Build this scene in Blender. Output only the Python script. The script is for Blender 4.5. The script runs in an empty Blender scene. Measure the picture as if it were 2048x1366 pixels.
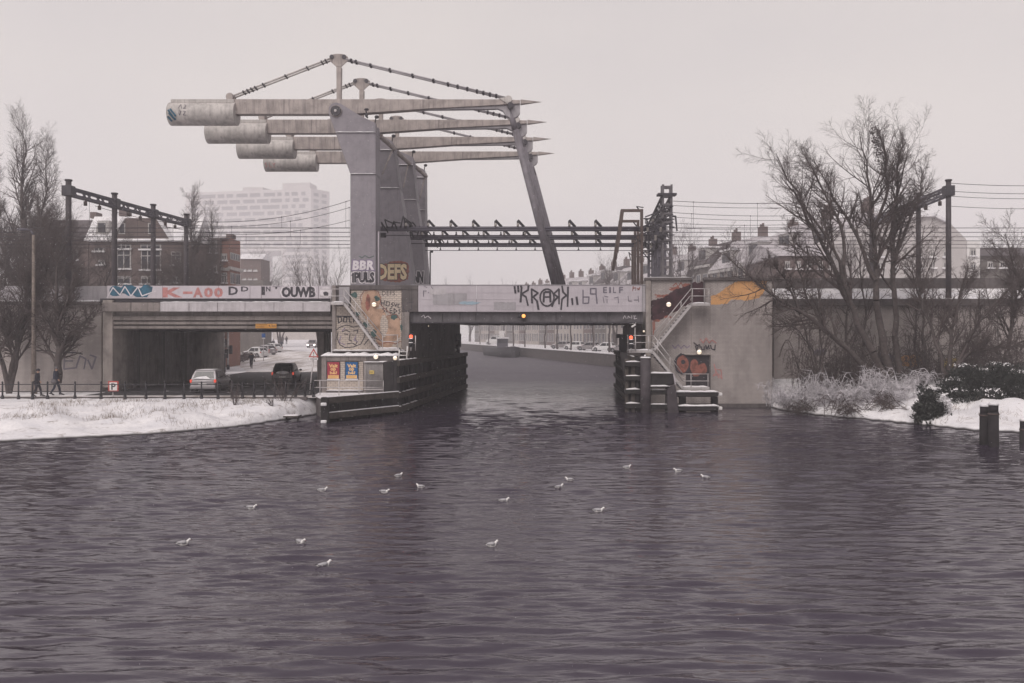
import bpy, bmesh, math, random
import numpy as np
from mathutils import Vector, Matrix
R = math.radians
C = bpy.context.scene.collection
scene = bpy.context.scene

# ------------------------------------------------------------------ camera
F = 1650.0            # focal length in pixels of the 2048 px wide frame
HC = 4.9              # camera height above the water
HY = 668.0            # row of the horizon
cam_d = bpy.data.cameras.new('camera')
cam = bpy.data.objects.new('camera', cam_d)
C.objects.link(cam)
cam_d.sensor_width = 36
cam_d.lens = F / 2048 * 36
cam_d.shift_y = -(683 - HY) / 2048
cam_d.clip_start = 0.5
cam_d.clip_end = 4000
cam.location = (0, 0, HC)
cam.rotation_euler = (R(90), 0, 0)
scene.camera = cam

# ------------------------------------------------------------------ world, sun, exposure
SUN_EL, SUN_AZ = 48, 200
w = bpy.data.worlds.new('World')
scene.world = w
w.use_nodes = True
nt = w.node_tree
nt.nodes.clear()
sky = nt.nodes.new('ShaderNodeTexSky')
sky.sky_type = 'NISHITA'
sky.sun_disc = False
sky.sun_elevation = R(SUN_EL)
sky.sun_rotation = R(SUN_AZ)
sky.dust_density = 5
hsv = nt.nodes.new('ShaderNodeHueSaturation')
hsv.inputs['Saturation'].default_value = 0.0
mixc = nt.nodes.new('ShaderNodeMix')
mixc.data_type = 'RGBA'
mixc.inputs[0].default_value = 0.9       # a closed layer of snow cloud over the clear sky
mixc.inputs[7].default_value = (6.8, 6.38, 6.2, 1)
bg = nt.nodes.new('ShaderNodeBackground')
bg.inputs['Strength'].default_value = 0.106
out = nt.nodes.new('ShaderNodeOutputWorld')
nt.links.new(sky.outputs[0], hsv.inputs['Color'])
nt.links.new(hsv.outputs[0], mixc.inputs[6])
ctc = nt.nodes.new('ShaderNodeTexCoord')
cmp_ = nt.nodes.new('ShaderNodeMapping')
cmp_.inputs['Scale'].default_value = (1.0, 1.0, 2.4)
cno = nt.nodes.new('ShaderNodeTexNoise')
cno.inputs['Scale'].default_value = 1.7
cno.inputs['Detail'].default_value = 3
crp = nt.nodes.new('ShaderNodeValToRGB')
crp.color_ramp.elements[0].position = 0.3
crp.color_ramp.elements[0].color = (0.90, 0.90, 0.925, 1)
crp.color_ramp.elements[1].position = 0.7
crp.color_ramp.elements[1].color = (1.04, 1.03, 1.01, 1)
cml = nt.nodes.new('ShaderNodeMix')
cml.data_type = 'RGBA'
cml.blend_type = 'MULTIPLY'
cml.inputs[0].default_value = 1.0
nt.links.new(ctc.outputs['Generated'], cmp_.inputs[0])
nt.links.new(cmp_.outputs[0], cno.inputs['Vector'])
nt.links.new(cno.outputs[0], crp.inputs[0])
nt.links.new(mixc.outputs[2], cml.inputs[6])
nt.links.new(crp.outputs[0], cml.inputs[7])
# upper sky, out of view, is darkened to give the water ripples contrast
csp = nt.nodes.new('ShaderNodeSeparateXYZ')
cgr = nt.nodes.new('ShaderNodeValToRGB')
for _ in range(2): cgr.color_ramp.elements.new(0.5)
for el, (p_, v_) in zip(cgr.color_ramp.elements, ((0.15, (1.0, 1.0, 1.0)), (0.37, (0.93, 0.925, 0.935)), (0.58, (0.50, 0.49, 0.53)), (1.0, (0.34, 0.33, 0.38)))):
    el.position = p_
    el.color = (*v_, 1)
cm2 = nt.nodes.new('ShaderNodeMix')
cm2.data_type = 'RGBA'
cm2.blend_type = 'MULTIPLY'
cm2.inputs[0].default_value = 1.0
nt.links.new(ctc.outputs['Generated'], csp.inputs[0])
nt.links.new(csp.outputs[2], cgr.inputs[0])
nt.links.new(cml.outputs[2], cm2.inputs[6])
nt.links.new(cgr.outputs[0], cm2.inputs[7])
nt.links.new(cm2.outputs[2], bg.inputs['Color'])
nt.links.new(bg.outputs[0], out.inputs['Surface'])

sun_d = bpy.data.lights.new('sun', 'SUN')
sun_d.energy = 2.1
sun_d.angle = R(40)
sun_d.color = (1, 0.93, 0.88)
sun = bpy.data.objects.new('sun', sun_d)
C.objects.link(sun)
# light comes from behind the camera, over the left shoulder
sun.rotation_euler = (R(90 - SUN_EL), 0, R(-28))

scene.view_settings.view_transform = 'Standard'
scene.view_settings.look = 'None'
scene.view_settings.exposure = 0.2
scene.view_settings.gamma = 1
scene.view_settings.use_curve_mapping = False
scene.cycles.use_denoising = True
scene.cycles.denoising_input_passes = 'RGB_ALBEDO_NORMAL'
scene.cycles.denoising_prefilter = 'ACCURATE'
scene.cycles.volume_bounces = 3
scene.cycles.max_bounces = 6
scene.cycles.transparent_max_bounces = 8

# ------------------------------------------------------------------ helpers
def X(px, Y): return (px - 1024.0) * Y / F
def Z(py, Y): return HC + (HY - py) * Y / F
def W(px, py, Y): return Vector((X(px, Y), Y, Z(py, Y)))
SK = 0.107                                  # the crossing is skewed
def sk(Y, Y0=57.0): return SK * (Y - Y0)

def tag(o, label=None, cat=None, group=None, kind=None):
    if label: o['label'] = label
    if cat: o['category'] = cat
    if group: o['group'] = group
    if kind: o['kind'] = kind
    return o

def worldpos(o):
    v = Vector((0, 0, 0))
    while o is not None:
        v = v + o.location
        o = o.parent
    return v

def thing(name, label, cat, loc=(0, 0, 0), group=None, rz=0.0):
    o = bpy.data.objects.new(name, None)
    o.empty_display_size = 0.2
    C.objects.link(o)
    o.location = loc
    o.rotation_euler = (0, 0, rz)
    return tag(o, label, cat, group)

def link_mesh(name, me, mat, parent=None, local=False):
    o = bpy.data.objects.new(name, me)
    C.objects.link(o)
    if mat is not None:
        if isinstance(mat, (list, tuple)):
            for m in mat: me.materials.append(m)
        else:
            me.materials.append(mat)
    if parent is not None:
        if not local:
            o.location = -worldpos(parent)
        o.parent = parent
    return o

def copy_tree(o, parent=None):
    c = o.copy()
    C.objects.link(c)
    if parent is not None: c.parent = parent
    for ch in list(o.children):
        copy_tree(ch, c)
    return c

class MB:
    """collects shapes and links them as ONE mesh object"""
    def __init__(s): s.v = []; s.f = []; s.sm = []
    def add(s, vs, fs, smooth=False):
        b = len(s.v)
        s.v += [tuple(v) for v in vs]
        s.f += [tuple(i + b for i in f) for f in fs]
        s.sm += [smooth] * len(fs)
        return s
    def box(s, x0, x1, y0, y1, z0, z1):
        vs = [(x0,y0,z0),(x1,y0,z0),(x1,y1,z0),(x0,y1,z0),(x0,y0,z1),(x1,y0,z1),(x1,y1,z1),(x0,y1,z1)]
        return s.add(vs, [(0,3,2,1),(4,5,6,7),(0,1,5,4),(1,2,6,5),(2,3,7,6),(3,0,4,7)])
    def pbox(s, px0, px1, py0, py1, Y0, Y1):
        """box whose front face spans these picture columns/rows at depth Y0, of thickness Y1-Y0"""
        return s.box(X(px0, Y0), X(px1, Y0), Y0, Y1, Z(py1, Y0), Z(py0, Y0))
    def prism(s, poly, y0, y1, dx=0.0):
        """poly = [(x, z)] in the plane y0, pushed back to y1 (shifted by dx)"""
        n = len(poly)
        a = sum(poly[i][0]*poly[(i+1)%n][1]-poly[(i+1)%n][0]*poly[i][1] for i in range(n))
        if a < 0: poly = poly[::-1]
        vs = [(x, y0, z) for x, z in poly] + [(x+dx, y1, z) for x, z in poly]
        fs = [tuple(range(n)), tuple(range(2*n-1, n-1, -1))]
        for i in range(n):
            j = (i+1) % n
            fs.append((j, i, n+i, n+j))
        return s.add(vs, fs)
    def pprism(s, poly, Y0, Y1, dx=0.0):
        return s.prism([(X(a, Y0), Z(b, Y0)) for a, b in poly], Y0, Y1, dx)
    def slab(s, poly, z0, z1):
        n = len(poly)
        a = sum(poly[i][0]*poly[(i+1)%n][1]-poly[(i+1)%n][0]*poly[i][1] for i in range(n))
        if a < 0: poly = poly[::-1]
        vs = [(x, y, z0) for x, y in poly] + [(x, y, z1) for x, y in poly]
        fs = [tuple(range(n-1, -1, -1)), tuple(range(n, 2*n))]
        for i in range(n):
            j = (i+1) % n
            fs.append((i, j, n+j, n+i))
        return s.add(vs, fs)
    def tube(s, p0, p1, r0, r1=None, n=8, cap=True, smooth=True):
        if r1 is None: r1 = r0
        p0, p1 = Vector(p0), Vector(p1)
        d = (p1 - p0)
        if d.length < 1e-6: return s
        d.normalize()
        u = d.cross(Vector((0, 0, 1)))
        if u.length < 0.05: u = d.cross(Vector((0, 1, 0)))
        u.normalize(); t = d.cross(u)
        vs = []
        for p, r in ((p0, r0), (p1, r1)):
            for k in range(n):
                a = 2*math.pi*(k+0.5)/n
                vs.append(p + u*(math.cos(a)*r) + t*(math.sin(a)*r))
        fs = [(k, (k+1) % n, n+(k+1) % n, n+k) for k in range(n)]
        s.add(vs, fs, smooth and n > 4)
        if cap:
            b = len(s.v) - 2*n
            s.f += [tuple(b+k for k in range(n-1, -1, -1)), tuple(b+n+k for k in range(n))]
            s.sm += [False, False]
        return s
    def path(s, pts, r, n=6, taper=None):
        for i in range(len(pts)-1):
            ra = r if taper is None else r + (taper-r)*i/(len(pts)-1)
            rb = r if taper is None else r + (taper-r)*(i+1)/(len(pts)-1)
            s.tube(pts[i], pts[i+1], ra, rb, n)
        return s
    def bar(s, p0, p1, w_, h_):
        """square bar, w_ sideways, h_ up"""
        p0, p1 = Vector(p0), Vector(p1)
        d = (p1-p0).normalized()
        u = d.cross(Vector((0, 0, 1)))
        if u.length < 0.05: u = Vector((1, 0, 0))
        u.normalize(); t = u.cross(d).normalized()
        vs = []
        for p in (p0, p1):
            for a, b in ((-1,-1),(1,-1),(1,1),(-1,1)):
                vs.append(p + u*(a*w_/2) + t*(b*h_/2))
        return s.add(vs, [(0,3,2,1),(4,5,6,7),(0,1,5,4),(1,2,6,5),(2,3,7,6),(3,0,4,7)])
    def ball(s, c, rx, ry=None, rz=None, n=12, m=8):
        ry = rx if ry is None else ry; rz = rx if rz is None else rz
        vs = []; fs = []
        for i in range(m+1):
            th = math.pi*i/m
            for k in range(n):
                a = 2*math.pi*k/n
                vs.append((c[0]+rx*math.sin(th)*math.cos(a), c[1]+ry*math.sin(th)*math.sin(a), c[2]+rz*math.cos(th)))
        for i in range(m):
            for k in range(n):
                fs.append((i*n+k, (i+1)*n+k, (i+1)*n+(k+1) % n, i*n+(k+1) % n))
        return s.add(vs, fs, True)
    def loft(s, rings, close=True, smooth=True):
        n = len(rings[0]); vs = [p for r in rings for p in r]; fs = []
        for i in range(len(rings)-1):
            for k in range(n if close else n-1):
                fs.append((i*n+k, i*n+(k+1) % n, (i+1)*n+(k+1) % n, (i+1)*n+k))
        s.add(vs, fs, smooth)
        if close:
            b = len(s.v)-len(vs)
            s.f += [tuple(b+k for k in range(n-1, -1, -1)), tuple(b+(len(rings)-1)*n+k for k in range(n))]
            s.sm += [False, False]
        return s
    def build(s, name, mat, parent=None, bevel=0, local=False, seg=1):
        me = bpy.data.meshes.new(name)
        me.from_pydata(s.v, [], s.f)
        me.polygons.foreach_set('use_smooth', s.sm)
        me.update()
        o = link_mesh(name, me, mat, parent, local)
        if bevel:
            m = o.modifiers.new('bevel', 'BEVEL')
            m.width = bevel; m.segments = seg; m.limit_method = 'ANGLE'; m.angle_limit = R(40)
        return o

# ------------------------------------------------------------------ materials
M = {}
def nodes(name):
    m = bpy.data.materials.new(name)
    m.use_nodes = True
    t = m.node_tree
    b = t.nodes['Principled BSDF']
    return m, t, b

def coords(t, scale=(1, 1, 1), rot=(0, 0, 0)):
    tc = t.nodes.new('ShaderNodeTexCoord')
    mp = t.nodes.new('ShaderNodeMapping')
    mp.inputs['Scale'].default_value = scale
    mp.inputs['Rotation'].default_value = rot
    t.links.new(tc.outputs['Object'], mp.inputs['Vector'])
    return mp.outputs[0]

def noise(t, vec, scale, detail=4, rough=0.55):
    n = t.nodes.new('ShaderNodeTexNoise')
    n.inputs['Scale'].default_value = scale
    n.inputs['Detail'].default_value = detail
    n.inputs['Roughness'].default_value = rough
    t.links.new(vec, n.inputs['Vector'])
    return n.outputs[0]

def ramp(t, fac, stops):
    r = t.nodes.new('ShaderNodeValToRGB')
    e = r.color_ramp.elements
    while len(e) < len(stops): e.new(0.5)
    for el, (p, c) in zip(e, stops):
        el.position = p
        el.color = c if len(c) == 4 else (*c, 1)
    t.links.new(fac, r.inputs[0])
    return r.outputs[0]

def mix(t, fac, a, b, mode='MIX'):
    n = t.nodes.new('ShaderNodeMix')
    n.data_type = 'RGBA'; n.blend_type = mode
    for i, v in ((0, fac), (6, a), (7, b)):
        if isinstance(v, (int, float)): n.inputs[i].default_value = v
        elif isinstance(v, tuple): n.inputs[i].default_value = (*v, 1) if len(v) == 3 else v
        else: t.links.new(v, n.inputs[i])
    return n.outputs[2]

def bump(t, b, h, strength=0.3, dist=0.02):
    n = t.nodes.new('ShaderNodeBump')
    n.inputs['Strength'].default_value = strength
    n.inputs['Distance'].default_value = dist
    t.links.new(h, n.inputs['Height'])
    t.links.new(n.outputs[0], b.inputs['Normal'])

def mat_plain(name, col, rough=0.6, metal=0.0, var=0.18, scale=3.0, streak=0.0, streakcol=None, bumpy=0.0):
    """worn surface: broad mottling, fine grain and, if asked, vertical rain streaks"""
    m, t, b = nodes(name)
    v = coords(t)
    n1 = noise(t, v, scale, 6, 0.65)
    dark = tuple(c*(1-var*1.6) for c in col); lite = tuple(min(1, c*(1+var)) for c in col)
    c = ramp(t, n1, [(0.3, dark), (0.52, col), (0.75, lite)])
    if streak:
        v2 = coords(t, (2.2, 2.2, 0.12))
        n2 = noise(t, v2, 2.4, 5, 0.7)
        f = ramp(t, n2, [(0.5, (0, 0, 0)), (0.68, (streak, streak, streak))])
        c = mix(t, f, c, streakcol or tuple(x*0.35 for x in col))
    t.links.new(c, b.inputs['Base Color'])
    b.inputs['Roughness'].default_value = rough
    b.inputs['Metallic'].default_value = metal
    if bumpy: bump(t, b, noise(t, v, scale*9, 3), bumpy, 0.02)
    M[name] = m
    return m

def mat_brick(name, c1, c2, mortar, bw=0.22, bh=0.075, msize=0.012, stain=0.5, staincol=(0.06, 0.05, 0.05), axis='x'):
    m, t, b = nodes(name)
    tc = t.nodes.new('ShaderNodeTexCoord')
    sp = t.nodes.new('ShaderNodeSeparateXYZ')
    cb = t.nodes.new('ShaderNodeCombineXYZ')
    ad = t.nodes.new('ShaderNodeMath')
    t.links.new(tc.outputs['Object'], sp.inputs[0])
    t.links.new(sp.outputs[0], ad.inputs[0]); t.links.new(sp.outputs[1], ad.inputs[1])
    t.links.new(ad.outputs[0], cb.inputs[0]); t.links.new(sp.outputs[2], cb.inputs[1])
    br = t.nodes.new('ShaderNodeTexBrick')
    br.inputs['Color1'].default_value = (*c1, 1)
    br.inputs['Color2'].default_value = (*c2, 1)
    br.inputs['Mortar'].default_value = (*mortar, 1)
    br.inputs['Scale'].default_value = 1
    br.inputs['Brick Width'].default_value = bw
    br.inputs['Row Height'].default_value = bh
    br.inputs['Mortar Size'].default_value = msize
    t.links.new(cb.outputs[0], br.inputs['Vector'])
    v = coords(t, (1, 1, 0.35))
    n1 = noise(t, v, 1.1, 6, 0.7)
    f = ramp(t, n1, [(0.42, (0, 0, 0)), (0.72, (stain, stain, stain))])
    c = mix(t, f, br.outputs['Color'], staincol)
    v3 = coords(t)
    n3 = noise(t, v3, 0.35, 4, 0.6)
    c = mix(t, 0.5, c, ramp(t, n3, [(0.3, (0.7, 0.7, 0.7)), (0.7, (1, 1, 1))]), 'MULTIPLY')
    t.links.new(c, b.inputs['Base Color'])
    b.inputs['Roughness'].default_value = 0.75
    bump(t, b, br.outputs['Fac'], -0.4, 0.01)
    M[name] = m
    return m

def mat_emit(name, col, strength, base=(0.8, 0.8, 0.8)):
    m, t, b = nodes(name)
    b.inputs['Base Color'].default_value = (*base, 1)
    b.inputs['Emission Color'].default_value = (*col, 1)
    b.inputs['Emission Strength'].default_value = strength
    M[name] = m
    return m

mat_plain('steel_light', (0.38, 0.33, 0.31), 0.6, var=0.22, scale=1.6, streak=0.85, streakcol=(0.13, 0.11, 0.115))
mat_plain('steel_weight', (0.50, 0.47, 0.45), 0.65, var=0.22, scale=1.5, streak=0.5, streakcol=(0.15, 0.13, 0.13))
mat_plain('steel_purple', (0.245, 0.225, 0.25), 0.6, var=0.12, scale=2.0, streak=0.3, streakcol=(0.12, 0.11, 0.13), bumpy=0.1)
mat_plain('steel_damp', (0.10, 0.092, 0.115), 0.6, var=0.12, scale=2.0)
mat_plain('mast_steel', (0.055, 0.045, 0.052), 0.7, var=0.3, scale=2)
mat_plain('panel', (0.50, 0.46, 0.495), 0.6, var=0.08, scale=0.9, streak=0.2, streakcol=(0.27, 0.25, 0.28))
mat_plain('snow_dust', (0.50, 0.47, 0.49), 0.8, var=0.2, scale=1.2, streak=0.4, streakcol=(0.3,0.27,0.28))
mat_plain('steel_hanger', (0.17, 0.155, 0.175), 0.6, var=0.3, scale=1.2, streak=0.6, streakcol=(0.08, 0.065, 0.07))
mat_plain('panel_end', (0.36, 0.34, 0.36), 0.7, var=0.15, scale=1.3, streak=0.35)
mat_plain('girder', (0.13, 0.12, 0.13), 0.65, var=0.25, scale=2, streak=0.5)
mat_plain('dark_steel', (0.045, 0.04, 0.05), 0.55, var=0.3, scale=4)
mat_plain('rust', (0.095, 0.068, 0.062), 0.8, var=0.35, scale=2.5, streak=0.4)
mat_plain('galv', (0.50, 0.47, 0.47), 0.45, 0.3, var=0.15, scale=4)
mat_plain('concrete', (0.24, 0.21, 0.20), 0.85, var=0.25, scale=1.2, streak=0.6, bumpy=0.2)
mat_plain('concrete_dark', (0.115, 0.10, 0.10), 0.85, var=0.3, scale=1.2, streak=0.6, bumpy=0.2)
mat_plain('concrete_pale', (0.34, 0.30, 0.28), 0.85, var=0.25, scale=1.2, streak=0.5, bumpy=0.2)
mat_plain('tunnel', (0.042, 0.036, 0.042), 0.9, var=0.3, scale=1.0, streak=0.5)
mat_plain('timber', (0.022, 0.018, 0.021), 0.85, var=0.45, scale=2.0, streak=0.5, streakcol=(0.03, 0.04, 0.022), bumpy=0.4)
mat_plain('timber_edge', (0.065, 0.055, 0.048), 0.85, var=0.4, scale=3.0, bumpy=0.3)
mat_plain('bark', (0.075, 0.06, 0.058), 0.9, var=0.4, scale=6, bumpy=0.5)
mat_plain('bark_pale', (0.20, 0.165, 0.145), 0.9, var=0.3, scale=6)
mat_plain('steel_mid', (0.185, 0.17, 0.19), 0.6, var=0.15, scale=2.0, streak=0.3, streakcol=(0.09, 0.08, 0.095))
mat_plain('twig', (0.088, 0.068, 0.066), 0.9, var=0.3, scale=2)
mat_plain('twig_far', (0.13, 0.11, 0.115), 0.9, var=0.2, scale=2)  # paler copy of twig, with distance haze put into the colour
mat_plain('twig_snow', (0.62, 0.59, 0.62), 0.9, var=0.6, scale=3)
mat_plain('ivy', (0.026, 0.03, 0.026), 0.7, var=0.5, scale=4)
mat_plain('dry_grass', (0.22, 0.17, 0.13), 0.9, var=0.3, scale=4)
mat_plain('insul', (0.35, 0.32, 0.30), 0.5, var=0.1)
mat_plain('white_paint', (0.72, 0.70, 0.69), 0.5, var=0.08)
mat_plain('frame_white', (0.45, 0.43, 0.42), 0.6, var=0.1)
mat_plain('black_paint', (0.022, 0.02, 0.026), 0.6, var=0.2)
mat_plain('ink', (0.04, 0.035, 0.045), 0.7, var=0.25, scale=6)
mat_plain('ink_soft', (0.15, 0.135, 0.17), 0.7, var=0.25, scale=5)
mat_plain('spray_blue', (0.02, 0.105, 0.17), 0.7, var=0.5, scale=2)
mat_plain('spray_sky', (0.30, 0.40, 0.47), 0.7, var=0.2, scale=2)
mat_plain('spray_red', (0.46, 0.20, 0.19), 0.7, var=0.25, scale=3)
mat_plain('spray_brick', (0.27, 0.10, 0.075), 0.8, var=0.4, scale=3)
mat_plain('spray_maroon', (0.045, 0.015, 0.022), 0.8, var=0.6, scale=2.5)
mat_plain('spray_orange', (0.62, 0.33, 0.14), 0.8, var=0.15, scale=0.8)
mat_plain('spray_tan', (0.43, 0.28, 0.20), 0.8, var=0.3, scale=2)
mat_plain('spray_cream', (0.68, 0.55, 0.36), 0.7, var=0.1, scale=2)
mat_plain('spray_white', (0.66, 0.62, 0.65), 0.7, var=0.12, scale=2)
mat_plain('spray_violet', (0.22, 0.17, 0.27), 0.7, var=0.2, scale=2)
mat_plain('spray_green', (0.05, 0.10, 0.095), 0.8, var=0.4, scale=4)
mat_plain('sign_orange', (0.55, 0.26, 0.05), 0.6, var=0.15)
mat_plain('sign_red', (0.42, 0.07, 0.06), 0.5, var=0.1)
mat_plain('sign_blue', (0.02, 0.12, 0.38), 0.5, var=0.1)
mat_plain('poster_red', (0.33, 0.03, 0.055), 0.4, var=0.04)
mat_plain('poster_blue', (0.005, 0.10, 0.28), 0.4, var=0.04)
mat_plain('poster_cream', (0.78, 0.50, 0.22), 0.4, var=0.05)
mat_plain('sign_yellow', (0.70, 0.52, 0.15), 0.5, var=0.05)
mat_plain('tyre', (0.015, 0.015, 0.017), 0.9, var=0.2)
mat_plain('rim', (0.30, 0.30, 0.31), 0.4, 0.8, var=0.1)
mat_plain('car_silver', (0.27, 0.255, 0.265), 0.35, 0.3, var=0.06)
mat_plain('car_black', (0.02, 0.02, 0.024), 0.3, 0.0, var=0.1)
mat_plain('car_dusty', (0.23, 0.21, 0.215), 0.6, 0.0, var=0.2)
mat_plain('car_white', (0.60, 0.59, 0.59), 0.4, 0.0, var=0.05)
mat_plain('cloth_dark', (0.02, 0.018, 0.028), 0.9, var=0.3)
mat_plain('cloth_navy', (0.022, 0.026, 0.05), 0.9, var=0.3)
mat_plain('cloth_red', (0.30, 0.06, 0.05), 0.9, var=0.2)
mat_plain('cloth_grey', (0.12, 0.11, 0.12), 0.9, var=0.2)
mat_plain('skin', (0.45, 0.28, 0.21), 0.6, var=0.05)
mat_plain('gull_white', (0.75, 0.73, 0.72), 0.7, var=0.04)
mat_plain('gull_grey', (0.42, 0.41, 0.43), 0.7, var=0.06)
mat_plain('beak', (0.30, 0.07, 0.04), 0.5, var=0.1)
mat_plain('roof_dark', (0.09, 0.075, 0.08), 0.8, var=0.25, scale=0.8)
mat_plain('wall_cream', (0.40, 0.36, 0.33), 0.8, var=0.12, scale=0.7)
mat_plain('tower_wall', (0.50, 0.47, 0.465), 0.8, var=0.05, scale=0.2)  # paled towards the sky: part of the distance haze is in this colour
mat_plain('tower_glass', (0.17, 0.16, 0.17), 0.4, var=0.1)  # lightened as well, distance haze mixed into the glass colour
mat_brick('brick_cream', (0.60, 0.52, 0.45), (0.54, 0.47, 0.41), (0.34, 0.28, 0.25), 0.30, 0.13, 0.020, 0.4, (0.13, 0.11, 0.10))
mat_brick('brick_pale', (0.52, 0.465, 0.445), (0.45, 0.40, 0.38), (0.27, 0.24, 0.235), 0.22, 0.085, 0.014, 0.45, (0.10, 0.088, 0.085))
mat_brick('brick_grime', (0.20, 0.175, 0.16), (0.16, 0.14, 0.13), (0.10, 0.09, 0.085), 0.30, 0.13, 0.018, 0.7, (0.05, 0.045, 0.045))
mat_brick('brick_dark', (0.17, 0.115, 0.108), (0.14, 0.095, 0.09), (0.13, 0.11, 0.10), 0.22, 0.08, 0.01, 0.3)
mat_brick('brick_orange', (0.32, 0.12, 0.08), (0.26, 0.10, 0.07), (0.25, 0.2, 0.18), 0.22, 0.08, 0.01, 0.2)
mat_brick('quay_stone', (0.13, 0.11, 0.11), (0.10, 0.088, 0.088), (0.08, 0.07, 0.07), 0.6, 0.25, 0.02, 0.5)
mat_emit('lamp_warm', (1.0, 0.80, 0.55), 0.8)
mat_emit('lamp_red', (1.0, 0.12, 0.05), 1.8, (0.6, 0.05, 0.03))
mat_emit('lamp_orange', (1.0, 0.40, 0.10), 1.3, (0.6, 0.3, 0.1))
mat_emit('lamp_tail', (1.0, 0.12, 0.06), 0.45, (0.5, 0.03, 0.02))
mat_emit('lamp_head', (1.0, 0.92, 0.8), 6.0)

def glass(name, col, rough=0.08):
    m, t, b = nodes(name)
    v = coords(t)
    c = ramp(t, noise(t, v, 1.3, 3), [(0.35, tuple(x*0.7 for x in col)), (0.7, tuple(min(1, x*1.5) for x in col))])
    t.links.new(c, b.inputs['Base Color'])
    b.inputs['Roughness'].default_value = rough
    b.inputs['IOR'].default_value = 1.5
    M[name] = m
glass('window_glass', (0.045, 0.045, 0.055))
glass('car_glass', (0.012, 0.013, 0.016))

# snow with blown-clear patches; 'snow' is the clean kind lying on things
def mat_snow(name, patches):
    m, t, b = nodes(name)
    v = coords(t)
    n = noise(t, v, 0.8, 5, 0.6)
    c = ramp(t, n, [(0.3, (0.70, 0.69, 0.72)), (0.65, (0.86, 0.84, 0.85))])
    if patches:
        n2 = noise(t, coords(t, (1, 1.6, 1)), 0.85, 8, 0.72)
        f = ramp(t, n2, [(0.565, (0, 0, 0)), (0.67, (patches,)*3)])
        c = mix(t, f, c, (0.23, 0.19, 0.165))
        n3 = noise(t, coords(t, (1, 2.2, 1)), 3.5, 6, 0.7)
        f3 = ramp(t, n3, [(0.63, (0, 0, 0)), (0.70, (patches*0.8,)*3)])
        c = mix(t, f3, c, (0.26, 0.22, 0.20))
        # wet dark earth along the waterline
        tc = t.nodes.new('ShaderNodeTexCoord'); sp = t.nodes.new('ShaderNodeSeparateXYZ')
        t.links.new(tc.outputs['Object'], sp.inputs[0])
        c = mix(t, ramp(t, sp.outputs[2], [(0.05, (1, 1, 1)), (0.14, (0, 0, 0))]), c, (0.035, 0.03, 0.032))
    t.links.new(c, b.inputs['Base Color'])
    b.inputs['Roughness'].default_value = 0.8
    b.inputs['Subsurface Weight'].default_value = 0.0
    bump(t, b, noise(t, v, 2.2, 6, 0.6), 0.9, 0.12)
    M[name] = m
mat_snow('snow', 0)
mat_snow('snow_ground', 0.75)

def mat_road():
    m, t, b = nodes('road_snow')                       # driven snow with slushy tyre tracks
    v = coords(t, (1.0, 0.13, 1), (0, 0, R(9)))
    n = noise(t, v, 0.9, 5, 0.6)
    c = ramp(t, n, [(0.34, (0.38, 0.335, 0.30)), (0.47, (0.60, 0.56, 0.54)), (0.6, (0.82, 0.79, 0.79))])
    t.links.new(c, b.inputs['Base Color'])
    b.inputs['Roughness'].default_value = 0.7
    bump(t, b, noise(t, coords(t), 3, 5), 0.4, 0.05)
    M['road_snow'] = m
    m, t, b = nodes('asphalt')
    v = coords(t)
    c = ramp(t, noise(t, v, 1.4, 7, 0.7), [(0.35, (0.022, 0.021, 0.024)), (0.6, (0.045, 0.042, 0.046)), (0.8, (0.10, 0.095, 0.10))])
    t.links.new(c, b.inputs['Base Color'])
    b.inputs['Roughness'].default_value = 0.7
    M['asphalt'] = m
mat_road()

def mat_water():
    m, t, b = nodes('water')
    b.inputs['Base Color'].default_value = (0.034, 0.026, 0.040, 1)
    b.inputs['Roughness'].default_value = 0.04
    b.inputs['IOR'].default_value = 2.0
    b.inputs['Specular Tint'].default_value = (1.0, 0.94, 0.99, 1)
    v1 = coords(t, (0.40, 2.0, 1), (0, 0, R(-4)))
    v2 = coords(t, (0.75, 3.2, 1), (0, 0, R(4)))
    v3 = coords(t, (0.16, 0.5, 1), (0, 0, R(-8)))
    n1 = noise(t, v1, 1.7, 2, 0.5)
    n2 = noise(t, v2, 4.0, 2, 0.5)
    n3 = noise(t, v3, 1.0, 3, 0.5)
    patch = ramp(t, noise(t, coords(t, (0.35, 1, 1)), 0.09, 3, 0.5), [(0.35, (0.45,)*3), (0.65, (1,)*3)])
    a = mix(t, 0.38, n1, n2)
    a = mix(t, 0.35, a, n3)
    a = mix(t, 1.0, a, patch, 'MULTIPLY')
    # the canal beyond the bridge is open to the wind and choppier
    tc = t.nodes.new('ShaderNodeTexCoord'); sp = t.nodes.new('ShaderNodeSeparateXYZ'); mr = t.nodes.new('ShaderNodeMapRange')
    t.links.new(tc.outputs['Object'], sp.inputs[0]); t.links.new(sp.outputs[1], mr.inputs['Value'])
    mr.inputs['From Min'].default_value = 55; mr.inputs['From Max'].default_value = 80; mr.inputs['To Min'].default_value = 0.05; mr.inputs['To Max'].default_value = 0.35
    bn = t.nodes.new('ShaderNodeBump'); bn.inputs['Strength'].default_value = 1.0
    m2 = t.nodes.new('ShaderNodeMapRange'); t.links.new(sp.outputs[1], m2.inputs['Value'])
    m2.inputs['From Min'].default_value = 62; m2.inputs['From Max'].default_value = 90; m2.inputs['To Min'].default_value = 0.04; m2.inputs['To Max'].default_value = 0.5
    t.links.new(m2.outputs[0], b.inputs['Roughness'])
    t.links.new(mr.outputs[0], bn.inputs['Distance']); t.links.new(a, bn.inputs['Height']); t.links.new(bn.outputs[0], b.inputs['Normal'])
    M['water'] = m
mat_water()

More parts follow.
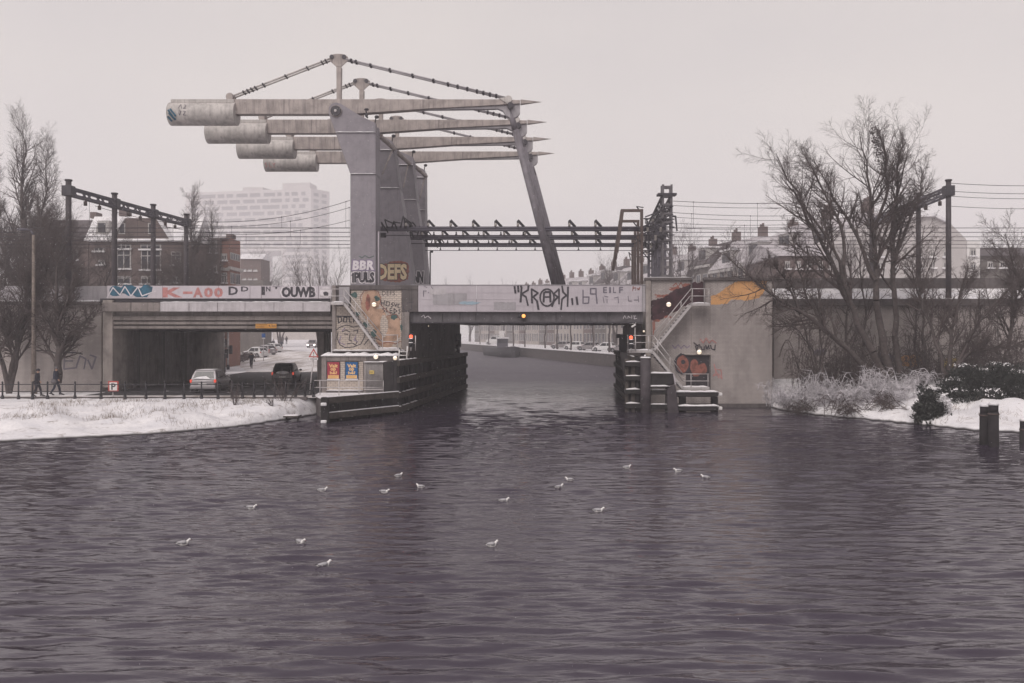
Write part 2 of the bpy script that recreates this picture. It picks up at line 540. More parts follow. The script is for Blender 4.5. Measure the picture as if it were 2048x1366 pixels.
# ------------------------------------------------------------------ writing on surfaces
def text_part(txt, px0, px1, py0, py1, Y, mat, parent, name='lettering', offset=0.0, depth=0.004, shear=0.0, spacing=1.0):
    cu = bpy.data.curves.new('t', 'FONT')
    cu.body = txt; cu.offset = offset; cu.extrude = 0; cu.shear = shear
    cu.space_character = spacing; cu.resolution_u = 2
    cu.align_x = 'CENTER'
    o = bpy.data.objects.new('t', cu)
    C.objects.link(o)
    dg = bpy.context.evaluated_depsgraph_get()
    me = bpy.data.meshes.new_from_object(o.evaluated_get(dg))
    bpy.data.objects.remove(o); bpy.data.curves.remove(cu)
    co = np.empty(len(me.vertices)*3); me.vertices.foreach_get('co', co); co = co.reshape(-1, 3)
    x0, x1, y0, y1 = co[:, 0].min(), co[:, 0].max(), co[:, 1].min(), co[:, 1].max()
    u = (co[:, 0]-x0)/(x1-x0); v = (co[:, 1]-y0)/(y1-y0)
    wx = X(px0, Y)+u*(X(px1, Y)-X(px0, Y)); wz = Z(py1, Y)+v*(Z(py0, Y)-Z(py1, Y))
    co = np.stack([wx, np.full_like(wx, Y-depth), wz], 1)
    me.vertices.foreach_set('co', co.ravel()); me.update()
    me.materials.clear()
    me.name = name
    return link_mesh(name, me, mat, parent)

def strokes(lines, wpx, Y, mat, parent, name='graffiti', depth=0.004, seed=0):
    """sprayed lines: flat ribbons lying on the wall at depth Y"""
    rnd = random.Random(seed)
    mb = MB()
    for ln in lines:
        ww = wpx
        if isinstance(ln, tuple): ln, ww = ln
        pts = [Vector((X(a, Y), Z(b, Y))) for a, b in ln]
        h = ww*Y/F/2
        dd = depth + 0.001*rnd.random()
        for i in range(len(pts)-1):
            d = pts[i+1]-pts[i]
            if d.length < 1e-5: continue
            d.normalize(); nrm = Vector((-d.y, d.x))
            a, b_ = pts[i]-d*h*0.4, pts[i+1]+d*h*0.4
            h0 = h*rnd.uniform(0.85, 1.15); h1 = h*rnd.uniform(0.85, 1.15)
            dd += 0.0002
            mb.add([(a.x-nrm.x*h0, Y-dd, a.y-nrm.y*h0), (b_.x-nrm.x*h1, Y-dd, b_.y-nrm.y*h1),
                    (b_.x+nrm.x*h1, Y-dd, b_.y+nrm.y*h1), (a.x+nrm.x*h0, Y-dd, a.y+nrm.y*h0)], [(0, 1, 2, 3)])
    return mb.build(name, mat, parent)

def patch_part(poly, Y, mat, parent, name='graffiti', depth=0.004, ragged=0.0, seed=1):
    rnd = random.Random(seed)
    pts = []
    n = len(poly)
    for i in range(n):
        a, b_ = poly[i], poly[(i+1) % n]
        L = math.hypot(b_[0]-a[0], b_[1]-a[1])
        k = max(1, int(L/3)) if ragged else 1
        for j in range(k):
            f = j/k
            pts.append((a[0]+(b_[0]-a[0])*f+rnd.uniform(-1, 1)*ragged, a[1]+(b_[1]-a[1])*f+rnd.uniform(-1, 1)*ragged))
    me = bpy.data.meshes.new(name)
    bm = bmesh.new()
    vs = [bm.verts.new((X(a, Y), Y-depth, Z(b_, Y))) for a, b_ in pts]
    f = bm.faces.new(vs)
    bm.normal_update()
    if f.normal.y > 0: f.normal_flip()
    bmesh.ops.triangulate(bm, faces=bm.faces[:])
    bm.to_mesh(me); bm.free()
    return link_mesh(name, me, mat, parent)

def blob(cx, cy, rx, ry, n=14, seed=0, rough=0.15):
    rnd = random.Random(seed)
    return [(cx+rx*math.cos(2*math.pi*k/n)*(1+rnd.uniform(-rough, rough)), cy+ry*math.sin(2*math.pi*k/n)*(1+rnd.uniform(-rough, rough))) for k in range(n)]

# ------------------------------------------------------------------ bare trees
def segs_mesh(name, A, B, RA, RB, mat, parent, sides=3):
    """many tapered twigs as one mesh (numpy)"""
    A = np.asarray(A, float).reshape(-1, 3); B = np.asarray(B, float).reshape(-1, 3)
    RA = np.asarray(RA, float); RB = np.asarray(RB, float)
    n = len(A)
    if n == 0: return None
    D = B-A; L = np.linalg.norm(D, axis=1, keepdims=True)+1e-9; D /= L
    ref = np.where(np.abs(D[:, 2:3]) > 0.9, np.array([[1.0, 0, 0]]), np.array([[0, 0, 1.0]]))
    U = np.cross(D, ref); U /= np.linalg.norm(U, axis=1, keepdims=True)+1e-9
    T = np.cross(D, U)
    V = np.empty((n, 2, sides, 3))
    for k in range(sides):
        a = 2*math.pi*k/sides
        off = U*math.cos(a)+T*math.sin(a)
        V[:, 0, k] = A+off*RA[:, None]
        V[:, 1, k] = B+off*RB[:, None]
    base = (np.arange(n)*2*sides)[:, None]
    q = []
    for k in range(sides):
        k2 = (k+1) % sides
        q.append(np.concatenate([base+k, base+k2, base+sides+k2, base+sides+k], 1))
    Q = np.stack(q, 1).reshape(-1, 4)
    me = bpy.data.meshes.new(name)
    me.vertices.add(n*2*sides); me.vertices.foreach_set('co', V.ravel())
    me.loops.add(Q.size); me.loops.foreach_set('vertex_index', Q.ravel().astype(np.int32))
    me.polygons.add(len(Q)); me.polygons.foreach_set('loop_start', np.arange(0, Q.size, 4, dtype=np.int32))
    me.polygons.foreach_set('use_smooth', np.ones(len(Q), bool))
    me.update(calc_edges=True)
    return link_mesh(name, me, mat, parent)

def grow(stems, seed, levels=3, kids=(12, 8, 6), ratio=(0.45, 0.42, 0.45), ang=(38, 40, 42), up=0.12, start=0.3, rmin=0.006, wob=0.10, lentop=0.55, flat=1.0):
    """stems = list of (points, r0, r1). returns segments of the trunk set and of the crown set"""
    rnd = random.Random(seed)
    T = ([], [], [], []); K = ([], [], [], [])
    def put(S, a, b, ra, rb):
        S[0].append(tuple(a)); S[1].append(tuple(b)); S[2].append(ra); S[3].append(rb)
    def at(pts, t):
        n = len(pts)-1; f = t*n; i = min(int(f), n-1); f -= i
        return pts[i].lerp(pts[i+1], f), (pts[i+1]-pts[i]).normalized()
    def spawn(pts, L, r0, r1, lev):
        if lev >= levels: return
        nk = kids[lev]
        for k in range(nk):
            t = start+(1-start)*(k+rnd.random())/nk if lev == 0 else 0.12+0.88*(k+rnd.random())/nk
            p, d = at(pts, t)
            r = (r0+(r1-r0)*t)*0.62
            l = L*ratio[lev]*(1-(1-lentop)*t)*rnd.uniform(0.7, 1.25)
            perp = d.orthogonal().normalized()
            perp.rotate(Matrix.Rotation(rnd.uniform(0, 2*math.pi), 3, d))
            a = R(ang[lev]*rnd.uniform(0.7, 1.3))
            dd = (d*math.cos(a)+perp*math.sin(a)); dd.y *= flat; dd.normalize()
            branch(p, dd, l, r, lev+1)
    def branch(p, d, l, r, lev):
        ns = 5 if lev == 1 else (3 if lev == 2 else 2)
        pts = [p.copy()]; r1 = max(r*0.25, rmin*0.7); r = max(r, rmin)
        for i in range(ns):
            d = (d+Vector((rnd.gauss(0, wob), rnd.gauss(0, wob), rnd.gauss(0, wob)+(up if lev == 1 else up*0.25)))).normalized()
            q = pts[-1]+d*(l/ns)
            put(K, pts[-1], q, r+(r1-r)*i/ns, r+(r1-r)*(i+1)/ns)
            pts.append(q)
        spawn(pts, l, r, r1, lev)
    for pts, r0, r1 in stems:
        pts = [Vector(p) for p in pts]
        # refine the stem and give it a little wobble
        fine = [pts[0]]
        for i in range(len(pts)-1):
            for j in range(1, 5):
                q = pts[i].lerp(pts[i+1], j/4)
                s_ = (pts[i+1]-pts[i]).length*0.02
                fine.append(q+Vector((rnd.gauss(0, s_), rnd.gauss(0, s_), rnd.gauss(0, s_*0.4))) if not (i == len(pts)-2 and j == 4) else q)
        n = len(fine)-1
        L = sum((fine[i+1]-fine[i]).length for i in range(n))
        for i in range(n):
            put(T, fine[i], fine[i+1], r0+(r1-r0)*i/n, r0+(r1-r0)*(i+1)/n)
        spawn(fine, L, r0, r1, 0)
    return T, K

def make_tree(label, stems, seed, cat='tree', name='bare_tree', group=None, bark='bark', twig='twig', **kw):
    base = Vector(stems[0][0][0])
    t = thing(name, label, cat, base, group)
    T, K = grow(stems, seed, **kw)
    segs_mesh('trunk', *T, M[bark], t, 8)
    segs_mesh('crown', *K, M[twig], t, 3)
    return t

def upright(px, gz, top_py, Y, r=0.2, lean=0.0, frac=0.85, n=1, spread=0.0, seed=0):
    """stem list of an ordinary tree standing at ground height gz under column px"""
    rnd = random.Random(seed)
    x = X(px, Y); zt = Z(top_py, Y); h = (zt-gz)*frac
    st = []
    for k in range(n):
        dx = lean+(rnd.uniform(-1, 1)*spread if n > 1 else 0); dy = rnd.uniform(-1, 1)*spread if n > 1 else 0
        st.append(([(x, Y, gz-0.1), (x+dx*0.25, Y+dy*0.25, gz+h*0.35), (x+dx*0.7, Y+dy*0.7, gz+h*0.7), (x+dx, Y+dy, gz+h)], r*(1 if n == 1 else 0.7), 0.02))
    return st

def leaf_cloud(name, blobs, n, size, mat, parent, seed=0):
    """many leaf-sized faces filling lumpy volumes"""
    rng = np.random.default_rng(seed)
    cs = []
    tot = sum(b[3]*b[4]*b[5] for b in blobs)
    for (x, y, z, rx, ry, rz) in blobs:
        k = int(n*rx*ry*rz/tot)+1
        v = rng.normal(size=(k, 3)); v /= np.linalg.norm(v, axis=1, keepdims=True)
        rad = rng.uniform(0.45, 1.05, (k, 1))
        lump = 1+0.22*np.sin(v[:, :1]*7+x)+0.18*np.sin(v[:, 2:3]*9+z)
        cs.append(np.array([[x, y, z]])+v*rad*lump*np.array([[rx, ry, rz]]))
    c = np.concatenate(cs); k = len(c)
    a = rng.normal(size=(k, 3)); a /= np.linalg.norm(a, axis=1, keepdims=True)
    b = np.cross(a, rng.normal(size=(k, 3))); b /= np.linalg.norm(b, axis=1, keepdims=True)
    s = size*rng.uniform(0.5, 1.3, (k, 1))
    V = np.stack([c-a*s, c-b*s*0.5, c+a*s, c+b*s*0.5], 1)
    me = bpy.data.meshes.new(name)
    me.vertices.add(k*4); me.vertices.foreach_set('co', V.ravel())
    me.loops.add(k*4); me.loops.foreach_set('vertex_index', np.arange(k*4, dtype=np.int32))
    me.polygons.add(k); me.polygons.foreach_set('loop_start', np.arange(0, k*4, 4, dtype=np.int32))
    me.update(calc_edges=True)
    return link_mesh(name, me, mat, parent)

def snow_cap(mb, x0, x1, y0, y1, z, h=0.06, seed=0):
    """a lumpy ridge of snow lying on a ledge"""
    rnd = random.Random(seed+int(x0*13))
    n = max(2, int((x1-x0)/0.25))
    rings = []
    for i in range(n+1):
        x = x0+(x1-x0)*i/n
        e = 0.35 if i in (0, n) else 1
        hh = h*e*rnd.uniform(0.6, 1.3)
        yi = (y1-y0)*0.12
        rings.append([(x, y0-0.01, z-0.004), (x, y0+yi*0.4, z+hh*0.75), (x, (y0+y1)/2, z+hh), (x, y1-yi*0.4, z+hh*0.75), (x, y1+0.01, z-0.004)])
    mb.loft(rings, True, True)
    return mb
# ================================================================== GROUND, WATER, ROADS
LS = [(-400, 24), (-60, 30), (-40, 32.5), (-23, 37.3), (-17.6, 40), (-14.3, 43.2), (-12.8, 47), (-11.3, 51.4)]
RS = [(17.4, 52), (18, 49.9), (19.5, 47.6), (20.9, 45.7), (22, 43.9), (23, 41.7), (25.1, 40.4), (35, 36), (60, 32), (400, 26)]
XR = [(76, 11.5), (121, 15.4), (252, -14.4), (400, -50), (1500, -300)]
def xr(y): return np.interp(y, [a for a, b in XR], [b for a, b in XR])
def xl(y): return np.where(y < 52, -11.0, np.where(y < 80, -8.6, xr(y)-24))
def ground_h(x, y):
    x = np.asarray(x, float); y = np.asarray(y, float)
    ys = np.interp(x, [a for a, b in LS], [b for a, b in LS])
    yc = np.maximum(48.75, ys+2.2)
    t = np.clip((y-ys)/(yc-ys), 0, 1)
    hum = 0.16*np.sin(x*0.9+y*0.7)+0.12*np.sin(x*0.37-y*1.3+1)+0.07*np.sin(x*2.3+y*1.9)+0.05*np.sin(x*3.7-y*2.9+np.sin(x))
    left = np.where(y < ys, -1.2, 0.13+0.87*t**0.8+hum*np.sin(math.pi*t))
    left = np.where(y > yc, 1.0+np.clip(y-95, 0, 105)*0.0155, left)
    ysr = np.interp(x, [a for a, b in RS], [b for a, b in RS])
    tr = np.clip((y-ysr)/(57-ysr+1e-6), 0, 1)
    right = np.where(y < ysr, -1.2, 0.12+1.5*tr**0.9+1.6*hum*np.sin(math.pi*tr))
    right = np.where((y > 57), 1.9, right)
    inl = x < xl(y)
    inr = np.where(y < 57, x > 17.4, x > np.where(y < 76, 17.4, xr(y)+0.6))
    return np.where(inl, left, np.where(inr, right, -1.2))

def build_ground():
    xs = np.concatenate([-np.geomspace(1500, 34, 40), np.arange(-33, 34, 0.42), np.geomspace(34.5, 1500, 40)])
    ys = np.concatenate([np.linspace(14, 33.5, 12), np.arange(34, 62, 0.42), np.arange(62, 260, 2.2), np.geomspace(262, 1900, 30)])
    gx, gy = np.meshgrid(xs, ys)
    h = ground_h(gx, gy)
    rng = np.random.default_rng(3)
    h = h + np.where(h > 0.15, rng.normal(0, 0.018, h.shape), 0)
    V = np.stack([gx, gy, h], 2).reshape(-1, 3)
    nx, ny = len(xs), len(ys)
    i = np.arange(nx-1)[None, :]+np.arange(ny-1)[:, None]*nx
    Q = np.stack([i, i+1, i+nx+1, i+nx], 2).reshape(-1, 4)
    me = bpy.data.meshes.new('ground')
    me.from_pydata(V.tolist(), [], Q.tolist())
    me.polygons.foreach_set('use_smooth', np.ones(len(Q), bool))
    me.update()
    tag(link_mesh('ground', me, M['snow_ground']), 'snow covered banks and streets either side of the canal', kind='structure')
build_ground()

def build_water():
    """one sheet to the horizon; wind ripples modelled where they are close enough to be seen"""
    xs = np.concatenate([-np.geomspace(1500, 47, 24), np.arange(-46, 46.01, 0.17), np.geomspace(47, 1500, 24)])
    ys = np.concatenate([np.linspace(-60, 6, 8), np.arange(6.5, 9, 0.1), np.arange(9, 26, 0.036), np.arange(26, 50, 0.085), np.arange(50, 80, 0.15), np.arange(80, 140, 0.3), np.geomspace(141, 1900, 45)])
    gx, gy = np.meshgrid(xs, ys)
    rng = np.random.default_rng(21)
    z = np.zeros_like(gx); zf = np.zeros_like(gx)
    gust = 0.95+0.32*np.sin(gx*0.16+gy*0.33+1.2*np.sin(gy*0.41+gx*0.09))*np.sin(gx*0.11-gy*0.19+2)+0.2*np.sin(gx*0.5+gy*1.3+np.sin(gy*0.9))
    far = np.clip((58-gy)/14, 0, 1)
    for k in range(46):
        lam = 0.16*(7.5**(k/45.0)); th = rng.normal(0.05, 0.24); ph = rng.uniform(0, 6.28)
        kx, ky = math.sin(th)*2*math.pi/lam, math.cos(th)*2*math.pi/lam
        warp = 0.25*np.sin(gx*0.35+k)+0.2*np.sin(gy*0.21+k*1.7)
        a = lam/(2*math.pi)*(0.041 if lam < 0.8 else 0.012)
        if lam < 0.24: a = a*np.clip((32-gy)/8, 0, 1)
        elif lam < 0.5: a = a*far
        elif lam < 0.9: a = a*np.clip((84-gy)/14, 0, 1)
        else: a = a*(1+1.6*np.clip((gy-62)/20, 0, 1))
        (z if k % 2 else zf)[:] += a*np.sin(kx*gx+ky*gy+ph+warp)
    h = (z+zf*gust*1.3)*np.clip((140-gy)/40, 0, 1)*np.clip((47-np.abs(gx))/6, 0, 1)
    V = np.stack([gx, gy, h], 2).reshape(-1, 3)
    nx, ny = len(xs), len(ys)
    i = np.arange(nx-1)[None, :]+np.arange(ny-1)[:, None]*nx
    Q = np.stack([i, i+1, i+nx+1, i+nx], 2).reshape(-1, 4).astype(np.int32)
    me = bpy.data.meshes.new('water')
    me.vertices.add(len(V)); me.vertices.foreach_set('co', V.ravel())
    me.loops.add(Q.size); me.loops.foreach_set('vertex_index', Q.ravel())
    me.polygons.add(len(Q)); me.polygons.foreach_set('loop_start', np.arange(0, Q.size, 4, dtype=np.int32))
    me.polygons.foreach_set('use_smooth', np.ones(len(Q), bool))
    me.update(calc_edges=True)
    tag(link_mesh('water', me, M['water']), 'rippled grey canal water', kind='structure')
build_water()

def strip(name, left, right, mat, lift, label, n=40):
    """a sheet between two edge lines [(x, y)], laid over the ground"""
    mb = MB(); vs = []
    for k in range(n+1):
        for ln in (left, right):
            t = k/n*(len(ln)-1); i = min(int(t), len(ln)-2); f = t-i
            x = ln[i][0]+(ln[i+1][0]-ln[i][0])*f; y = ln[i][1]+(ln[i+1][1]-ln[i][1])*f
            vs.append((x, y, float(1.0+max(0, min(105, y-95))*0.0155)+lift))
    mb.add(vs, [(2*k, 2*k+1, 2*k+3, 2*k+2) for k in range(n)])
    return tag(mb.build(name, mat), label, kind='structure')
strip('street', [(-27, 84), (-31, 95), (-45, 120), (-66, 160), (-120, 260)], [(-13, 84), (-14, 100), (-33, 140), (-52, 170), (-96, 260)], M['road_snow'], 0.03, 'snowy street with brown tyre tracks beyond the railway underpass')
strip('road', [(-27, 52), (-27, 84)], [(-12.6, 52), (-13, 84)], M['asphalt'], 0.034, 'bare wet asphalt in the railway underpass', 4)
strip('promenade', [(-120, 50.1), (-120, 51.9)], [(-11.6, 50.1), (-12.6, 51.9)], M['road_snow'], 0.03, 'trodden snowy path along the railing', 2)
mb = MB(); mb.box(-120, -12.4, 49.9, 50.06, 0.9, 1.10)
tag(mb.build('kerb', M['concrete_dark'], bevel=0.02), 'low stone kerb along the top of the left bank', kind='structure')

# quay walls of the canal beyond the bridge
def quay(pts, side, label, group):
    t = thing('quay_wall', label, 'quay wall', (pts[0][0], pts[0][1], 0), group)
    a = MB(); s = MB()
    for i in range(len(pts)-1):
        p, q = pts[i], pts[i+1]
        a.slab([p, q, (q[0]+side*1.5, q[1]), (p[0]+side*1.5, p[1])], -1.0, 1.86)
        s.slab([(p[0]-side*0.1, p[1]), (q[0]-side*0.1, q[1]), (q[0]+side*1.7, q[1]), (p[0]+side*1.7, p[1])], 1.87, 1.99)
    a.build('wall', M['quay_stone'], t)
    s.build('snow_cap', M['snow'], t)
quay([(11.2, 76), (15.4, 121), (-14.4, 252), (-50, 400)], 1, 'brown stone quay wall with snow on top, seen through the bridge opening', None)
quay([(-8.4, 78), (-8.6, 121), (-38.4, 252), (-74, 400)], -1, 'stone quay wall on the left side of the canal, behind the dark fender wall', None)

# ================================================================== LEFT EMBANKMENT AND UNDERPASS
t = thing('retaining_wall', 'pale brick railway retaining wall behind the two walkers and the trees at left', 'retaining wall', (X(60, 56), 56, 1))
mb = MB(); mb.box(-140, X(203, 56), 56, 57.5, 0.3, Z(610, 56)); mb.build('wall', M['brick_pale'], t)
mb = MB(); mb.box(-140, X(203, 56), 55.7, 57.8, Z(610, 56), Z(603, 56)); mb.build('cornice', M['concrete_dark'], t, bevel=0.03)
mb = MB(); snow_cap(mb, -60, X(203, 56), 55.72, 57.7, Z(603, 56), 0.09); mb.build('snow_cap', M['snow'], t)
mb = MB(); mb.box(-140, X(214, 57), 57.6, 57.9, Z(603, 57), Z(571, 57)); mb.build('parapet', M['panel_end'], t)
strokes([[(130, 706), (128, 738), (150, 736)], [(128, 722), (146, 722)], [(160, 712), (152, 736)], [(160, 712), (172, 718), (168, 738)], [(180, 710), (192, 714), (184, 738), (176, 720)]], 3.2, 56, M['ink_soft'], t)
strokes([[(70, 701), (100, 702), (110, 706), (150, 705), (165, 708)]], 2.6, 56, M['ink'], t)

t = thing('railway_embankment', 'body of the railway bank between the two retaining walls at left', 'embankment', (-60, 66, 1))
mb = MB(); mb.box(-140, X(206, 57)-0.3, 58, 76, 0.5, 6.95); mb.build('fill', M['snow_ground'], t)

t = thing('underpass_abutment', 'dark concrete side wall of the road underpass, with a pale corner column', 'abutment', (-27.3, 56, 1))
mb = MB()
mb.box(-30, X(222, 56.2), 57.6, 77, 0.5, Z(659, 56))
mb.build('side_wall', M['concrete'], t)
for k in range(4):
    mb = MB(); y = 59.5+k*4.3; mb.box(X(222, 56.2), X(222, 56.2)+0.28, y, y+0.5, 0.5, Z(660, 56)); mb.build('pilaster', M['concrete_dark'], t, bevel=0.02)
mb = MB(); mb.pbox(205, 225, 600, 775, 55.4, 57.55); mb.build('corner_column', M['concrete_pale'], t, bevel=0.03)
mb = MB(); mb.box(X(222, 56.2), X(222, 56.2)+0.45, 71.4, 77, 0.5, Z(662, 56)); mb.build('daylit_end', M['concrete_pale'], t, bevel=0.03)  # pale stretch: daylight on the wall's far end put into the colour

t = thing('railway_viaduct', 'railway bridge over the road with graffiti on its grey barrier and snow on its ledge', 'bridge', (X(440, 55), 55, Z(658, 55)))
# barrier panels
edges = [214, 325, 437, 500, 523, 562, 637, 663]
for i in range(len(edges)-1):
    mb = MB(); mb.pbox(edges[i]+0.3, edges[i+1]-0.3, 571.5, 597, 55.5, 55.62); mb.build('barrier_panel', M['panel'], t, bevel=0.01)
mb = MB(); mb.pbox(200, 664, 597, 604, 55.62, 56.0); mb.build('dark_gap', M['dark_steel'], t)  # dark strip standing in for the shade inside the gap
fe = [203, 262, 320, 378, 435, 490, 548, 606, 661]
for i in range(8):
    mb = MB(); mb.pbox(fe[i]+0.4, fe[i+1]-0.4, 605, 623, 55.0, 55.4)
    mb.build('fascia_slab', M['concrete' if i < 2 else 'snow_dust'], t, bevel=0.01)
mb = MB(); snow_cap(mb, X(320, 55), X(660, 55), 55.0, 55.5, Z(604.6, 55), 0.06, 5); mb.build('snow_cap', M['snow'], t)
prof = [(55.75, 623), (55.75, 632), (55.45, 632.3), (55.45, 640), (55.75, 641), (55.75, 643), (55.5, 643.3), (55.5, 648.5), (55.8, 649.5), (55.8, 651.5), (55.55, 652), (55.55, 657), (56.2, 658.5), (56.2, 623)]
mb = MB()
ring = lambda px: [(X(px, 55), y, Z(pz, 55)) for y, pz in prof]
mb.loft([ring(208), ring(663)], True, False); mb.build('edge_girder', M['concrete'], t)
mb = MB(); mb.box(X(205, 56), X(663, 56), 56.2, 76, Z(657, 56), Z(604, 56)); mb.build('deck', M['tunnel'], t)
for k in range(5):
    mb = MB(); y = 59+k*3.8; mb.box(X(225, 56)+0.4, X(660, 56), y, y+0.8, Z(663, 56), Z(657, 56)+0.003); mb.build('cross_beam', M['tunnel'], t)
# graffiti on the barrier
YB = 55.5
for k, (cx, cy, rx, ry) in enumerate([(232, 583, 14, 10), (257, 580, 16, 11), (283, 585, 20, 10), (294, 578, 12, 8)]):
    patch_part(blob(cx, cy, rx, ry, 12, k, 0.2), YB, M['spray_blue'], t, depth=0.004+0.001*k)
strokes([([(214, 596), (226, 575), (240, 590), (250, 573), (262, 592), (276, 574), (284, 592), (312, 582)], 2.2)], 2, YB, M['spray_white'], t, depth=0.012)
for k, (a, b_, tx) in enumerate([(325, 365, 'K'), (366, 385, '-'), (386, 406, 'A'), (408, 426, '0'), (428, 446, '0')]):
    text_part(tx, a, b_, 575 if tx != '-' else 583, 595 if tx != '-' else 588, YB, M['spray_red'], t, 'graffiti_letter', 0.05, 0.004)
for k, (a, b_, tx, y0, y1) in enumerate([(457, 476, 'D', 573, 590), (482, 497, 'D', 573, 583), (523, 530, 'I', 573, 590), (532, 541, 'N', 573, 583), (545, 560, 'T', 573, 578)]):
    text_part(tx, a, b_, y0, y1, YB, M['ink'], t, 'graffiti_letter', 0.03, 0.004)
text_part('OUWB', 560, 634, 571.8, 596.5, YB, M['spray_white'], t, 'graffiti_outline', 0.09, 0.004, spacing=0.95)
text_part('OUWB', 563, 631, 573.5, 595, YB, M['ink'], t, 'graffiti_letter', 0.06, 0.008, spacing=0.95)
patch_part(blob(652, 584, 12, 11, 14, 3, 0.08), YB, M['spray_white'], t, depth=0.004)
patch_part(blob(652, 588, 6, 5, 8, 3, 0.3), YB, M['ink'], t, depth=0.008)
t = thing('height_sign', 'orange clearance sign reading 4,3 m on the girder over the road', 'sign', W(532, 652, 55.3))
mb = MB(); mb.pbox(511, 553, 647.5, 656.5, 55.38, 55.41); mb.build('plate', M['sign_orange'], t)
text_part('4,3m', 537, 551, 649, 655, 55.38, M['black_paint'], t)
text_part('DOORRIJHOOGTE', 513, 534, 648.5, 651, 55.38, M['black_paint'], t)
text_part('MAXIMAAL', 513, 529, 652.5, 655, 55.38, M['black_paint'], t)

# columns at the canal side of the road
for k, (px, Y, wd) in enumerate([(641, 60, 0.5), (649, 68, 0.45), (655, 75, 0.45)]):
    mb = MB(); x = X(px, Y); mb.box(x-wd/2, x+wd/2, Y, Y+0.6, 0.6, Z(658, 56)+0.02)
    tag(mb.build('support_column', M['concrete' if k == 0 else 'concrete_pale'], bevel=0.03), ['square grey concrete column under the road bridge, nearest of three', 'pale concrete column in the underpass, second of three', 'pale concrete column in the underpass, farthest of three'][k], 'column', 'columns beside the underpass road')

# ================================================================== LEFT PIER
t = thing('bridge_pier', 'beige brick bridge pier covered in graffiti beneath the tall grey pillars', 'bridge pier', (X(740, 55), 55, 0))
mb = MB()
mb.pprism([(664, 570.5), (835, 570.5), (835, 622), (819, 624), (819, 850), (664, 850)], 55.2, 75, SK*20)
mb.build('core', M['concrete_dark'], t)
mb = MB(); mb.pbox(702, 803, 580, 701, 55.10, 55.2); mb.build('brick_panel', M['brick_cream'], t)
mb = MB(); mb.pbox(672, 701.6, 613, 701, 55.10, 55.2); mb.build('brick_panel', M['brick_cream'], t)
mb = MB(); mb.pbox(700, 835.6, 570, 579.6, 55.0, 55.2); mb.pbox(803.4, 835.6, 579.8, 624, 55.02, 55.2); mb.build('concrete_frame', M['concrete_dark'], t, bevel=0.02)
mb = MB(); mb.pbox(803.4, 818.5, 624.4, 712, 55.0, 55.2); mb.build('corner_column', M['concrete'], t, bevel=0.02)
mb = MB(); mb.pbox(664, 671.6, 571, 705, 55.0, 55.2); mb.build('corner_column', M['concrete'], t, bevel=0.02)
mb = MB(); mb.pbox(678, 699, 574, 608, 55.05, 55.2); mb.build('recess_panel', M['panel_end'], t)
mb = MB(); mb.pbox(664, 819, 701.3, 704, 54.85, 55.2); mb.build('ledge', M['concrete_dark'], t)
mb = MB(); snow_cap(mb, X(664, 55), X(810, 55), 54.85, 55.1, Z(701.2, 55), 0.07, 2); mb.build('snow_cap', M['snow'], t)
YP = 55.10
patch_part(blob(742, 600, 19, 21, 20, 2, 0.06), YP, M['spray_tan'], t, depth=0.004)
patch_part([(722, 606), (738, 612), (752, 618), (768, 618), (772, 632), (790, 630), (800, 640), (801, 672), (790, 682), (776, 700), (754, 688), (748, 655), (735, 640), (724, 625)], YP, M['spray_tan'], t, depth=0.005, ragged=1.2)
patch_part(blob(736, 606, 5, 16, 10, 4, 0.2), YP, M['spray_brick'], t, depth=0.009, ragged=0.6)
patch_part(blob(768, 652, 8, 22, 10, 6, 0.25), YP, M['brick_cream'], t, depth=0.010, ragged=0.8)
for k, (cx, cy, rx, ry) in enumerate([(709, 590, 6, 6), (754, 597, 6, 5), (788, 633, 8, 6), (747, 668, 6, 8), (714, 628, 8, 4), (731, 650, 7, 6), (803, 655, 2.5, 6)]):
    patch_part(blob(cx, cy, rx, ry, 12, k+10, 0.3), YP if cx < 803 else 55.0, M['spray_green'], t, depth=0.012, ragged=0.8)
strokes([[(724, 608), (720, 594), (728, 582), (742, 578), (756, 583), (762, 596), (760, 608), (768, 616), (782, 628)], [(746, 682), (762, 688), (776, 684), (792, 688), (802, 682)], [(774, 632), (792, 628), (801, 640)]], 1.3, YP, M['spray_brick'], t, depth=0.015)
text_part('DEFS.', 764, 793, 581.5, 591, YP, M['ink'], t, 'graffiti_letter', 0.0, 0.004, 0, 1.1)
strokes([[(762, 600), (763, 610)], [(769, 601), (768, 611)], [(762, 606), (769, 606)], [(773, 603), (772, 611), (778, 612), (779, 604), (773, 603)], [(787, 605), (782, 608), (787, 611), (782, 614)], [(789, 606), (791, 613), (794, 607)], [(800, 608), (796, 608), (796, 615), (801, 616)], [(770, 616), (765, 618), (770, 622), (766, 625)], [(773, 615), (773, 624), (778, 624)], [(784, 616), (780, 617), (780, 625), (785, 626)], [(780, 621), (784, 621)], [(788, 617), (788, 626), (794, 622), (788, 617)], [(801, 619), (797, 620), (801, 624), (797, 628)]], 1.5, YP, M['ink'], t, depth=0.014)
strokes([[(676, 634), (677, 646), (684, 642), (682, 634), (675, 634)], [(688, 634), (687, 644), (693, 644), (694, 635), (688, 634)], [(698, 632), (699, 644), (703, 644)], [(707, 632), (707, 645)], [(714, 633), (708, 639), (715, 645)], [(672, 632), (718, 634)]], 2.2, YP, M['ink'], t, depth=0.004)
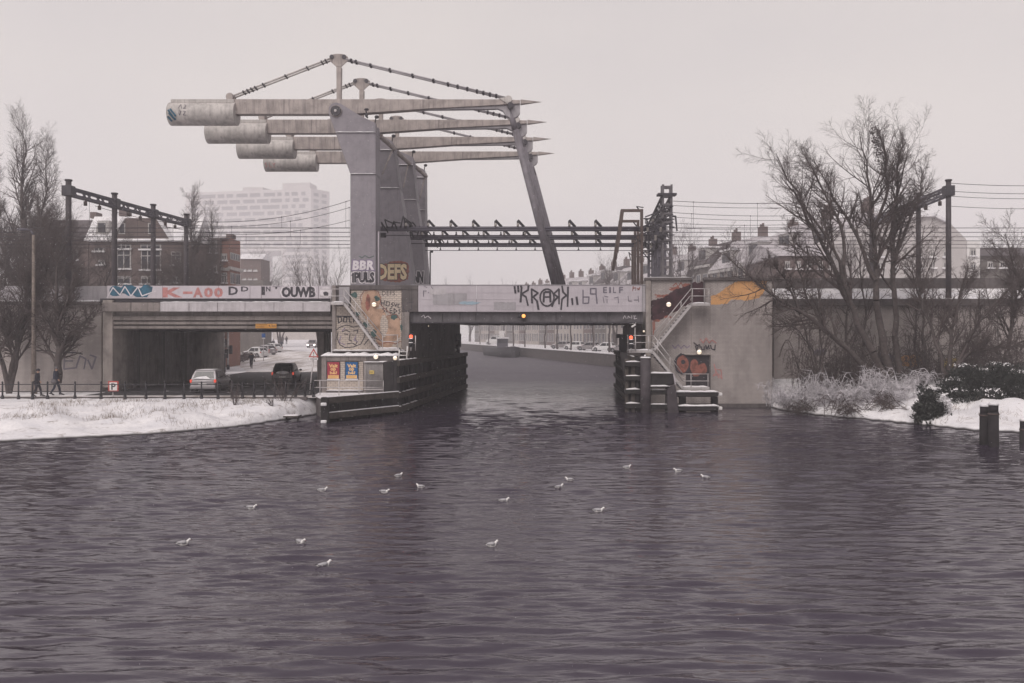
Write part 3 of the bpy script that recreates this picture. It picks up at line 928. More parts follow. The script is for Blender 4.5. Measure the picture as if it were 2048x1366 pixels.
strokes([[(668, 664), (680, 654), (694, 650), (706, 654), (718, 652), (728, 660), (730, 672), (722, 688), (706, 694), (690, 695), (680, 690), (674, 676), (676, 664)], [(684, 664), (692, 660), (700, 664)], [(706, 662), (716, 660), (714, 667)], [(688, 668), (696, 669)], [(704, 670), (712, 670)], [(700, 668), (698, 680), (704, 682)], [(694, 688), (704, 686), (712, 690)], [(710, 676), (714, 684), (712, 688)], [(728, 690), (736, 680), (750, 676), (764, 682)], [(742, 678), (744, 690)], [(670, 692), (664, 690)]], 1.7, YP, M['ink'], t, depth=0.006)
strokes([[(682, 672), (678, 684), (690, 690)], [(690, 656), (684, 662)], [(712, 672), (708, 680), (716, 684)]], 1.6, YP, M['spray_violet'], t, depth=0.009)
strokes([[(808, 610), (806, 618), (814, 622), (824, 618), (822, 610)], [(814, 606), (828, 604)]], 1.2, 55.02, M['ink'], t, depth=0.004)

# the low building in front of the pier
t = thing('pump_house', 'low brick building with a snowy roof and two posters beside the water', 'building', (X(708, 53), 53, 1.0))
mb = MB(); mb.pbox(645, 790, 714, 800, 53.12, 55.0); mb.build('core', M['concrete_dark'], t)
mb = MB(); mb.pbox(653.5, 726, 722.5, 780.5, 53.06, 53.12); mb.build('brick_panel', M['brick_cream'], t)
mb = MB(); mb.pbox(643, 652.8, 712, 786, 53.0, 53.12); mb.pbox(652.9, 726.6, 713, 722, 53.0, 53.12); mb.pbox(726.7, 733, 713, 786, 53.0, 53.12); mb.build('concrete_frame', M['concrete'], t, bevel=0.02)
mb = MB(); mb.pbox(733.2, 796, 713, 724, 52.95, 53.12); mb.build('lintel', M['concrete_dark'], t, bevel=0.02)
mb = MB(); mb.pbox(652.9, 726.6, 781, 786, 52.96, 53.12); mb.build('plinth', M['concrete_dark'], t)
mb = MB(); snow_cap(mb, X(642, 53), X(796, 53), 52.9, 55.0, Z(712.2, 53), 0.20, 3); mb.build('snow_roof', M['snow'], t)
mb = MB(); snow_cap(mb, X(653, 53), X(726, 53), 52.96, 53.06, Z(781, 53), 0.05, 3); mb.build('snow_cap', M['snow'], t)
mb = MB(); mb.pbox(767, 781, 724, 786, 53.0, 53.12); mb.build('side_panel', M['panel_end'], t)

g = thing('barred_gate', 'grey barred metal gate with a small yellow notice next to the blue poster', 'gate', (X(749, 52.9), 52.9, 1.0))
mb = MB()
for k in range(16):
    x = X(730+k*2.35, 52.9); mb.tube((x, 52.9, Z(786, 52.9)), (x, 52.9, Z(725, 52.9)), 0.018, n=6)
mb.build('bars', M['galv'], g)
mb = MB(); mb.pbox(728, 767, 724, 725.5, 52.86, 52.94); mb.pbox(728, 767, 778, 779.5, 52.86, 52.94); mb.build('frame', M['galv'], g)
mb = MB(); snow_cap(mb, X(728, 53), X(782, 53), 52.8, 53.0, Z(724, 53), 0.06, 8); mb.build('snow_cap', M['snow'], g)
n_ = thing('notice', 'small yellow notice fixed to the barred gate', 'sign', W(743.5, 744, 52.85))
mb = MB(); mb.pbox(739, 748, 741, 748, 52.84, 52.86); mb.build('plate', M['sign_yellow'], n_)
mb = MB(); mb.pbox(740.2, 746.8, 743.2, 744, 52.835, 52.84); mb.pbox(740.2, 745.5, 745.2, 746, 52.835, 52.84); mb.build('lettering', M['ink'], n_)

def poster(x0, x1, m, label):
    p = thing('poster', label, 'poster', W((x0+x1)/2, 742, 53.0), 'posters on the low brick building')
    mb = MB(); mb.pbox(x0, x1, 723.2, 760, 53.0, 53.05); mb.build('frame', M['black_paint'], p, bevel=0.01)
    mb = MB(); mb.pbox(x0+1.2, x1-1.2, 724.2, 757.6, 52.985, 52.999); mb.build('sheet', M[m], p)
    for a, b_, tx, w0, w1 in ((728, 735.2, 'Valt', 4.4, 4.4), (736, 743.4, 'op', 7.6, 8.2), (742.5, 748.6, 'hé?', 6.4, 5.6)):
        text_part(tx, x0+w0, x1-w1, a, b_, 52.985, M['poster_cream'], p, 'lettering', 0.045, 0.003)
    mb = MB(); mb.pbox(x0+2.6, x1-2.6, 750.3, 757, 52.975, 52.98); mb.build('text_box', M['poster_cream'], p)
    mb = MB()
    for k in range(3): mb.pbox(x0+4, x1-4-k*1.5, 751.6+k*1.7, 752.1+k*1.7, 52.970, 52.974)
    mb.build('small_print', M['sign_orange'], p)
    mb = MB(); mb.pbox(x0+0.5, x1-0.5, 757.8, 759.5, 52.95, 53.0); mb.build('snow_cap', M['snow'], p)
poster(653.3, 680, 'poster_red', 'red poster reading Valt op hé? on the brick wall')
poster(690, 716.5, 'poster_blue', 'blue poster reading Valt op hé? beside the barred gate')

# ================================================================== RIGHT ABUTMENT
t = thing('bridge_abutment', 'tall pale brick bridge abutment with dark red and orange graffiti right of the canal', 'bridge abutment', (X(1420, 55), 55, 0))
mb = MB()
mb.pprism([(1293, 850), (1293, 557), (1383, 557), (1383, 609), (1409, 609), (1409, 557), (1545, 557), (1545, 850)], 55.2, 76, SK*20.8)
mb.build('core', M['brick_pale'], t)
mb = MB(); mb.pbox(1302.5, 1383, 561, 850, 55.1, 55.2); mb.pbox(1383.3, 1409, 609.5, 710, 55.1, 55.2); mb.pbox(1383.3, 1409, 778, 850, 55.1, 55.2); mb.build('brick_panel', M['brick_pale'], t)
mb = MB(); mb.pbox(1420.2, 1544, 561, 850, 55.06, 55.2); mb.pbox(1409.2, 1420, 561, 850, 55.1, 55.2); mb.build('brick_panel', M['brick_pale'], t)
mb = MB(); mb.pbox(1303, 1545, 807, 850, 55.02, 55.055); mb.build('tide_band', M['concrete_dark'], t)
mb = MB(); mb.pbox(1292, 1302, 557, 712, 54.95, 55.2); mb.build('corner_column', M['concrete_pale'], t, bevel=0.02)
mb = MB(); mb.pbox(1290, 1384, 555, 560.6, 54.9, 55.3); mb.pbox(1408, 1560, 555, 560.6, 54.9, 55.3); mb.build('coping', M['concrete_dark'], t, bevel=0.02)
mb = MB(); snow_cap(mb, X(1290, 55), X(1383, 55), 54.95, 55.3, Z(554.9, 55), 0.03, 4); mb.build('snow_cap', M['snow'], t)
mb = MB(); mb.pbox(1381.8, 1384.4, 561, 580, 55.0, 55.2); mb.pbox(1407.8, 1410.4, 561, 609, 55.0, 55.2); mb.build('edge_column', M['concrete_dark'], t)
mb = MB(); mb.pbox(1372, 1420.5, 710.5, 777, 55.055, 55.098); mb.build('doorway', M['tunnel'], t)
mb = MB(); mb.pbox(1370, 1421.5, 707.5, 710, 54.9, 55.2); mb.build('lintel', M['concrete_pale'], t)
mb = MB(); mb.pbox(1418.6, 1421, 710.2, 777, 54.98, 55.055); mb.build('door_post', M['concrete_dark'], t)
YR = 55.1
patch_part([(1303, 601), (1322, 597), (1336, 590), (1350, 580), (1366, 574), (1382, 568), (1382, 606), (1368, 612), (1354, 622), (1340, 628), (1326, 636), (1312, 641), (1303, 640)], YR, M['spray_maroon'], t, ragged=1.8)
patch_part([(1383, 567), (1390, 563), (1396, 568), (1404, 562), (1408, 566), (1408, 604), (1384, 606)], 55.2, M['spray_maroon'], t, ragged=1.2)
for k, (cx, cy, rx, ry) in enumerate([(1330, 592, 22, 3), (1352, 578, 16, 4), (1374, 570, 10, 4), (1312, 640, 8, 4), (1330, 634, 14, 3)]):
    patch_part(blob(cx, cy, rx, ry, 14, k+30, 0.4), YR, M['spray_brick'], t, depth=0.002, ragged=1.0)
strokes([[(1346, 572), (1352, 566), (1356, 574), (1362, 565), (1366, 573)], [(1306, 644), (1307, 672)], [(1309, 644), (1309, 660)]], 2.0, YR, M['spray_brick'], t, depth=0.006)
patch_part([(1422, 592), (1436, 588), (1452, 575), (1476, 562), (1534, 562), (1530, 580), (1518, 596), (1496, 601), (1462, 599), (1456, 607), (1438, 609), (1422, 609)], 55.06, M['spray_orange'], t, ragged=1.0)
strokes([[(1387, 685), (1396, 692), (1393, 702), (1391, 692), (1399, 689), (1400, 695)], [(1403, 693), (1403, 699), (1408, 699), (1408, 693)], [(1412, 698), (1411, 690), (1414, 698), (1417, 690), (1418, 698)], [(1421, 690), (1422, 697), (1429, 700), (1430, 690)]], 1.9, 55.06, M['ink'], t, depth=0.05)
strokes([[(1344, 690), (1350, 697), (1356, 689), (1362, 697), (1368, 690), (1374, 696), (1380, 691)]], 1.6, YR, M['spray_violet'], t, depth=0.006)
strokes([[(1400, 678), (1406, 686), (1412, 676), (1418, 686), (1424, 680), (1432, 686)]], 1.8, 55.06, M['spray_red'], t, depth=0.05)
strokes([[(1428, 728), (1432, 745), (1426, 752), (1438, 748), (1444, 758), (1442, 740), (1430, 738), (1438, 756)]], 1.8, 55.06, M['spray_red'], t, depth=0.006)
patch_part(blob(1364, 728, 16, 21, 18, 5, 0.08), YR, M['ink'], t, depth=0.05)
patch_part(blob(1365, 728, 12, 17, 16, 6, 0.08), YR, M['spray_brick'], t, depth=0.054)
patch_part(blob(1366, 724, 4.5, 4.5, 10, 6, 0.1), YR, M['ink'], t, depth=0.058)
for k, (cx, cy, rx, ry) in enumerate([(1388, 732, 9, 14), (1404, 738, 10, 12), (1392, 745, 8, 8)]):
    patch_part(blob(cx, cy, rx, ry, 12, k+60, 0.15), 55.055, M['spray_brick'], t, depth=0.004+0.002*k)

t = thing('retaining_wall', 'long brick retaining wall with a dark cornice behind the bare trees at right', 'retaining wall', (X(1800, 57), 57, 1.6))
mb = MB(); mb.box(X(1546, 57)+0.05, 140, 57, 58, 0, Z(612, 57)); mb.build('wall', M['brick_pale'], t)
mb = MB(); mb.box(X(1546, 57)+0.05, 140, 56.6, 58.6, Z(612, 57), Z(599, 57)); mb.build('cornice', M['concrete_dark'], t, bevel=0.03)
mb = MB(); mb.box(X(1546, 57)+0.05, 140, 59.4, 59.8, Z(600, 59), Z(556, 59.4)); mb.build('parapet', M['concrete_dark'], t, bevel=0.03)
mb = MB(); mb.add([(X(1546, 57)+0.05, 56.7, Z(598, 57)), (140, 56.7, Z(598, 57)), (140, 59.4, Z(577, 59.4)), (X(1546, 57)+0.05, 59.4, Z(577, 59.4))], [(0, 1, 2, 3)])
mb.build('snow_slope', M['snow_ground'], t)
for k in range(14):
    mb = MB(); xj = X(1546, 57)+3.2+k*4.1; mb.box(xj, xj+0.05, 56.988, 57, 0.3, Z(613, 57)); mb.build('wall_joint', M['concrete_dark'], t)
patch_part(blob(1640, 705, 14, 7, 16, 3, 0.3), 57, M['ink_soft'], t, depth=0.005)
patch_part(blob(1770, 718, 22, 12, 16, 4, 0.2), 57, M['ink_soft'], t, depth=0.005)
patch_part(blob(1820, 722, 26, 13, 16, 7, 0.2), 57, M['spray_orange'], t, depth=0.009)
patch_part(blob(1905, 728, 20, 12, 16, 9, 0.2), 57, M['sign_yellow'], t, depth=0.005)
t = thing('railway_embankment', 'body of the railway bank behind the long brick wall at right', 'embankment', (60, 66, 1.6))
mb = MB(); mb.box(X(1546, 57)+2.3, 140, 59.9, 76, 0.5, Z(600, 59)); mb.build('fill', M['snow_ground'], t)

# ================================================================== BRIDGE SPAN
t = thing('bridge_span', 'grey movable bridge span across the canal with black graffiti on its side panels', 'bridge span', (X(1062, 55), 55, Z(646, 55)))
for a, b_ in ((836.5, 952.6), (953.4, 1065.6), (1066.4, 1284)):
    mb = MB(); mb.pbox(a, b_, 570.5, 623.5, 55.0, 55.1); mb.build('side_panel', M['panel'], t, bevel=0.01)
mb = MB(); mb.pbox(1284.6, 1291, 570.5, 623.5, 55.02, 55.12); mb.build('end_panel', M['panel_end'], t, bevel=0.01)
mb = MB(); mb.pbox(820.5, 1291, 569.2, 570.4, 54.97, 55.2); mb.build('top_rail', M['panel_end'], t)
for z_ in (585, 598.5, 611):
    mb = MB(); mb.pbox(836.5, 1284, z_, z_+0.5, 54.985, 55.0); mb.build('panel_rib', M['panel'], t)
mb = MB(); mb.pbox(820.5, 1286, 624, 643.5, 55.35, 55.55); mb.build('main_girder', M['girder'], t)
mb = MB(); mb.pbox(820.5, 1286, 643.6, 646.4, 55.2, 55.7); mb.build('bottom_flange', M['dark_steel'], t)
mb = MB()
for px in range(850, 1285, 33): mb.pbox(px, px+1.2, 624.2, 643.4, 55.25, 55.35)
mb.build('stiffener', M['girder'], t)
mb = MB(); mb.slab([(X(836, 55), 55.6), (X(1284, 55), 55.6), (X(1284, 55)+2.2, 76), (X(836, 55)+2.2, 76)], 6.0, 6.35); mb.build('deck', M['tunnel'], t)
mb = MB()
for k in range(7):
    x = X(860, 55)+k*2.1; mb.slab([(x, 56), (x+0.4, 56), (x+2.4, 75), (x+2.0, 75)], 5.66, 5.998)
mb.build('cross_beam', M['dark_steel'], t)
mb = MB(); mb.box(X(836, 55)+2.2, X(1284, 55)+2.2, 76.05, 76.2, 5.7, 8.1); mb.build('far_parapet', M['panel'], t)
for k, (cx, cy, rx, ry, m_) in enumerate([(900, 598, 34, 12, 'panel_end'), (1010, 612, 22, 8, 'panel_end'), (876, 582, 16, 7, 'spray_white')]):
    patch_part([(cx-rx, cy-ry), (cx+rx, cy-ry*0.9), (cx+rx*0.96, cy+ry), (cx-rx*0.98, cy+ry*0.94)], 55.0, M[m_] if m_ != 'spray_white' else M['snow_dust'], t, 'painted_over_patch', 0.0155+0.0003*k, 0.8, k)
# KRARK tag, drawn as the angular strokes it is
K = [[(1029, 573), (1031, 586)], [(1036, 572), (1037, 584)],
     [(1043, 576), (1041, 604)], [(1057, 571), (1056, 580), (1043, 588), (1052, 594), (1056, 611)], [(1043, 576), (1042, 572)],
     [(1064, 606), (1063, 578), (1076, 586), (1066, 594), (1074, 602), (1077, 619)],
     [(1087, 604), (1088, 586), (1091, 584), (1100, 584), (1101, 604)], [(1087, 594), (1101, 594)],
     [(1118, 608), (1118, 578), (1107, 588), (1116, 594), (1108, 602), (1104, 613)],
     [(1136, 574), (1135, 613)], [(1124, 572), (1126, 584), (1134, 592)], [(1134, 590), (1124, 598), (1122, 619)],
     [(1144, 597), (1145, 609)], [(1153, 594), (1155, 609)]]
circ = [(1094+14*math.cos(a), 595+17*math.sin(a)) for a in [R(20*k) for k in range(-6, 13)]]
strokes(K, 3.7, 55.0, M['ink'], t, 'graffiti_tag', 0.018, 5)
strokes([circ], 3.1, 55.0, M['ink'], t, 'graffiti_tag', 0.028, 6)
strokes([[(1166, 580), (1166, 607), (1177, 606), (1178, 594), (1167, 594)], [(1181, 588), (1192, 588), (1192, 577), (1181, 577), (1181, 588)], [(1192, 588), (1194, 607)]], 2.6, 55.0, M['ink_soft'], t, 'graffiti_number', 0.018, 7)
for a, b_, tx in ((1206, 1214, 'E'), (1218, 1222, 'I'), (1226, 1232, 'L'), (1238, 1246, 'F')):
    text_part(tx, a, b_, 574, 586, 55.0, M['ink_soft'], t, 'graffiti_letter', 0.02, 0.018)
strokes([[(1206, 594), (1208, 606)], [(1208, 592), (1216, 594)], [(1214, 598), (1214, 606)], [(1228, 596), (1237, 594)], [(1236, 596), (1237, 606)], [(1256, 592), (1257, 602), (1264, 602)], [(1268, 600), (1276, 600)], [(1276, 592), (1277, 604)]], 1.4, 55.0, M['ink_soft'], t, 'graffiti_scratch', 0.018, 9)
strokes([[(1265, 582), (1266, 573), (1269, 576), (1266, 578)], [(1271, 574), (1271, 581)], [(1274, 576), (1278, 580), (1280, 574), (1275, 580)]], 1.2, 55.0, M['spray_brick'], t, 'graffiti_scratch', 0.018, 10)
strokes([[(847, 581), (847, 593)], [(847, 582), (853, 582)], [(857, 584), (857, 586)], [(848, 572), (854, 575)], [(862, 573), (866, 578)]], 1.3, 55.0, M['ink_soft'], t, 'graffiti_scratch', 0.018, 11)
patch_part(blob(940, 606, 20, 3.5, 14, 3, 0.3), 55.0, M['spray_sky'], t, 'paint_smear', 0.0165, 0.6)
strokes([[(1246, 637), (1249, 631), (1252, 637)], [(1255, 637), (1256, 632), (1260, 636)], [(1263, 631), (1263, 637)], [(1266, 632), (1271, 632)], [(1268, 632), (1268, 638), (1273, 637)], [(843, 634), (848, 630), (850, 636), (856, 632), (862, 637)]], 1.2, 55.35, M['spray_white'], t, 'graffiti_scratch', 0.12, 12)

l = thing('navigation_light', 'twin signal box with one lit orange lamp under the middle of the bridge span', 'signal light', W(1044, 632, 55.15))
mb = MB(); mb.pbox(1036, 1042.5, 628, 636, 54.98, 55.12); mb.pbox(1043, 1051.5, 627.5, 636.5, 54.98, 55.12); mb.build('housing', M['black_paint'], l, bevel=0.02)
mb = MB(); mb.ball((X(1047.3, 54.97), 54.97, Z(632, 54.97)), 0.125, 0.06, 0.125); mb.build('lamp', M['lamp_orange'], l)
mb = MB(); mb.ball((X(1039.3, 54.97), 54.97, Z(632, 54.97)), 0.09, 0.04, 0.09); mb.build('unlit_lamp', M['car_glass'], l)
mb = MB(); mb.pbox(1043, 1045, 636.5, 640, 55.0, 55.1); mb.build('bracket', M['black_paint'], l)

# ================================================================== PILLARS (front faces at 56.2 + 5.4 i)
def pillar(i, right, label):
    dx, Y0 = 0.578*i, 56.2+5.4*i
    P = lambda a, b_: (X(a, 56.2)+dx, Z(b_, 56.2))
    Q = lambda a, b_: (X(a, Y0), Z(b_, Y0))
    t = thing('bridge_pillar', label, 'bridge pillar', (P(726, 0)[0], Y0, 6.35), 'pillars carrying the balance beams')
    top = [P(657, 226), P(658, 214), P(664, 207), P(672, 204.5), P(681, 207), P(720, 231), P(751, 246)]
    if right: top[-1] = (Q(*right[0])[0], P(751, 246)[1])
    led1, led2 = P(0, 265)[1], P(0, 348)[1]
    rx = lambda z: P(751.5, 0)[0] if not right else float(np.interp(-z, [-Q(*r)[1] for r in right], [Q(*r)[0] for r in right]))
    head = top+[(rx(led1), led1), P(671, 265)]
    mb = MB(); mb.prism(head, Y0, Y0+0.5); mb.build('front_cheek', M['steel_purple'], t, bevel=0.02)
    mb = MB(); mb.prism(head, Y0+1.35, Y0+1.85); mb.build('rear_cheek', M['steel_purple'], t, bevel=0.02)
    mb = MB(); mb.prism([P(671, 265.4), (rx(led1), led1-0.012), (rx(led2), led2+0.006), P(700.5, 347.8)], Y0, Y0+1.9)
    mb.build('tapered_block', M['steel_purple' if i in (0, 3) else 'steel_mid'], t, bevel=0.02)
    zb = 6.36
    shaft = [P(700.5, 348.4), (rx(led2), led2-0.014)]
    if right:
        for r in right:
            q = Q(*r)
            if q[1] < led2-0.1: shaft.append(q)
        shaft += [(shaft[-1][0], zb), (P(700.5, 0)[0], zb)]
    else: shaft += [(P(751.5, 0)[0], zb), (P(700.5, 0)[0], zb)]
    mb = MB(); mb.prism(shaft, Y0, Y0+2.0); mb.build('shaft', M['steel_purple'], t, bevel=0.02)
    mb = MB(); snow_cap(mb, P(671, 0)[0], rx(led1), Y0-0.09, Y0+0.02, led1, 0.06, i); snow_cap(mb, P(701, 0)[0], rx(led2), Y0-0.09, Y0+0.02, led2, 0.05, i)
    mb.build('snow_ledge', M['snow'], t)
    c = P(672, 222.5)
    mb = MB(); mb.tube((c[0], Y0-0.16, c[1]), (c[0], Y0+1.95, c[1]), 0.36, n=24); mb.build('pivot', M['dark_steel'], t, bevel=0.02)
    mb = MB(); mb.tube((c[0], Y0-0.08, c[1]), (c[0], Y0-0.005, c[1]), 0.40, n=24); mb.build('pivot_ring', M['steel_light'], t)
    mb = MB(); mb.tube((c[0], Y0-0.22, c[1]), (c[0], Y0-0.161, c[1]), 0.09, n=12); mb.build('pivot_bolt', M['galv'], t)
    mb = MB(); p = P(757, 0)[0] if not right else rx(led2)+0.1
    if i == 0:
        mb.tube((p-0.05, Y0+0.3, 6.4), (p-0.05, Y0+0.3, P(0, 462)[1]), 0.055, n=8); mb.build('drain_pipe', M['panel'], t)
    # tie bar and strut to the next pillar
    if i < 3:
        a = Vector((rx(led1)-0.05, Y0+1.9, P(0, 258)[1])); b_ = Vector((rx(led1)+0.578-0.1, Y0+5.4, P(0, 262)[1]))
        mb = MB(); mb.tube(a, b_, 0.16, n=10); mb.build('tie_bar', M['steel_light'], t)
        mb = MB(); mb.tube(b_+Vector((-0.1, -0.2, -0.15)), (b_+Vector((-0.1, -0.2, -0.15))).lerp(Vector((rx(led2)-0.1, Y0+2.0, led2-0.2)), 0.75), 0.05, n=8); mb.build('strut', M['steel_light'], t)
    # flood lamp
    q = P(748, 244)
    mb = MB(); mb.tube((rx(q[1])-0.1, Y0+0.3, q[1]), (rx(q[1])-0.05, Y0+0.3, q[1]+0.35), 0.04, n=6); mb.ball((rx(q[1])+0.02, Y0+0.3, q[1]+0.42), 0.16, 0.14, 0.12)
    mb.build('flood_lamp', M['black_paint'], t)
    if i == 0:
        mb = MB(); q = P(735, 236); mb.tube((q[0], Y0+0.1, q[1]), (q[0]-0.1, Y0-0.1, q[1]+0.5), 0.04, n=6); mb.ball((q[0]-0.05, Y0-0.12, q[1]+0.15), 0.10, 0.1, 0.16); mb.ball((q[0]-0.05, Y0-0.1, q[1]+0.55), 0.16, 0.1, 0.1)
        mb.build('signal_horn', M['black_paint'], t)
    return t
p1 = pillar(0, None, 'nearest grey bridge pillar, with the white and black lettered graffiti at its foot')
p2 = pillar(1, [(785, 277), (799, 376), (815, 475), (825, 545), (826, 600)], 'second grey bridge pillar, with the big cream DEFS graffiti')
p3 = pillar(2, [(826, 322), (833, 401), (845, 485), (850, 560), (851, 600)], 'third grey bridge pillar, with the narrow black graffiti')
p4 = pillar(3, [(850, 340), (851, 500), (856, 567), (857, 600)], 'farthest grey bridge pillar, a plain slab with a lamp on its top corner')
text_part('BBR', 702, 751, 519, 542, 56.2, M['spray_violet'], p1, 'graffiti_outline', 0.10, 0.004, 0.1, 1.08)
text_part('BBR', 704.5, 748.5, 521, 540, 56.2, M['spray_white'], p1, 'graffiti_letter', 0.05, 0.008, 0.1, 1.08)
text_part('iPULS', 701.5, 751, 542.5, 567.5, 56.2, M['spray_white'], p1, 'graffiti_outline', 0.11, 0.012)
text_part('iPULS', 704, 749, 544, 565.5, 56.2, M['ink'], p1, 'graffiti_letter', 0.055, 0.016)
strokes([[(718, 512), (724, 516), (730, 511), (738, 516), (748, 512)]], 1.6, 56.2, M['spray_green'], p1, depth=0.004)
patch_part([(752, 530), (770, 528), (782, 523), (800, 522), (816, 526), (818, 542), (816, 558), (800, 565), (770, 562), (752, 556)], 61.6, M['spray_brick'], p2, 'graffiti_outline', 0.004, 1.2)
text_part('DEFS', 754, 815, 526, 561, 61.6, M['ink'], p2, 'graffiti_outline', 0.085, 0.010, 0.0, 1.0)
text_part('DEFS', 755, 814, 527.5, 559.5, 61.6, M['spray_cream'], p2, 'graffiti_letter', 0.045, 0.014, 0.0, 1.0)
text_part('NN', 823.5, 849, 541, 567.5, 67.0, M['spray_white'], p3, 'graffiti_outline', 0.11, 0.004, 0.1, 0.95)
text_part('NN', 825.5, 847.5, 542.5, 565.5, 67.0, M['ink'], p3, 'graffiti_letter', 0.06, 0.008, 0.1, 0.95)

# ================================================================== BALANCE BEAMS (copied back along the skew)
def balance_beam():
    Y = 57.0
    t = thing('balance_beam', 'x', 'balance beam', (X(677, Y), Y, Z(222, Y)), 'balance beams of the drawbridge')
    mb = MB()
    mb.pprism([(468, 198), (1006, 198.5), (1040, 200), (1040, 207), (960, 212), (860, 217), (760, 224), (700, 228), (468, 228)], Y-0.28, Y+0.30)
    mb.build('beam', M['steel_light'], t, bevel=0.02)
    mb = MB(); mb.pprism([(830, 219.5), (1000, 211), (1040, 208), (1040, 226), (1036, 232), (1029, 236), (1020, 236), (1012, 231), (1006, 222), (996, 217.5), (900, 219)], Y-0.16, Y+0.18)
    mb.build('lug', M['panel_end'], t, bevel=0.02)
    mb = MB(); x0, x1 = X(1041, Y), X(1085, Y); zt, zb, ze = Z(200.5, Y), Z(209, Y), Z(204, Y)
    mb.add([(x0, Y-0.22, zt), (x0, Y+0.22, zt), (x0, Y+0.22, zb), (x0, Y-0.22, zb), (x1, Y, ze)], [(0, 4, 1), (1, 4, 2), (2, 4, 3), (3, 4, 0), (0, 1, 2, 3)])
    mb.build('pointed_tip', M['steel_light'], t)
    mb = MB(); mb.tube((X(341, Y), Y, Z(228.5, Y)), (X(474, Y), Y, Z(228.5, Y)), 0.78, n=40)
    mb.build('counterweight', M['steel_weight'], t, bevel=0.03, seg=2)
    mb = MB(); mb.pbox(341, 468, 198, 205.5, Y-0.35, Y+0.35); mb.build('top_plate', M['steel_weight'], t, bevel=0.02)
    # king post with its forked head
    head = [(660, 122), (659, 114), (664, 109), (673, 107.5), (681, 107.5), (690, 109), (696, 114), (695, 122), (683, 133), (672, 133)]
    for dy in (-0.22, 0.14):
        mb = MB(); mb.pprism(head, Y+dy, Y+dy+0.08); mb.build('head_plate', M['steel_light'], t, bevel=0.01)
    mb = MB(); mb.pprism([(672.5, 133.2), (682.5, 133.2), (681.8, 196), (684, 214), (671, 214), (673, 196)], Y-0.2, Y+0.2); mb.build('king_post', M['steel_light'], t, bevel=0.02)
    mb = MB()
    for px in (665, 689.5): mb.tube((X(px, Y), Y-0.28, Z(116, Y)), (X(px, Y), Y+0.30, Z(116, Y)), 0.15, n=14)
    mb.tube((X(677, Y), Y-0.36, Z(214, Y)), (X(677, Y), Y+0.3, Z(214, Y)), 0.17, n=14); mb.build('pins', M['dark_steel'], t)
    mb = MB(); mb.tube((X(677, Y), Y-0.34, Z(214, Y)), (X(677, Y), Y-0.29, Z(214, Y)), 0.22, n=16); mb.build('pin_washer', M['steel_light'], t)
    for (a, b_, m_) in (((664, 118), (469, 193), 'steel_weight'), ((690, 119), (1012, 197), 'panel_end')):
        for dy in (-0.2, 0.2):
            p, q = W(a[0], a[1], Y)+Vector((0, dy, 0)), W(b_[0], b_[1], Y)+Vector((0, dy, 0))
            mb = MB(); mb.tube(p, q, 0.06, n=8); mb.build('tie_rod', M[m_], t)
            mb = MB()
            cl = (0.06, 0.10, 0.25, 0.47, 0.70, 0.78, 0.82, 0.86, 0.9) if a[0] < 670 else (0.04, 0.07, 0.16, 0.28, 0.42, 0.55, 0.64, 0.70, 0.76, 0.82, 0.86, 0.90, 0.94)
            for f in cl: mb.tube(p.lerp(q, f-0.006), p.lerp(q, f+0.006), 0.105, n=8)
            mb.build('rod_coupler', M['dark_steel'], t)
    mb = MB(); mb.tube((X(462, Y), Y-0.3, Z(195.5, Y)), (X(462, Y), Y+0.3, Z(195.5, Y)), 0.27, n=20); mb.build('rod_anchor', M['steel_light'], t, bevel=0.02)
    mb = MB(); c = (X(1017, Y), Z(201, Y)); mb.tube((c[0], Y-0.38, c[1]), (c[0], Y+0.36, c[1]), 0.25, n=20)
    mb.pprism([(998, 196.2), (1017, 193.5), (1017, 209)], Y-0.36, Y+0.34); mb.build('rod_anchor', M['steel_weight'], t, bevel=0.02)
    mb = MB(); mb.tube((X(1021, Y), Y-0.44, Z(214, Y)), (X(1021, Y), Y+0.4, Z(214, Y)), 0.22, n=18); mb.build('hanger_pin', M['dark_steel'], t)
    return t
b0 = balance_beam()
labels = ['nearest balance beam of the drawbridge, with blue paint and small letters on its cylindrical counterweight',
          'second balance beam of the drawbridge, just behind and below the nearest one',
          'third balance beam of the drawbridge, with a mottled counterweight',
          'farthest and lowest balance beam of the drawbridge, with orange letters on its counterweight']
beams = [b0]
for i in range(1, 4):
    c = copy_tree(b0); c.location = b0.location+Vector((0.578*i, 5.4*i, 0)); beams.append(c)
for b_, s in zip(beams, labels): b_['label'] = s
def wrap_strokes(lines, wpx, parent, mat, i):
    """sprayed marks following the round counterweight"""
    Y = 57.0; mb = MB(); cz = Z(228.5, Y)
    for ln in lines:
        P_ = []
        for k in range(len(ln)-1):
            for j in range(4):
                f = j/4; P_.append((ln[k][0]+(ln[k+1][0]-ln[k][0])*f, ln[k][1]+(ln[k+1][1]-ln[k][1])*f))
        P_.append(ln[-1])
        pts = []
        for a, b2 in P_:
            z = Z(b2, Y)-cz; r = 0.79; z = max(-0.76, min(0.76, z))
            pts.append((X(a, Y)+0.578*i, Y+5.4*i-math.sqrt(r*r-z*z), cz+z))
        mb.path(pts, wpx*Y/F/2, 4)
    return mb.build('graffiti', mat, parent)
wrap_strokes([[(346, 226), (354, 240)], [(347, 232), (358, 244)], [(350, 224), (360, 238)], [(344, 238), (350, 246)]], 4.5, beams[0], M['spray_blue'], 0)
wrap_strokes([[(365, 223), (369, 214), (372, 223)], [(376, 214), (380, 217), (375, 223), (381, 222)], [(366, 228), (371, 228), (368, 236), (366, 231)], [(375, 228), (380, 229), (375, 236), (381, 236)]], 1.1, beams[0], M['ink_soft'], 0)
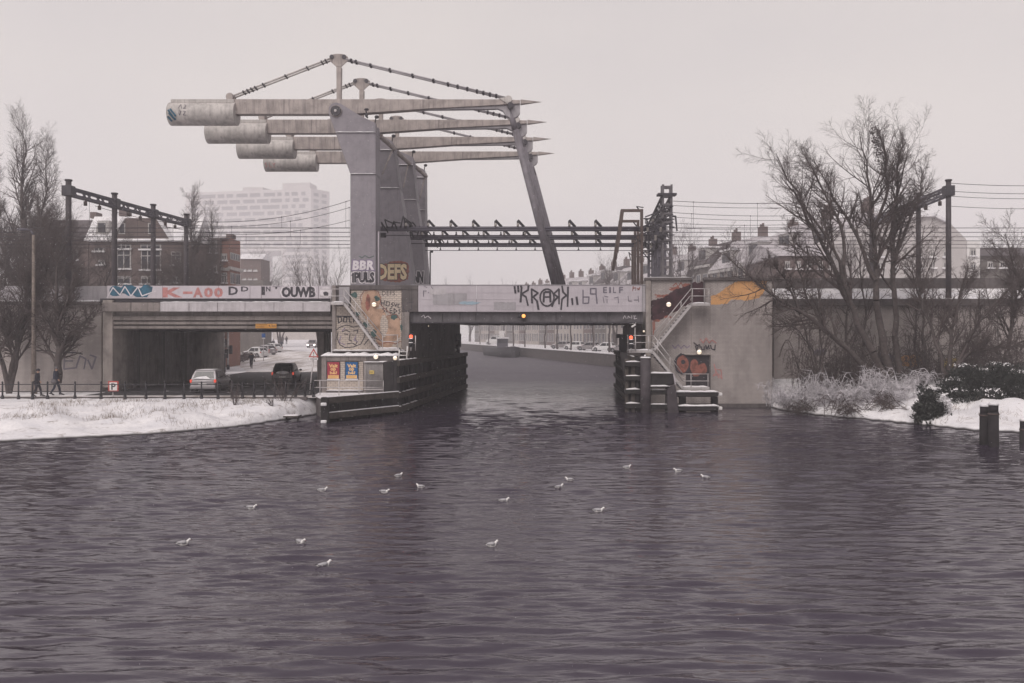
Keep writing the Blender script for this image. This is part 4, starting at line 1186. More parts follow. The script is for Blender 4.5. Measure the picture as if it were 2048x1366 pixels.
wrap_strokes([[(350, 232), (346, 236), (351, 240), (346, 244)], [(357, 232), (357, 243), (362, 243)], [(365, 233), (368, 238), (372, 233)], [(368, 238), (368, 244)]], 1.6, beams[3], M['spray_red'], 3)

# hangers
h0 = thing('hanger_rod', 'x', 'hanger', W(1113, 590, 57), 'hangers lifting the bridge span')
mb = MB()
a, b_ = W(1019, 216, 57), W(1117, 592, 57)
mb.tube(a, a.lerp(b_, 0.12), 0.16, 0.24, n=16); mb.tube(a.lerp(b_, 0.12), b_, 0.24, 0.29, n=16)
mb.build('rod', M['steel_hanger'], h0)
mb = MB(); mb.tube(a+Vector((0, -0.12, 0)), a+Vector((0, 0.12, 0)), 0.26, n=16); mb.build('eye', M['steel_damp'], h0)
for k in range(1):
    mb = MB(); mb.tube(b_+Vector((0, -0.2, 0)), b_+Vector((0, 0.2, 0)), 0.3, n=16); mb.build('foot_pin', M['dark_steel'], h0)
HL = ['nearest hanger, slanting from the tip of the front balance beam to the span', 'second hanger, close behind the nearest one', 'third hanger, behind the first two', 'farthest hanger, mostly hidden by the others']
h0['label'] = HL[0]
for i in range(1, 4):
    c = copy_tree(h0); c.location = h0.location+Vector((0.578*i, 5.4*i, 0)); c['label'] = HL[i]
# ================================================================== STAIRS, RAILINGS, LAMPS ON THE PIERS
def rails(parent, lines, Y, r=0.028, name='handrail', mat='galv'):
    for ln in lines:
        mb = MB(); mb.path([W(a, b_, Y) for a, b_ in ln], r, 8); mb.build(name, M[mat], parent)
def posts(parent, ps, Y, r=0.024, mat='galv'):
    for (px, y0, y1) in ps:
        mb = MB(); mb.tube(W(px, y0, Y), W(px, y1, Y), r, n=6); mb.build('post', M[mat], parent)
def stair(name, label, deck, flights, rl, ps, Yf, Yb, loc, extra=()):
    """deck = platform and flight line in picture columns/rows at depth Yf; flights = (from, to) index pairs that carry treads"""
    t = thing(name, label, 'stairs', loc)
    for Y in (Yf, Yb-0.06):
        mb = MB()
        for i in range(len(deck)-1):
            p, q = W(*deck[i], Yf), W(*deck[i+1], Yf); p.y = q.y = Y
            mb.bar(p, q, 0.06, 0.16)
        mb.build('stringer', M['galv'], t)
    for i in range(len(deck)-1):
        p, q = W(*deck[i], Yf), W(*deck[i+1], Yf)
        mb, sn = MB(), MB()
        if i in flights:
            n = max(4, int(abs(q.z-p.z)/0.19))
            for k in range(1, n):
                c = p.lerp(q, k/n)
                mb.box(c.x-0.12, c.x+0.12, Yf+0.04, Yb-0.1, c.z-0.02, c.z+0.015)
                sn.box(c.x-0.11, c.x+0.11, Yf+0.06, Yb-0.12, c.z+0.017, c.z+0.04)
            mb.build('treads', M['concrete_dark'], t); sn.build('tread_snow', M['snow'], t)
        else:
            a, b_ = min(p.x, q.x), max(p.x, q.x)
            mb.box(a, b_, Yf, Yb, p.z-0.03, p.z+0.02); mb.build('platform', M['concrete_dark'], t)
            snow_cap(sn, a, b_, Yf+0.02, Yb-0.05, p.z+0.085, 0.07, int(p.x*7)); sn.build('snow_cap', M['snow'], t)
    rails(t, rl, Yf)
    rails(t, [[(a, b_) for a, b_ in ln] for ln in rl[:1]], Yb-0.1)
    posts(t, ps, Yf)
    return t
stair('metal_stairs', 'galvanised metal stairs down the beige brick pier to the snowy roof', [(661, 607), (688, 607), (757, 699), (798, 699)], (1,),
      [[(640, 578), (689, 578), (765, 670), (797, 670)], [(640, 592), (688, 592), (764, 683), (797, 683)]],
      [(662, 578, 607), (688, 578, 607), (711, 605, 637), (735, 634, 669), (765, 670, 699), (795, 670, 699)], 54.1, 54.95, W(725, 655, 54.5))
stair('metal_stairs', 'upper flight of galvanised stairs across the dark red graffiti on the right abutment', [(1420, 609), (1383, 609), (1308, 700)], (1,),
      [[(1420, 577.5), (1382, 577.5), (1307, 669)], [(1420, 592), (1380, 592), (1309, 682)]],
      [(1418, 577, 609), (1409, 577, 609), (1385, 577, 609), (1362, 603, 633), (1338, 632, 663)], 54.05, 54.9, W(1360, 655, 54.5))
stair('metal_stairs', 'lower flight of galvanised stairs from the signal landing to the abutment door', [(1258, 703), (1305, 703), (1366, 777), (1419, 777)], (1,),
      [[(1254, 671), (1307, 671), (1366, 748), (1418, 748)], [(1254, 685), (1306, 685), (1366, 762), (1418, 762)]],
      [(1256, 671, 703), (1270, 655, 703), (1297, 671, 703), (1315, 682, 714), (1340, 714, 746), (1382, 748, 777), (1416, 748, 790)], 53.0, 53.95, W(1330, 740, 53.5))

t = thing('handrail_fence', 'two-rail galvanised railing in front of the posters', 'railing', (X(700, 50.6), 50.6, 1.05))
rails(t, [[(628, 761), (767, 761)], [(628, 775), (767, 775)]], 50.6)
posts(t, [(640, 761, 790), (678, 761, 791), (718, 761, 789), (767, 761, 788)], 50.6, 0.03)

t = thing('ladder', 'white metal ladder leaning from the dark timber wall up to the pier ledge', 'ladder', W(806, 722, 52.6))
for (a, b_) in (((797, 722), (799, 699)), ((813, 722), (815, 692))):
    mb = MB(); mb.tube(W(*a, 52.6), W(*b_, 52.6), 0.045, n=6); mb.build('stile', M['white_paint'], t)
for py in (703.5, 711, 718.5):
    mb = MB(); mb.tube(W(798, py, 52.6), W(814, py, 52.6), 0.03, n=6); mb.build('rung', M['white_paint'], t)

def bulkhead(px, py, Y, r, label):
    t = thing('bulkhead_lamp', label, 'lamp', W(px, py, Y), 'round lamps lighting the stairs')
    rr = r*0.86*Y/F
    mb = MB(); mb.tube(W(px, py, Y), W(px, py, Y)+Vector((0, -rr*0.5, 0)), rr*1.1, n=20); mb.build('base', M['galv'], t)
    c = W(px, py, Y); mb = MB(); mb.ball((c.x, c.y-rr*0.5, c.z), rr, rr*0.8, rr, 16, 10); mb.build('globe', M['lamp_warm'], t)
    mb = MB()
    mb.path([(c.x+rr*1.08*math.cos(a), c.y-rr*0.55, c.z+rr*1.08*math.sin(a)) for a in np.linspace(0, 2*math.pi, 17)], rr*0.09, 5)
    mb.path([(c.x+rr*1.05*math.cos(a), c.y-rr*0.5-rr*0.9*math.sin(a), c.z) for a in np.linspace(0, math.pi, 9)], rr*0.08, 5)
    mb.build('guard', M['galv'], t)
bulkhead(748.5, 609, 55.0, 5.0, 'round lit lamp on the brick pier halfway along the left stairs')
bulkhead(752, 713.5, 52.9, 5.2, 'round lit lamp above the barred gate')
bulkhead(790.5, 716, 52.4, 4.6, 'round lit lamp beside the foot of the white ladder')
bulkhead(1337, 609, 55.0, 5.2, 'round lit lamp amid the dark red graffiti')
bulkhead(1398, 704, 54.8, 5.2, 'round lit lamp over the door in the right abutment')
bulkhead(1287.5, 662.5, 55.6, 2.2, 'tiny lit lamp in the dark corner behind the right stair landing')
bulkhead(857, 652, 60, 1.2, 'tiny lit lamp on the dark underside of the span')

def signal(px, py, Y, label, dirx=1):
    t = thing('navigation_signal', label, 'signal light', W(px, py+14, Y))
    mb = MB(); mb.pbox(px-5, px+5, py-6, py+21, Y, Y+0.25); mb.build('housing', M['black_paint'], t, bevel=0.03)
    c = W(px, py, Y); mb = MB(); mb.ball((c.x, Y-0.02, c.z), 0.115, 0.06, 0.115, 16, 10); mb.build('red_lamp', M['lamp_red'], t)
    for k in (1, 2):
        mb = MB(); c2 = W(px, py+8*k, Y); mb.ball((c2.x, Y-0.02, c2.z), 0.11, 0.05, 0.11); mb.build('unlit_lamp', M['car_glass'], t)
        mb = MB(); mb.box(c2.x-0.13, c2.x+0.13, Y-0.2, Y, c2.z+0.10, c2.z+0.125); mb.box(c2.x-0.11, c2.x+0.11, Y-0.19, Y, c2.z+0.127, c2.z+0.15); mb.build('visor', M['snow'], t)
    mb = MB(); mb.tube(W(px+9*dirx, py-18 if dirx < 0 else py-2, Y+0.1), W(px+9*dirx, py+28, Y+0.1), 0.035, n=6); mb.tube(W(px, py+14, Y+0.15), W(px+9*dirx, py+14, Y+0.15), 0.03, n=6); mb.tube(W(px, py+21, Y+0.1), W(px, py+29, Y+0.1), 0.04, n=6)
    mb.build('bracket', M['galv'], t)
signal(822, 673, 52.6, 'three-lamp ship signal showing red at the left side of the opening')
signal(1262, 675, 52.6, 'three-lamp ship signal showing red on the landing at the right side of the opening')
t = thing('signal_board', 'dark twin signal boxes seen from behind at the far left corner of the opening', 'signal light', W(914, 700, 72.6))
for a, b_ in ((908.5, 913.5), (916, 922)):
    mb = MB(); mb.pbox(a, b_, 667, 694 if a > 910 else 683, 72.6, 72.9); mb.build('housing', M['black_paint'], t, bevel=0.02)
mb = MB(); mb.tube(W(905, 669, 72.7), W(922, 669, 72.7), 0.05); mb.tube(W(905, 681, 72.7), W(922, 681, 72.7), 0.05); mb.tube(W(907, 667, 72.7), W(907, 706, 72.7), 0.06); mb.tube(W(914, 690, 72.7), W(917, 706, 72.7), 0.12); mb.build('bracket', M['black_paint'], t)
mb = MB(); mb.ball(tuple(W(909.5, 700, 72.4)), 0.17, 0.15, 0.15); mb.build('lamp', M['white_paint'], t)
t = thing('signal_board', 'black signal box seen from behind at the right side of the opening', 'signal light', W(1245, 710, 62))
mb = MB(); mb.pbox(1239, 1252, 669, 704, 58, 58.3); mb.build('housing', M['black_paint'], t, bevel=0.02)
mb = MB(); mb.pbox(1233.5, 1241, 668, 676, 57.9, 58.2); mb.build('side_box', M['black_paint'], t)
mb = MB(); mb.tube(W(1246, 700, 58.1), W(1246, 716, 58.1), 0.07); mb.build('bracket', M['black_paint'], t)
t = thing('security_camera', 'small white security camera hanging under the span near the red signal', 'camera', W(1268, 647, 54.6))
mb = MB(); mb.bar(W(1263, 654, 54.3), W(1271, 649, 54.3), 0.14, 0.11); mb.build('body', M['white_paint'], t, bevel=0.01)
mb = MB(); mb.tube(W(1269, 650, 54.35), W(1272, 645, 54.9), 0.03); mb.build('bracket', M['galv'], t)

# ================================================================== TIMBER FENDERS
def vec2(a, b_, f): return (a[0]+(b_[0]-a[0])*f, a[1]+(b_[1]-a[1])*f)
def fender(label, A, B, side, zt, beams_z, nposts, loc, seed, snow_f=(0, 1), bh=0.34):
    """timber guide wall from A to B standing in the water; side = which way its back lies"""
    t = thing('fender_wall', label, 'fender wall', loc)
    L = math.hypot(B[0]-A[0], B[1]-A[1]); u = ((B[0]-A[0])/L, (B[1]-A[1])/L); n = (-u[1]*side, u[0]*side)
    o = lambda p, d: (p[0]+n[0]*d, p[1]+n[1]*d)
    mb = MB(); mb.slab([o(A, 0.30), o(B, 0.30), o(B, 0.42), o(A, 0.42)], -1, zt-0.04); mb.build('backing_planks', M['timber'], t)
    for k in range(nposts+1):
        f = k/nposts; p = vec2(A, B, f); q = (p[0]+u[0]*0.26, p[1]+u[1]*0.26)
        mb = MB(); mb.slab([o(p, 0.06), o(q, 0.06), o(q, 0.29), o(p, 0.29)], -1, zt-0.02); mb.build('post', M['timber'], t, bevel=0.02)
    rnd = random.Random(seed)
    for z in beams_z:
        mb = MB(); mb.slab([o(A, -0.12), o(B, -0.12), o(B, 0.055), o(A, 0.055)], z-bh, z); mb.build('waling', M['timber_edge'], t, bevel=0.02)
        mb = MB(); pieces = 1 if snow_f[1]-snow_f[0] == 1 and z in (beams_z[0], beams_z[-1]) else 5
        for k in range(pieces):
            if pieces == 1: f0, f1 = snow_f
            else:
                f0 = snow_f[0]+(snow_f[1]-snow_f[0])*(k+rnd.uniform(0, 0.4))/pieces; f1 = f0+(snow_f[1]-snow_f[0])*rnd.uniform(0.3, 0.6)/pieces
            p, q = vec2(A, B, f0), vec2(A, B, f1); mb.slab([o(p, -0.11), o(q, -0.11), o(q, 0.05), o(p, 0.05)], z+0.002, z+0.05)
        mb.build('snow_strip', M['snow'], t, bevel=0.02)
    mb = MB()
    for k in range(nposts*2):
        f = (k+0.5)/(nposts*2)
        for z in beams_z:
            p = o(vec2(A, B, f), -0.14); mb.ball((p[0], p[1], z-bh/2+rnd.uniform(-0.08, 0.08)), 0.022, n=6, m=4)
    mb.build('bolts', M['rust'], t)
    return t
A1, B1, C1 = (-10.25, 45.7), (-6.95, 50.3), (-4.05, 73.5)
t = fender('low dark timber fender wall with snow along its two beams, running out from below the posters', A1, B1, 1, 1.38, [1.38, 0.52], 5, (A1[0], A1[1], 0), 1)
mb = MB(); mb.box(A1[0]-0.30, A1[0]+0.12, A1[1]-0.25, A1[1]+0.2, -1, 1.40); mb.build('end_post', M['timber'], t, bevel=0.03)
mb = MB(); mb.box(A1[0]-0.26, A1[0]+0.05, A1[1]-0.42, A1[1]-0.26, 0.95, 1.12); mb.box(A1[0]-0.26, A1[0]+0.05, A1[1]-0.42, A1[1]-0.26, 0.0, 0.16); mb.build('snow_lump', M['snow'], t, bevel=0.03)
fender('tall dark timber fender wall lining the left side of the opening', B1, C1, 1, 3.28, [3.28, 2.25, 1.3, 0.45], 17, (B1[0], B1[1], 0), 2, (0, 0.2))
t = thing('waterside_platform', 'snowy platform between the railing and the low timber wall', 'platform', (-9.5, 50.5, 1.0))
pl = [(A1[0]-0.1, A1[1]+0.5), (B1[0]-0.45, B1[1]), (B1[0]-0.45, 53.05), (-12.45, 53.05), (-12.2, 51)]
mb = MB(); mb.slab(pl, -1, 1.04); mb.build('slab', M['concrete_dark'], t)
mb = MB(); mb.slab([(a, b_) for a, b_ in pl], 1.045, 1.13); mb.build('snow_cover', M['snow'], t, bevel=0.03)
mb = MB(); mb.box(B1[0]-0.9, B1[0]+0.05, B1[1]+0.1, 53.0, -1, 3.2); tag(mb.build('concrete_block', M['timber'], bevel=0.03), 'dark block closing the end of the tall timber wall beside the pump house', 'block')
A2, B2 = (7.75, 52.4), (9.35, 75)
fender('dark timber fender wall lining the right side of the opening', B2, A2, 1, 3.45, [3.45, 2.4, 1.4, 0.45], 16, (A2[0], A2[1], 0), 3, (0.9, 1))
t = thing('pier_foot', 'dark concrete bearing pier under the right end of the span', 'pier', (8.5, 60, 0))
mb = MB(); mb.slab([(8.35, 53.9), (8.95, 53.9), (11.2, 76), (10.6, 76)], -1, 3.4); mb.slab([(8.0, 57.0), (8.95, 57.0), (11.2, 76), (10.2, 76)], 3.4, 5.6); mb.build('wall', M['concrete_dark'], t)

# timber crib and dolphins in front of the right abutment
t = thing('timber_crib', 'dark timber crib with snow on each beam at the near right corner of the opening', 'fender', (X(1265, 52.2), 52.2, 0))
mb = MB(); mb.pbox(1250, 1282, 722, 850, 52.3, 52.5); mb.build('backing', M['timber'], t)
for k, (y0, y1) in enumerate(((724, 731), (752, 759), (779, 786), (807, 814))):
    mb = MB(); mb.pbox(1249, 1281, y0, y1+2, 51.9, 52.28); mb.build('beam', M['timber'], t, bevel=0.02)
    mb = MB(); snow_cap(mb, X(1252, 52), X(1280, 52), 51.9, 52.28, Z(y0-0.2, 52), 0.08, k); mb.build('snow_cap', M['snow'], t)
for px in (1250, 1263):
    mb = MB(); mb.pbox(px, px+7, 718, 850, 52.1, 52.29); mb.build('upright', M['timber_edge'], t, bevel=0.02)
mb = MB(); mb.add([tuple(W(1240, 705, 53)), tuple(W(1254, 705, 53)), tuple(W(1268, 835, 52.2)), tuple(W(1258, 835, 52.2)), tuple(W(1240, 705, 53.5)), tuple(W(1254, 705, 53.5)), tuple(W(1268, 835, 52.7)), tuple(W(1258, 835, 52.7))], [(0, 1, 2, 3), (7, 6, 5, 4), (0, 4, 5, 1), (1, 5, 6, 2), (3, 2, 6, 7), (4, 0, 3, 7)]); mb.build('raking_plank', M['timber'], t)
t = thing('mooring_pile', 'round dark steel pile capped with snow in front of the stairs', 'pile', (X(1291, 51.4), 51.4, 0))
mb = MB(); mb.tube((X(1291, 51.4), 51.4, -1), (X(1291, 51.4), 51.4, Z(716, 51.4)), 0.32, n=20); mb.build('pile', M['mast_steel'], t)
mb = MB(); mb.tube((X(1291, 51.4), 51.4, Z(716, 51.4)), (X(1291, 51.4), 51.4, Z(713.5, 51.4)), 0.36, 0.28, n=16); mb.ball(tuple(W(1290, 711, 51.4)), 0.06); mb.build('snow_cap', M['snow'], t)
t = thing('fender_box', 'dark box-shaped fender with a leaning post and snow on its ledges', 'fender', (X(1320, 51.6), 51.6, 0))
mb = MB(); mb.pbox(1294, 1347, 747, 769, 51.4, 52.2); mb.build('box', M['timber'], t, bevel=0.03)
mb = MB(); snow_cap(mb, X(1292, 51.4), X(1347, 51.4), 51.38, 52.2, Z(746.8, 51.4), 0.08, 3); mb.build('snow_cap', M['snow'], t)
mb = MB(); mb.pbox(1294, 1340, 773, 776, 51.3, 52.0); mb.build('ledge', M['timber'], t)
mb = MB(); snow_cap(mb, X(1293, 51.3), X(1340, 51.3), 51.28, 51.9, Z(772.8, 51.3), 0.08, 4); mb.build('snow_cap', M['snow'], t)
for y0 in (780, 809):
    mb = MB(); mb.pbox(1298, 1334, y0, y0+9, 51.5, 51.8); mb.build('rail_beam', M['timber'], t)
    mb = MB(); snow_cap(mb, X(1299, 51.5), X(1334, 51.5), 51.48, 51.8, Z(y0-0.2, 51.5), 0.07, y0); mb.build('snow_cap', M['snow'], t)
mb = MB(); mb.pprism([(1335, 770), (1351, 770), (1359, 835), (1335, 835)], 51.3, 52.1); mb.build('leaning_post', M['mast_steel'], t, bevel=0.04)
mb = MB(); mb.pprism([(1346.5, 748), (1348.5, 748), (1352, 769), (1350, 769)], 51.3, 52.1); mb.build('steel_edge', M['panel'], t)
t = thing('log_fender', 'two long snow-topped timber beams reaching right along the abutment foot', 'fender', (X(1400, 51.8), 51.8, 0))
for a, y0 in ((1352, 784), (1357, 812)):
    mb = MB(); mb.pbox(a, 1436, y0, y0+10, 51.5, 52.1); mb.build('beam', M['timber'], t, bevel=0.04)
    mb = MB(); snow_cap(mb, X(a, 51.5), X(1438, 51.5), 51.46, 52.12, Z(y0+0.3, 51.5), 0.10, a); mb.build('snow_cap', M['snow'], t)
    mb = MB(); mb.pbox(1437, 1445, y0+1.5, y0+8, 51.6, 51.95); mb.build('iron_end', M['white_paint'], t, bevel=0.03)
for px in (1424, 1360):
    mb = MB(); mb.pbox(px, px+12, 794, 850, 52.12, 52.5); mb.build('pile', M['timber'], t)

# ================================================================== MOORING POSTS AND SMALL THINGS ON THE BANKS
def mooring(px, base_py, top_py, r, label):
    Y = HC*F/(base_py-HY); x = X(px, Y); zt = Z(top_py, Y)
    t = thing('mooring_post', label, 'mooring post', (x, Y, 0), 'mooring posts near the right bank')
    mb = MB(); mb.tube((x, Y, -1), (x, Y, zt-0.3), r*1.05, r, n=14); mb.tube((x, Y, zt-0.3), (x, Y, zt), r*0.92, n=14); mb.build('post', M['timber'], t, bevel=0.015)
    mb = MB(); mb.tube((x, Y, zt-0.42), (x, Y, zt-0.36), r*1.1, n=14); mb.build('iron_band', M['rust'], t)
    mb = MB(); mb.tube((x, Y, zt), (x, Y, zt+0.13), r*1.12, r*0.7, n=14); mb.build('snow_cap', M['snow'], t)
mooring(1969, 888, 813, 0.20, 'left of the two thick mooring posts standing together near the right bank')
mooring(1987, 892, 810, 0.21, 'right of the two thick mooring posts standing together near the right bank')
mooring(2046, 884, 842, 0.14, 'low mooring post cut by the right edge of the picture')
t = thing('landing_stage', 'small wooden landing stage with snow on it at the tip of the left bank', 'landing stage', (X(582, 46.6), 46.6, 0.0))
mb = MB(); mb.pbox(566, 596, 832, 835, 46.4, 47.2); mb.build('plank', M['timber_edge'], t)
mb = MB(); snow_cap(mb, X(566, 46.4), X(596, 46.4), 46.4, 47.2, Z(831.8, 46.4), 0.04); mb.build('snow_cap', M['snow'], t)
for px in (571, 594):
    mb = MB(); mb.pbox(px, px+2.5, 835, 845, 46.5, 46.6); mb.build('leg', M['timber'], t)

# promenade fence
fp = [-70, -30, 5, 37, 65, 95, 150, 202, 250, 292, 330, 368, 403, 436, 464, 485, 508, 530, 550, 571, 591, 610, 627]
t = thing('promenade_fence', 'dark two-rail fence with stout iron posts along the top of the left bank', 'fence', (X(330, 50), 49.9, 1.0))
pts = []
for i, px in enumerate(fp):
    Y = 49.4+max(0, i-12)/10*1.1; pts.append((X(px, Y), Y))
pole = MB(); pole.tube((0, 0, -0.05), (0, 0, 0.22), 0.10, 0.085, 8); pole.tube((0, 0, 0.22), (0, 0, 0.98), 0.05, 0.045, 8); pole.tube((0, 0, 0.98), (0, 0, 1.06), 0.06, 0.03, 8)
pm = None
for (x, y) in pts:
    if pm is None: o = pole.build('post', M['black_paint'], t); pm = o.data
    else: o = bpy.data.objects.new('post', pm); C.objects.link(o); o.parent = t
    o.location = Vector((x, y, 1.0))-t.location
for z in (1.88, 1.45):
    mb = MB(); mb.path([(x, y, z) for x, y in [(-90, 49.4)]+pts], 0.025, 6); mb.build('rail', M['black_paint'], t)

# signs
t = thing('parking_sign', 'square white sign with a red border and a black P by the fence', 'sign', W(226, 795, 50.6))
mb = MB(); mb.pbox(216, 237, 762, 783.5, 50.5, 50.54); mb.build('border', M['sign_red'], t, bevel=0.01)
mb = MB(); mb.pbox(219, 234, 764.8, 780.8, 50.49, 50.499); mb.build('plate', M['white_paint'], t)
text_part('P', 222.5, 231.5, 766.5, 779.5, 50.49, M['ink'], t, 'lettering', 0.03)
mb = MB(); mb.tube(W(226, 783, 50.6), (X(226, 50.6), 50.6, 0.9), 0.03); mb.build('post', M['galv'], t)
t = thing('warning_sign', 'red and white triangular warning sign with an exclamation mark on a leaning pole', 'sign', W(619, 787, 53.5))
YS = 53.3
mb = MB(); mb.pprism([(627, 696.5), (617, 714.5), (637.5, 714.5)], YS, YS+0.03); mb.build('border', M['sign_red'], t)
mb = MB(); mb.pprism([(627.1, 701), (620.5, 712.4), (633.9, 712.4)], YS-0.006, YS-0.001); mb.build('plate', M['white_paint'], t)
mb = MB(); mb.pprism([(626.3, 704), (628.1, 704), (627.7, 709), (626.7, 709)], YS-0.010, YS-0.007); mb.pprism([(626.5, 710), (627.9, 710), (627.9, 711.4), (626.5, 711.4)], YS-0.010, YS-0.007); mb.build('exclamation_mark', M['ink'], t)
mb = MB(); mb.pbox(618.5, 636, 716, 720, YS, YS+0.03); mb.build('lower_plate', M['white_paint'], t)
mb = MB(); mb.pbox(620.5, 634, 717.2, 718.8, YS-0.006, YS-0.001); mb.build('lettering', M['ink_soft'], t)
mb = MB(); mb.tube(W(627, 713, YS+0.08), W(619, 790, YS+0.08), 0.04); mb.build('pole', M['galv'], t)

# ================================================================== RAILWAY OVERHEAD EQUIPMENT
def overhead_rail(label):
    Y = 59.7; z = 12.5; x0, x1 = X(758, Y), X(1302, Y)
    t = thing('overhead_rail', label, 'conductor rail', (x0, Y, z), 'conductor rails across the opening')
    mb = MB(); mb.tube((x0, Y, z+0.07), (x1, Y, z+0.07), 0.115, n=12); mb.tube((x0, Y, z-0.08), (x1, Y, z-0.08), 0.09, n=12); mb.build('rail', M['steel_damp'], t)
    mb = MB(); mb.tube((x0, Y, z-0.46), (x1, Y, z-0.46), 0.028, n=6); mb.build('contact_wire', M['black_paint'], t)
    for k in range(10):
        if k == 8: px = 1138
        elif k == 9: px = 1190
        else: px = 812+k*44.7
        if k > 5 and k < 8: continue
        x = X(px, Y)
        mb = MB(); mb.bar((x+0.45, Y, z+0.15), (x, Y-0.1, z+0.62), 0.16, 0.16); mb.tube((x, Y-0.15, z+0.55), (x-0.02, Y-0.2, z+0.15), 0.08, 0.05, 8); mb.build('bracket', M['black_paint'], t)
        mb = MB(); mb.ball((x+0.02, Y-0.22, z+0.28), 0.09, 0.09, 0.14, 8, 6); mb.build('insulator', M['insul'], t)
        mb = MB(); mb.tube((x+0.4, Y, z-0.2), (x+0.4, Y, z-0.34), 0.05, 0.05, 6); mb.tube((x+0.4, Y, z-0.34), (x+0.4, Y, z-0.46), 0.05, 0.12, 6); mb.build('clamp', M['black_paint'], t)
    mb = MB(); rnd = random.Random(4)
    for k in range(7):
        p = Vector((x0+0.3+k*0.32, Y-0.1, z+0.1)); mb.path([p, p+Vector((rnd.uniform(-0.2, 0.3), -0.2, rnd.uniform(0.3, 0.9))), p+Vector((rnd.uniform(0.2, 0.6), 0.1, rnd.uniform(-0.5, 0.4)))], 0.05, 5)
    mb.box(x0, x0+0.5, Y-0.2, Y+0.2, z-0.6, z-0.3); mb.build('end_fittings', M['black_paint'], t)
    return t
r0 = overhead_rail('nearest and highest of the three dark conductor rails crossing the opening')
for i, s in ((1, 'middle of the three dark conductor rails crossing the opening'), (2, 'farthest and lowest of the three dark conductor rails crossing the opening')):
    c = copy_tree(r0); c.location = r0.location+Vector((0.578*i, 5.4*i, 0)); c['label'] = s

def portal(label):
    Y = 57.0
    t = thing('rail_support', label, 'support frame', (X(1284, Y), Y, 6.4), 'rusty support frames of the conductor rails')
    mb = MB(); mb.pbox(1281, 1286.5, 418, 600, Y, Y+0.2); mb.build('post', M['rust'], t, bevel=0.01)
    mb = MB(); mb.pbox(1242, 1280.8, 418, 423.5, Y+0.01, Y+0.19); mb.build('arm', M['rust'], t, bevel=0.01)
    mb = MB(); mb.bar(W(1244.5, 421, Y+0.1), W(1233, 505, Y+0.1), 0.2, 0.24); mb.build('drop_leg', M['rust'], t)
    return t
q0 = portal('nearest and tallest rusty steel support frame right of the span')
for i, s in ((1, 'second rusty steel support frame right of the span'), (2, 'third rusty steel support frame right of the span'), (3, 'farthest rusty steel support frame right of the span')):
    c = copy_tree(q0); c.location = q0.location+Vector((0.578*i, 5.4*i, 0)); c['label'] = s

# lattice gantry over the right abutment
t = thing('lattice_gantry', 'grey lattice mast gantry over the tracks on the right abutment, crowded with insulators', 'gantry', (X(1334, 57.5), 57.5, 6.9))
rnd = random.Random(8)
for k in range(4):
    Y = 57.5+5.4*k; dx = 0.578*k
    xa, xb = X(1326, 57.5)+dx, X(1343, 57.5)+dx; zt, zb = Z(369, 57.5)-(0 if k == 0 else 1.0), 6.5
    for yy in (Y, Y+0.5):
        mb = MB()
        for x in (xa, xb): mb.box(x-0.07, x+0.07, yy-0.05, yy+0.05, zb, zt)
        z = zb+0.6
        while z < zt: mb.box(xa, xb, yy-0.052, yy+0.052, z-0.07, z+0.07); z += 0.62
        mb.build('mast', M['steel_damp'] if k else M['girder'], t)
    mb = MB(); mb.box(xa-0.35, xb+0.35, Y-0.1, Y+0.6, zt-0.75, zt-0.60); mb.build('cross_head', M['dark_steel'], t)
    for j in range(3):
        zz = 12.9-j*0.55; mb = MB(); mb.bar((xb+0.1, Y, zz+0.9), (xa-1.3+0.1*j, Y-0.4, zz+0.1), 0.09, 0.09); mb.bar((xb+0.2, Y, zz), (xa-1.4, Y-0.3, zz), 0.08, 0.08); mb.build('cantilever', M['dark_steel'], t)
        for q in range(3):
            x = xa-1.2+q*0.45+0.1*j; mb = MB()
            for d in range(4): mb.tube((x, Y-0.2, zz-0.05-d*0.08), (x, Y-0.2, zz-0.09-d*0.08), 0.10, n=8)
            mb.build('insulator', M['insul' if (q+j) % 2 else 'black_paint'], t)
    mb = MB()
    for q in range(9):
        p = Vector((xa-0.6+rnd.uniform(-0.9, 0.9), Y+rnd.uniform(-0.3, 2.5), 12.4+rnd.uniform(-0.9, 1.4)))
        mb.path([p, p+Vector((rnd.uniform(-0.5, 0.5), 0.3, rnd.uniform(-0.5, 0.5))), p+Vector((rnd.uniform(-0.9, 0.9), 0.5, rnd.uniform(-0.7, 0.2)))], 0.045, 4)
    mb.build('cable_loops', M['black_paint'], t)
p, q = Vector((X(1332, 57.5), 57.5, 14.55)), Vector((X(1332, 57.5)+1.73, 73.7, 14.55))
mb = MB()
for ox, oz in ((-0.3, 0), (0.3, 0), (-0.3, -0.75), (0.3, -0.75)): mb.bar(p+Vector((ox, -0.3, oz)), q+Vector((ox, 0.6, oz)), 0.12, 0.12)
for k in range(16):
    a, b_ = p.lerp(q, k/16), p.lerp(q, (k+1)/16)
    for ox in (-0.3, 0.3):
        mb.bar(a+Vector((ox, 0, 0 if k % 2 else -0.75)), b_+Vector((ox, 0, -0.75 if k % 2 else 0)), 0.06, 0.06)
    mb.bar(a+Vector((-0.3, 0, -0.75)), a+Vector((0.3, 0, -0.75)), 0.06, 0.06)
mb.build('lattice_beam', M['dark_steel'], t)
mb = MB(); mb.bar((X(1345, 57.5), 57.5, Z(432, 57.5)), (X(1352, 57.5), 57.5, Z(433, 57.5)), 0.1, 0.1); mb.bar(W(1351, 432, 57.5), W(1354, 462, 57.5), 0.1, 0.1); mb.build('outrigger', M['dark_steel'], t)

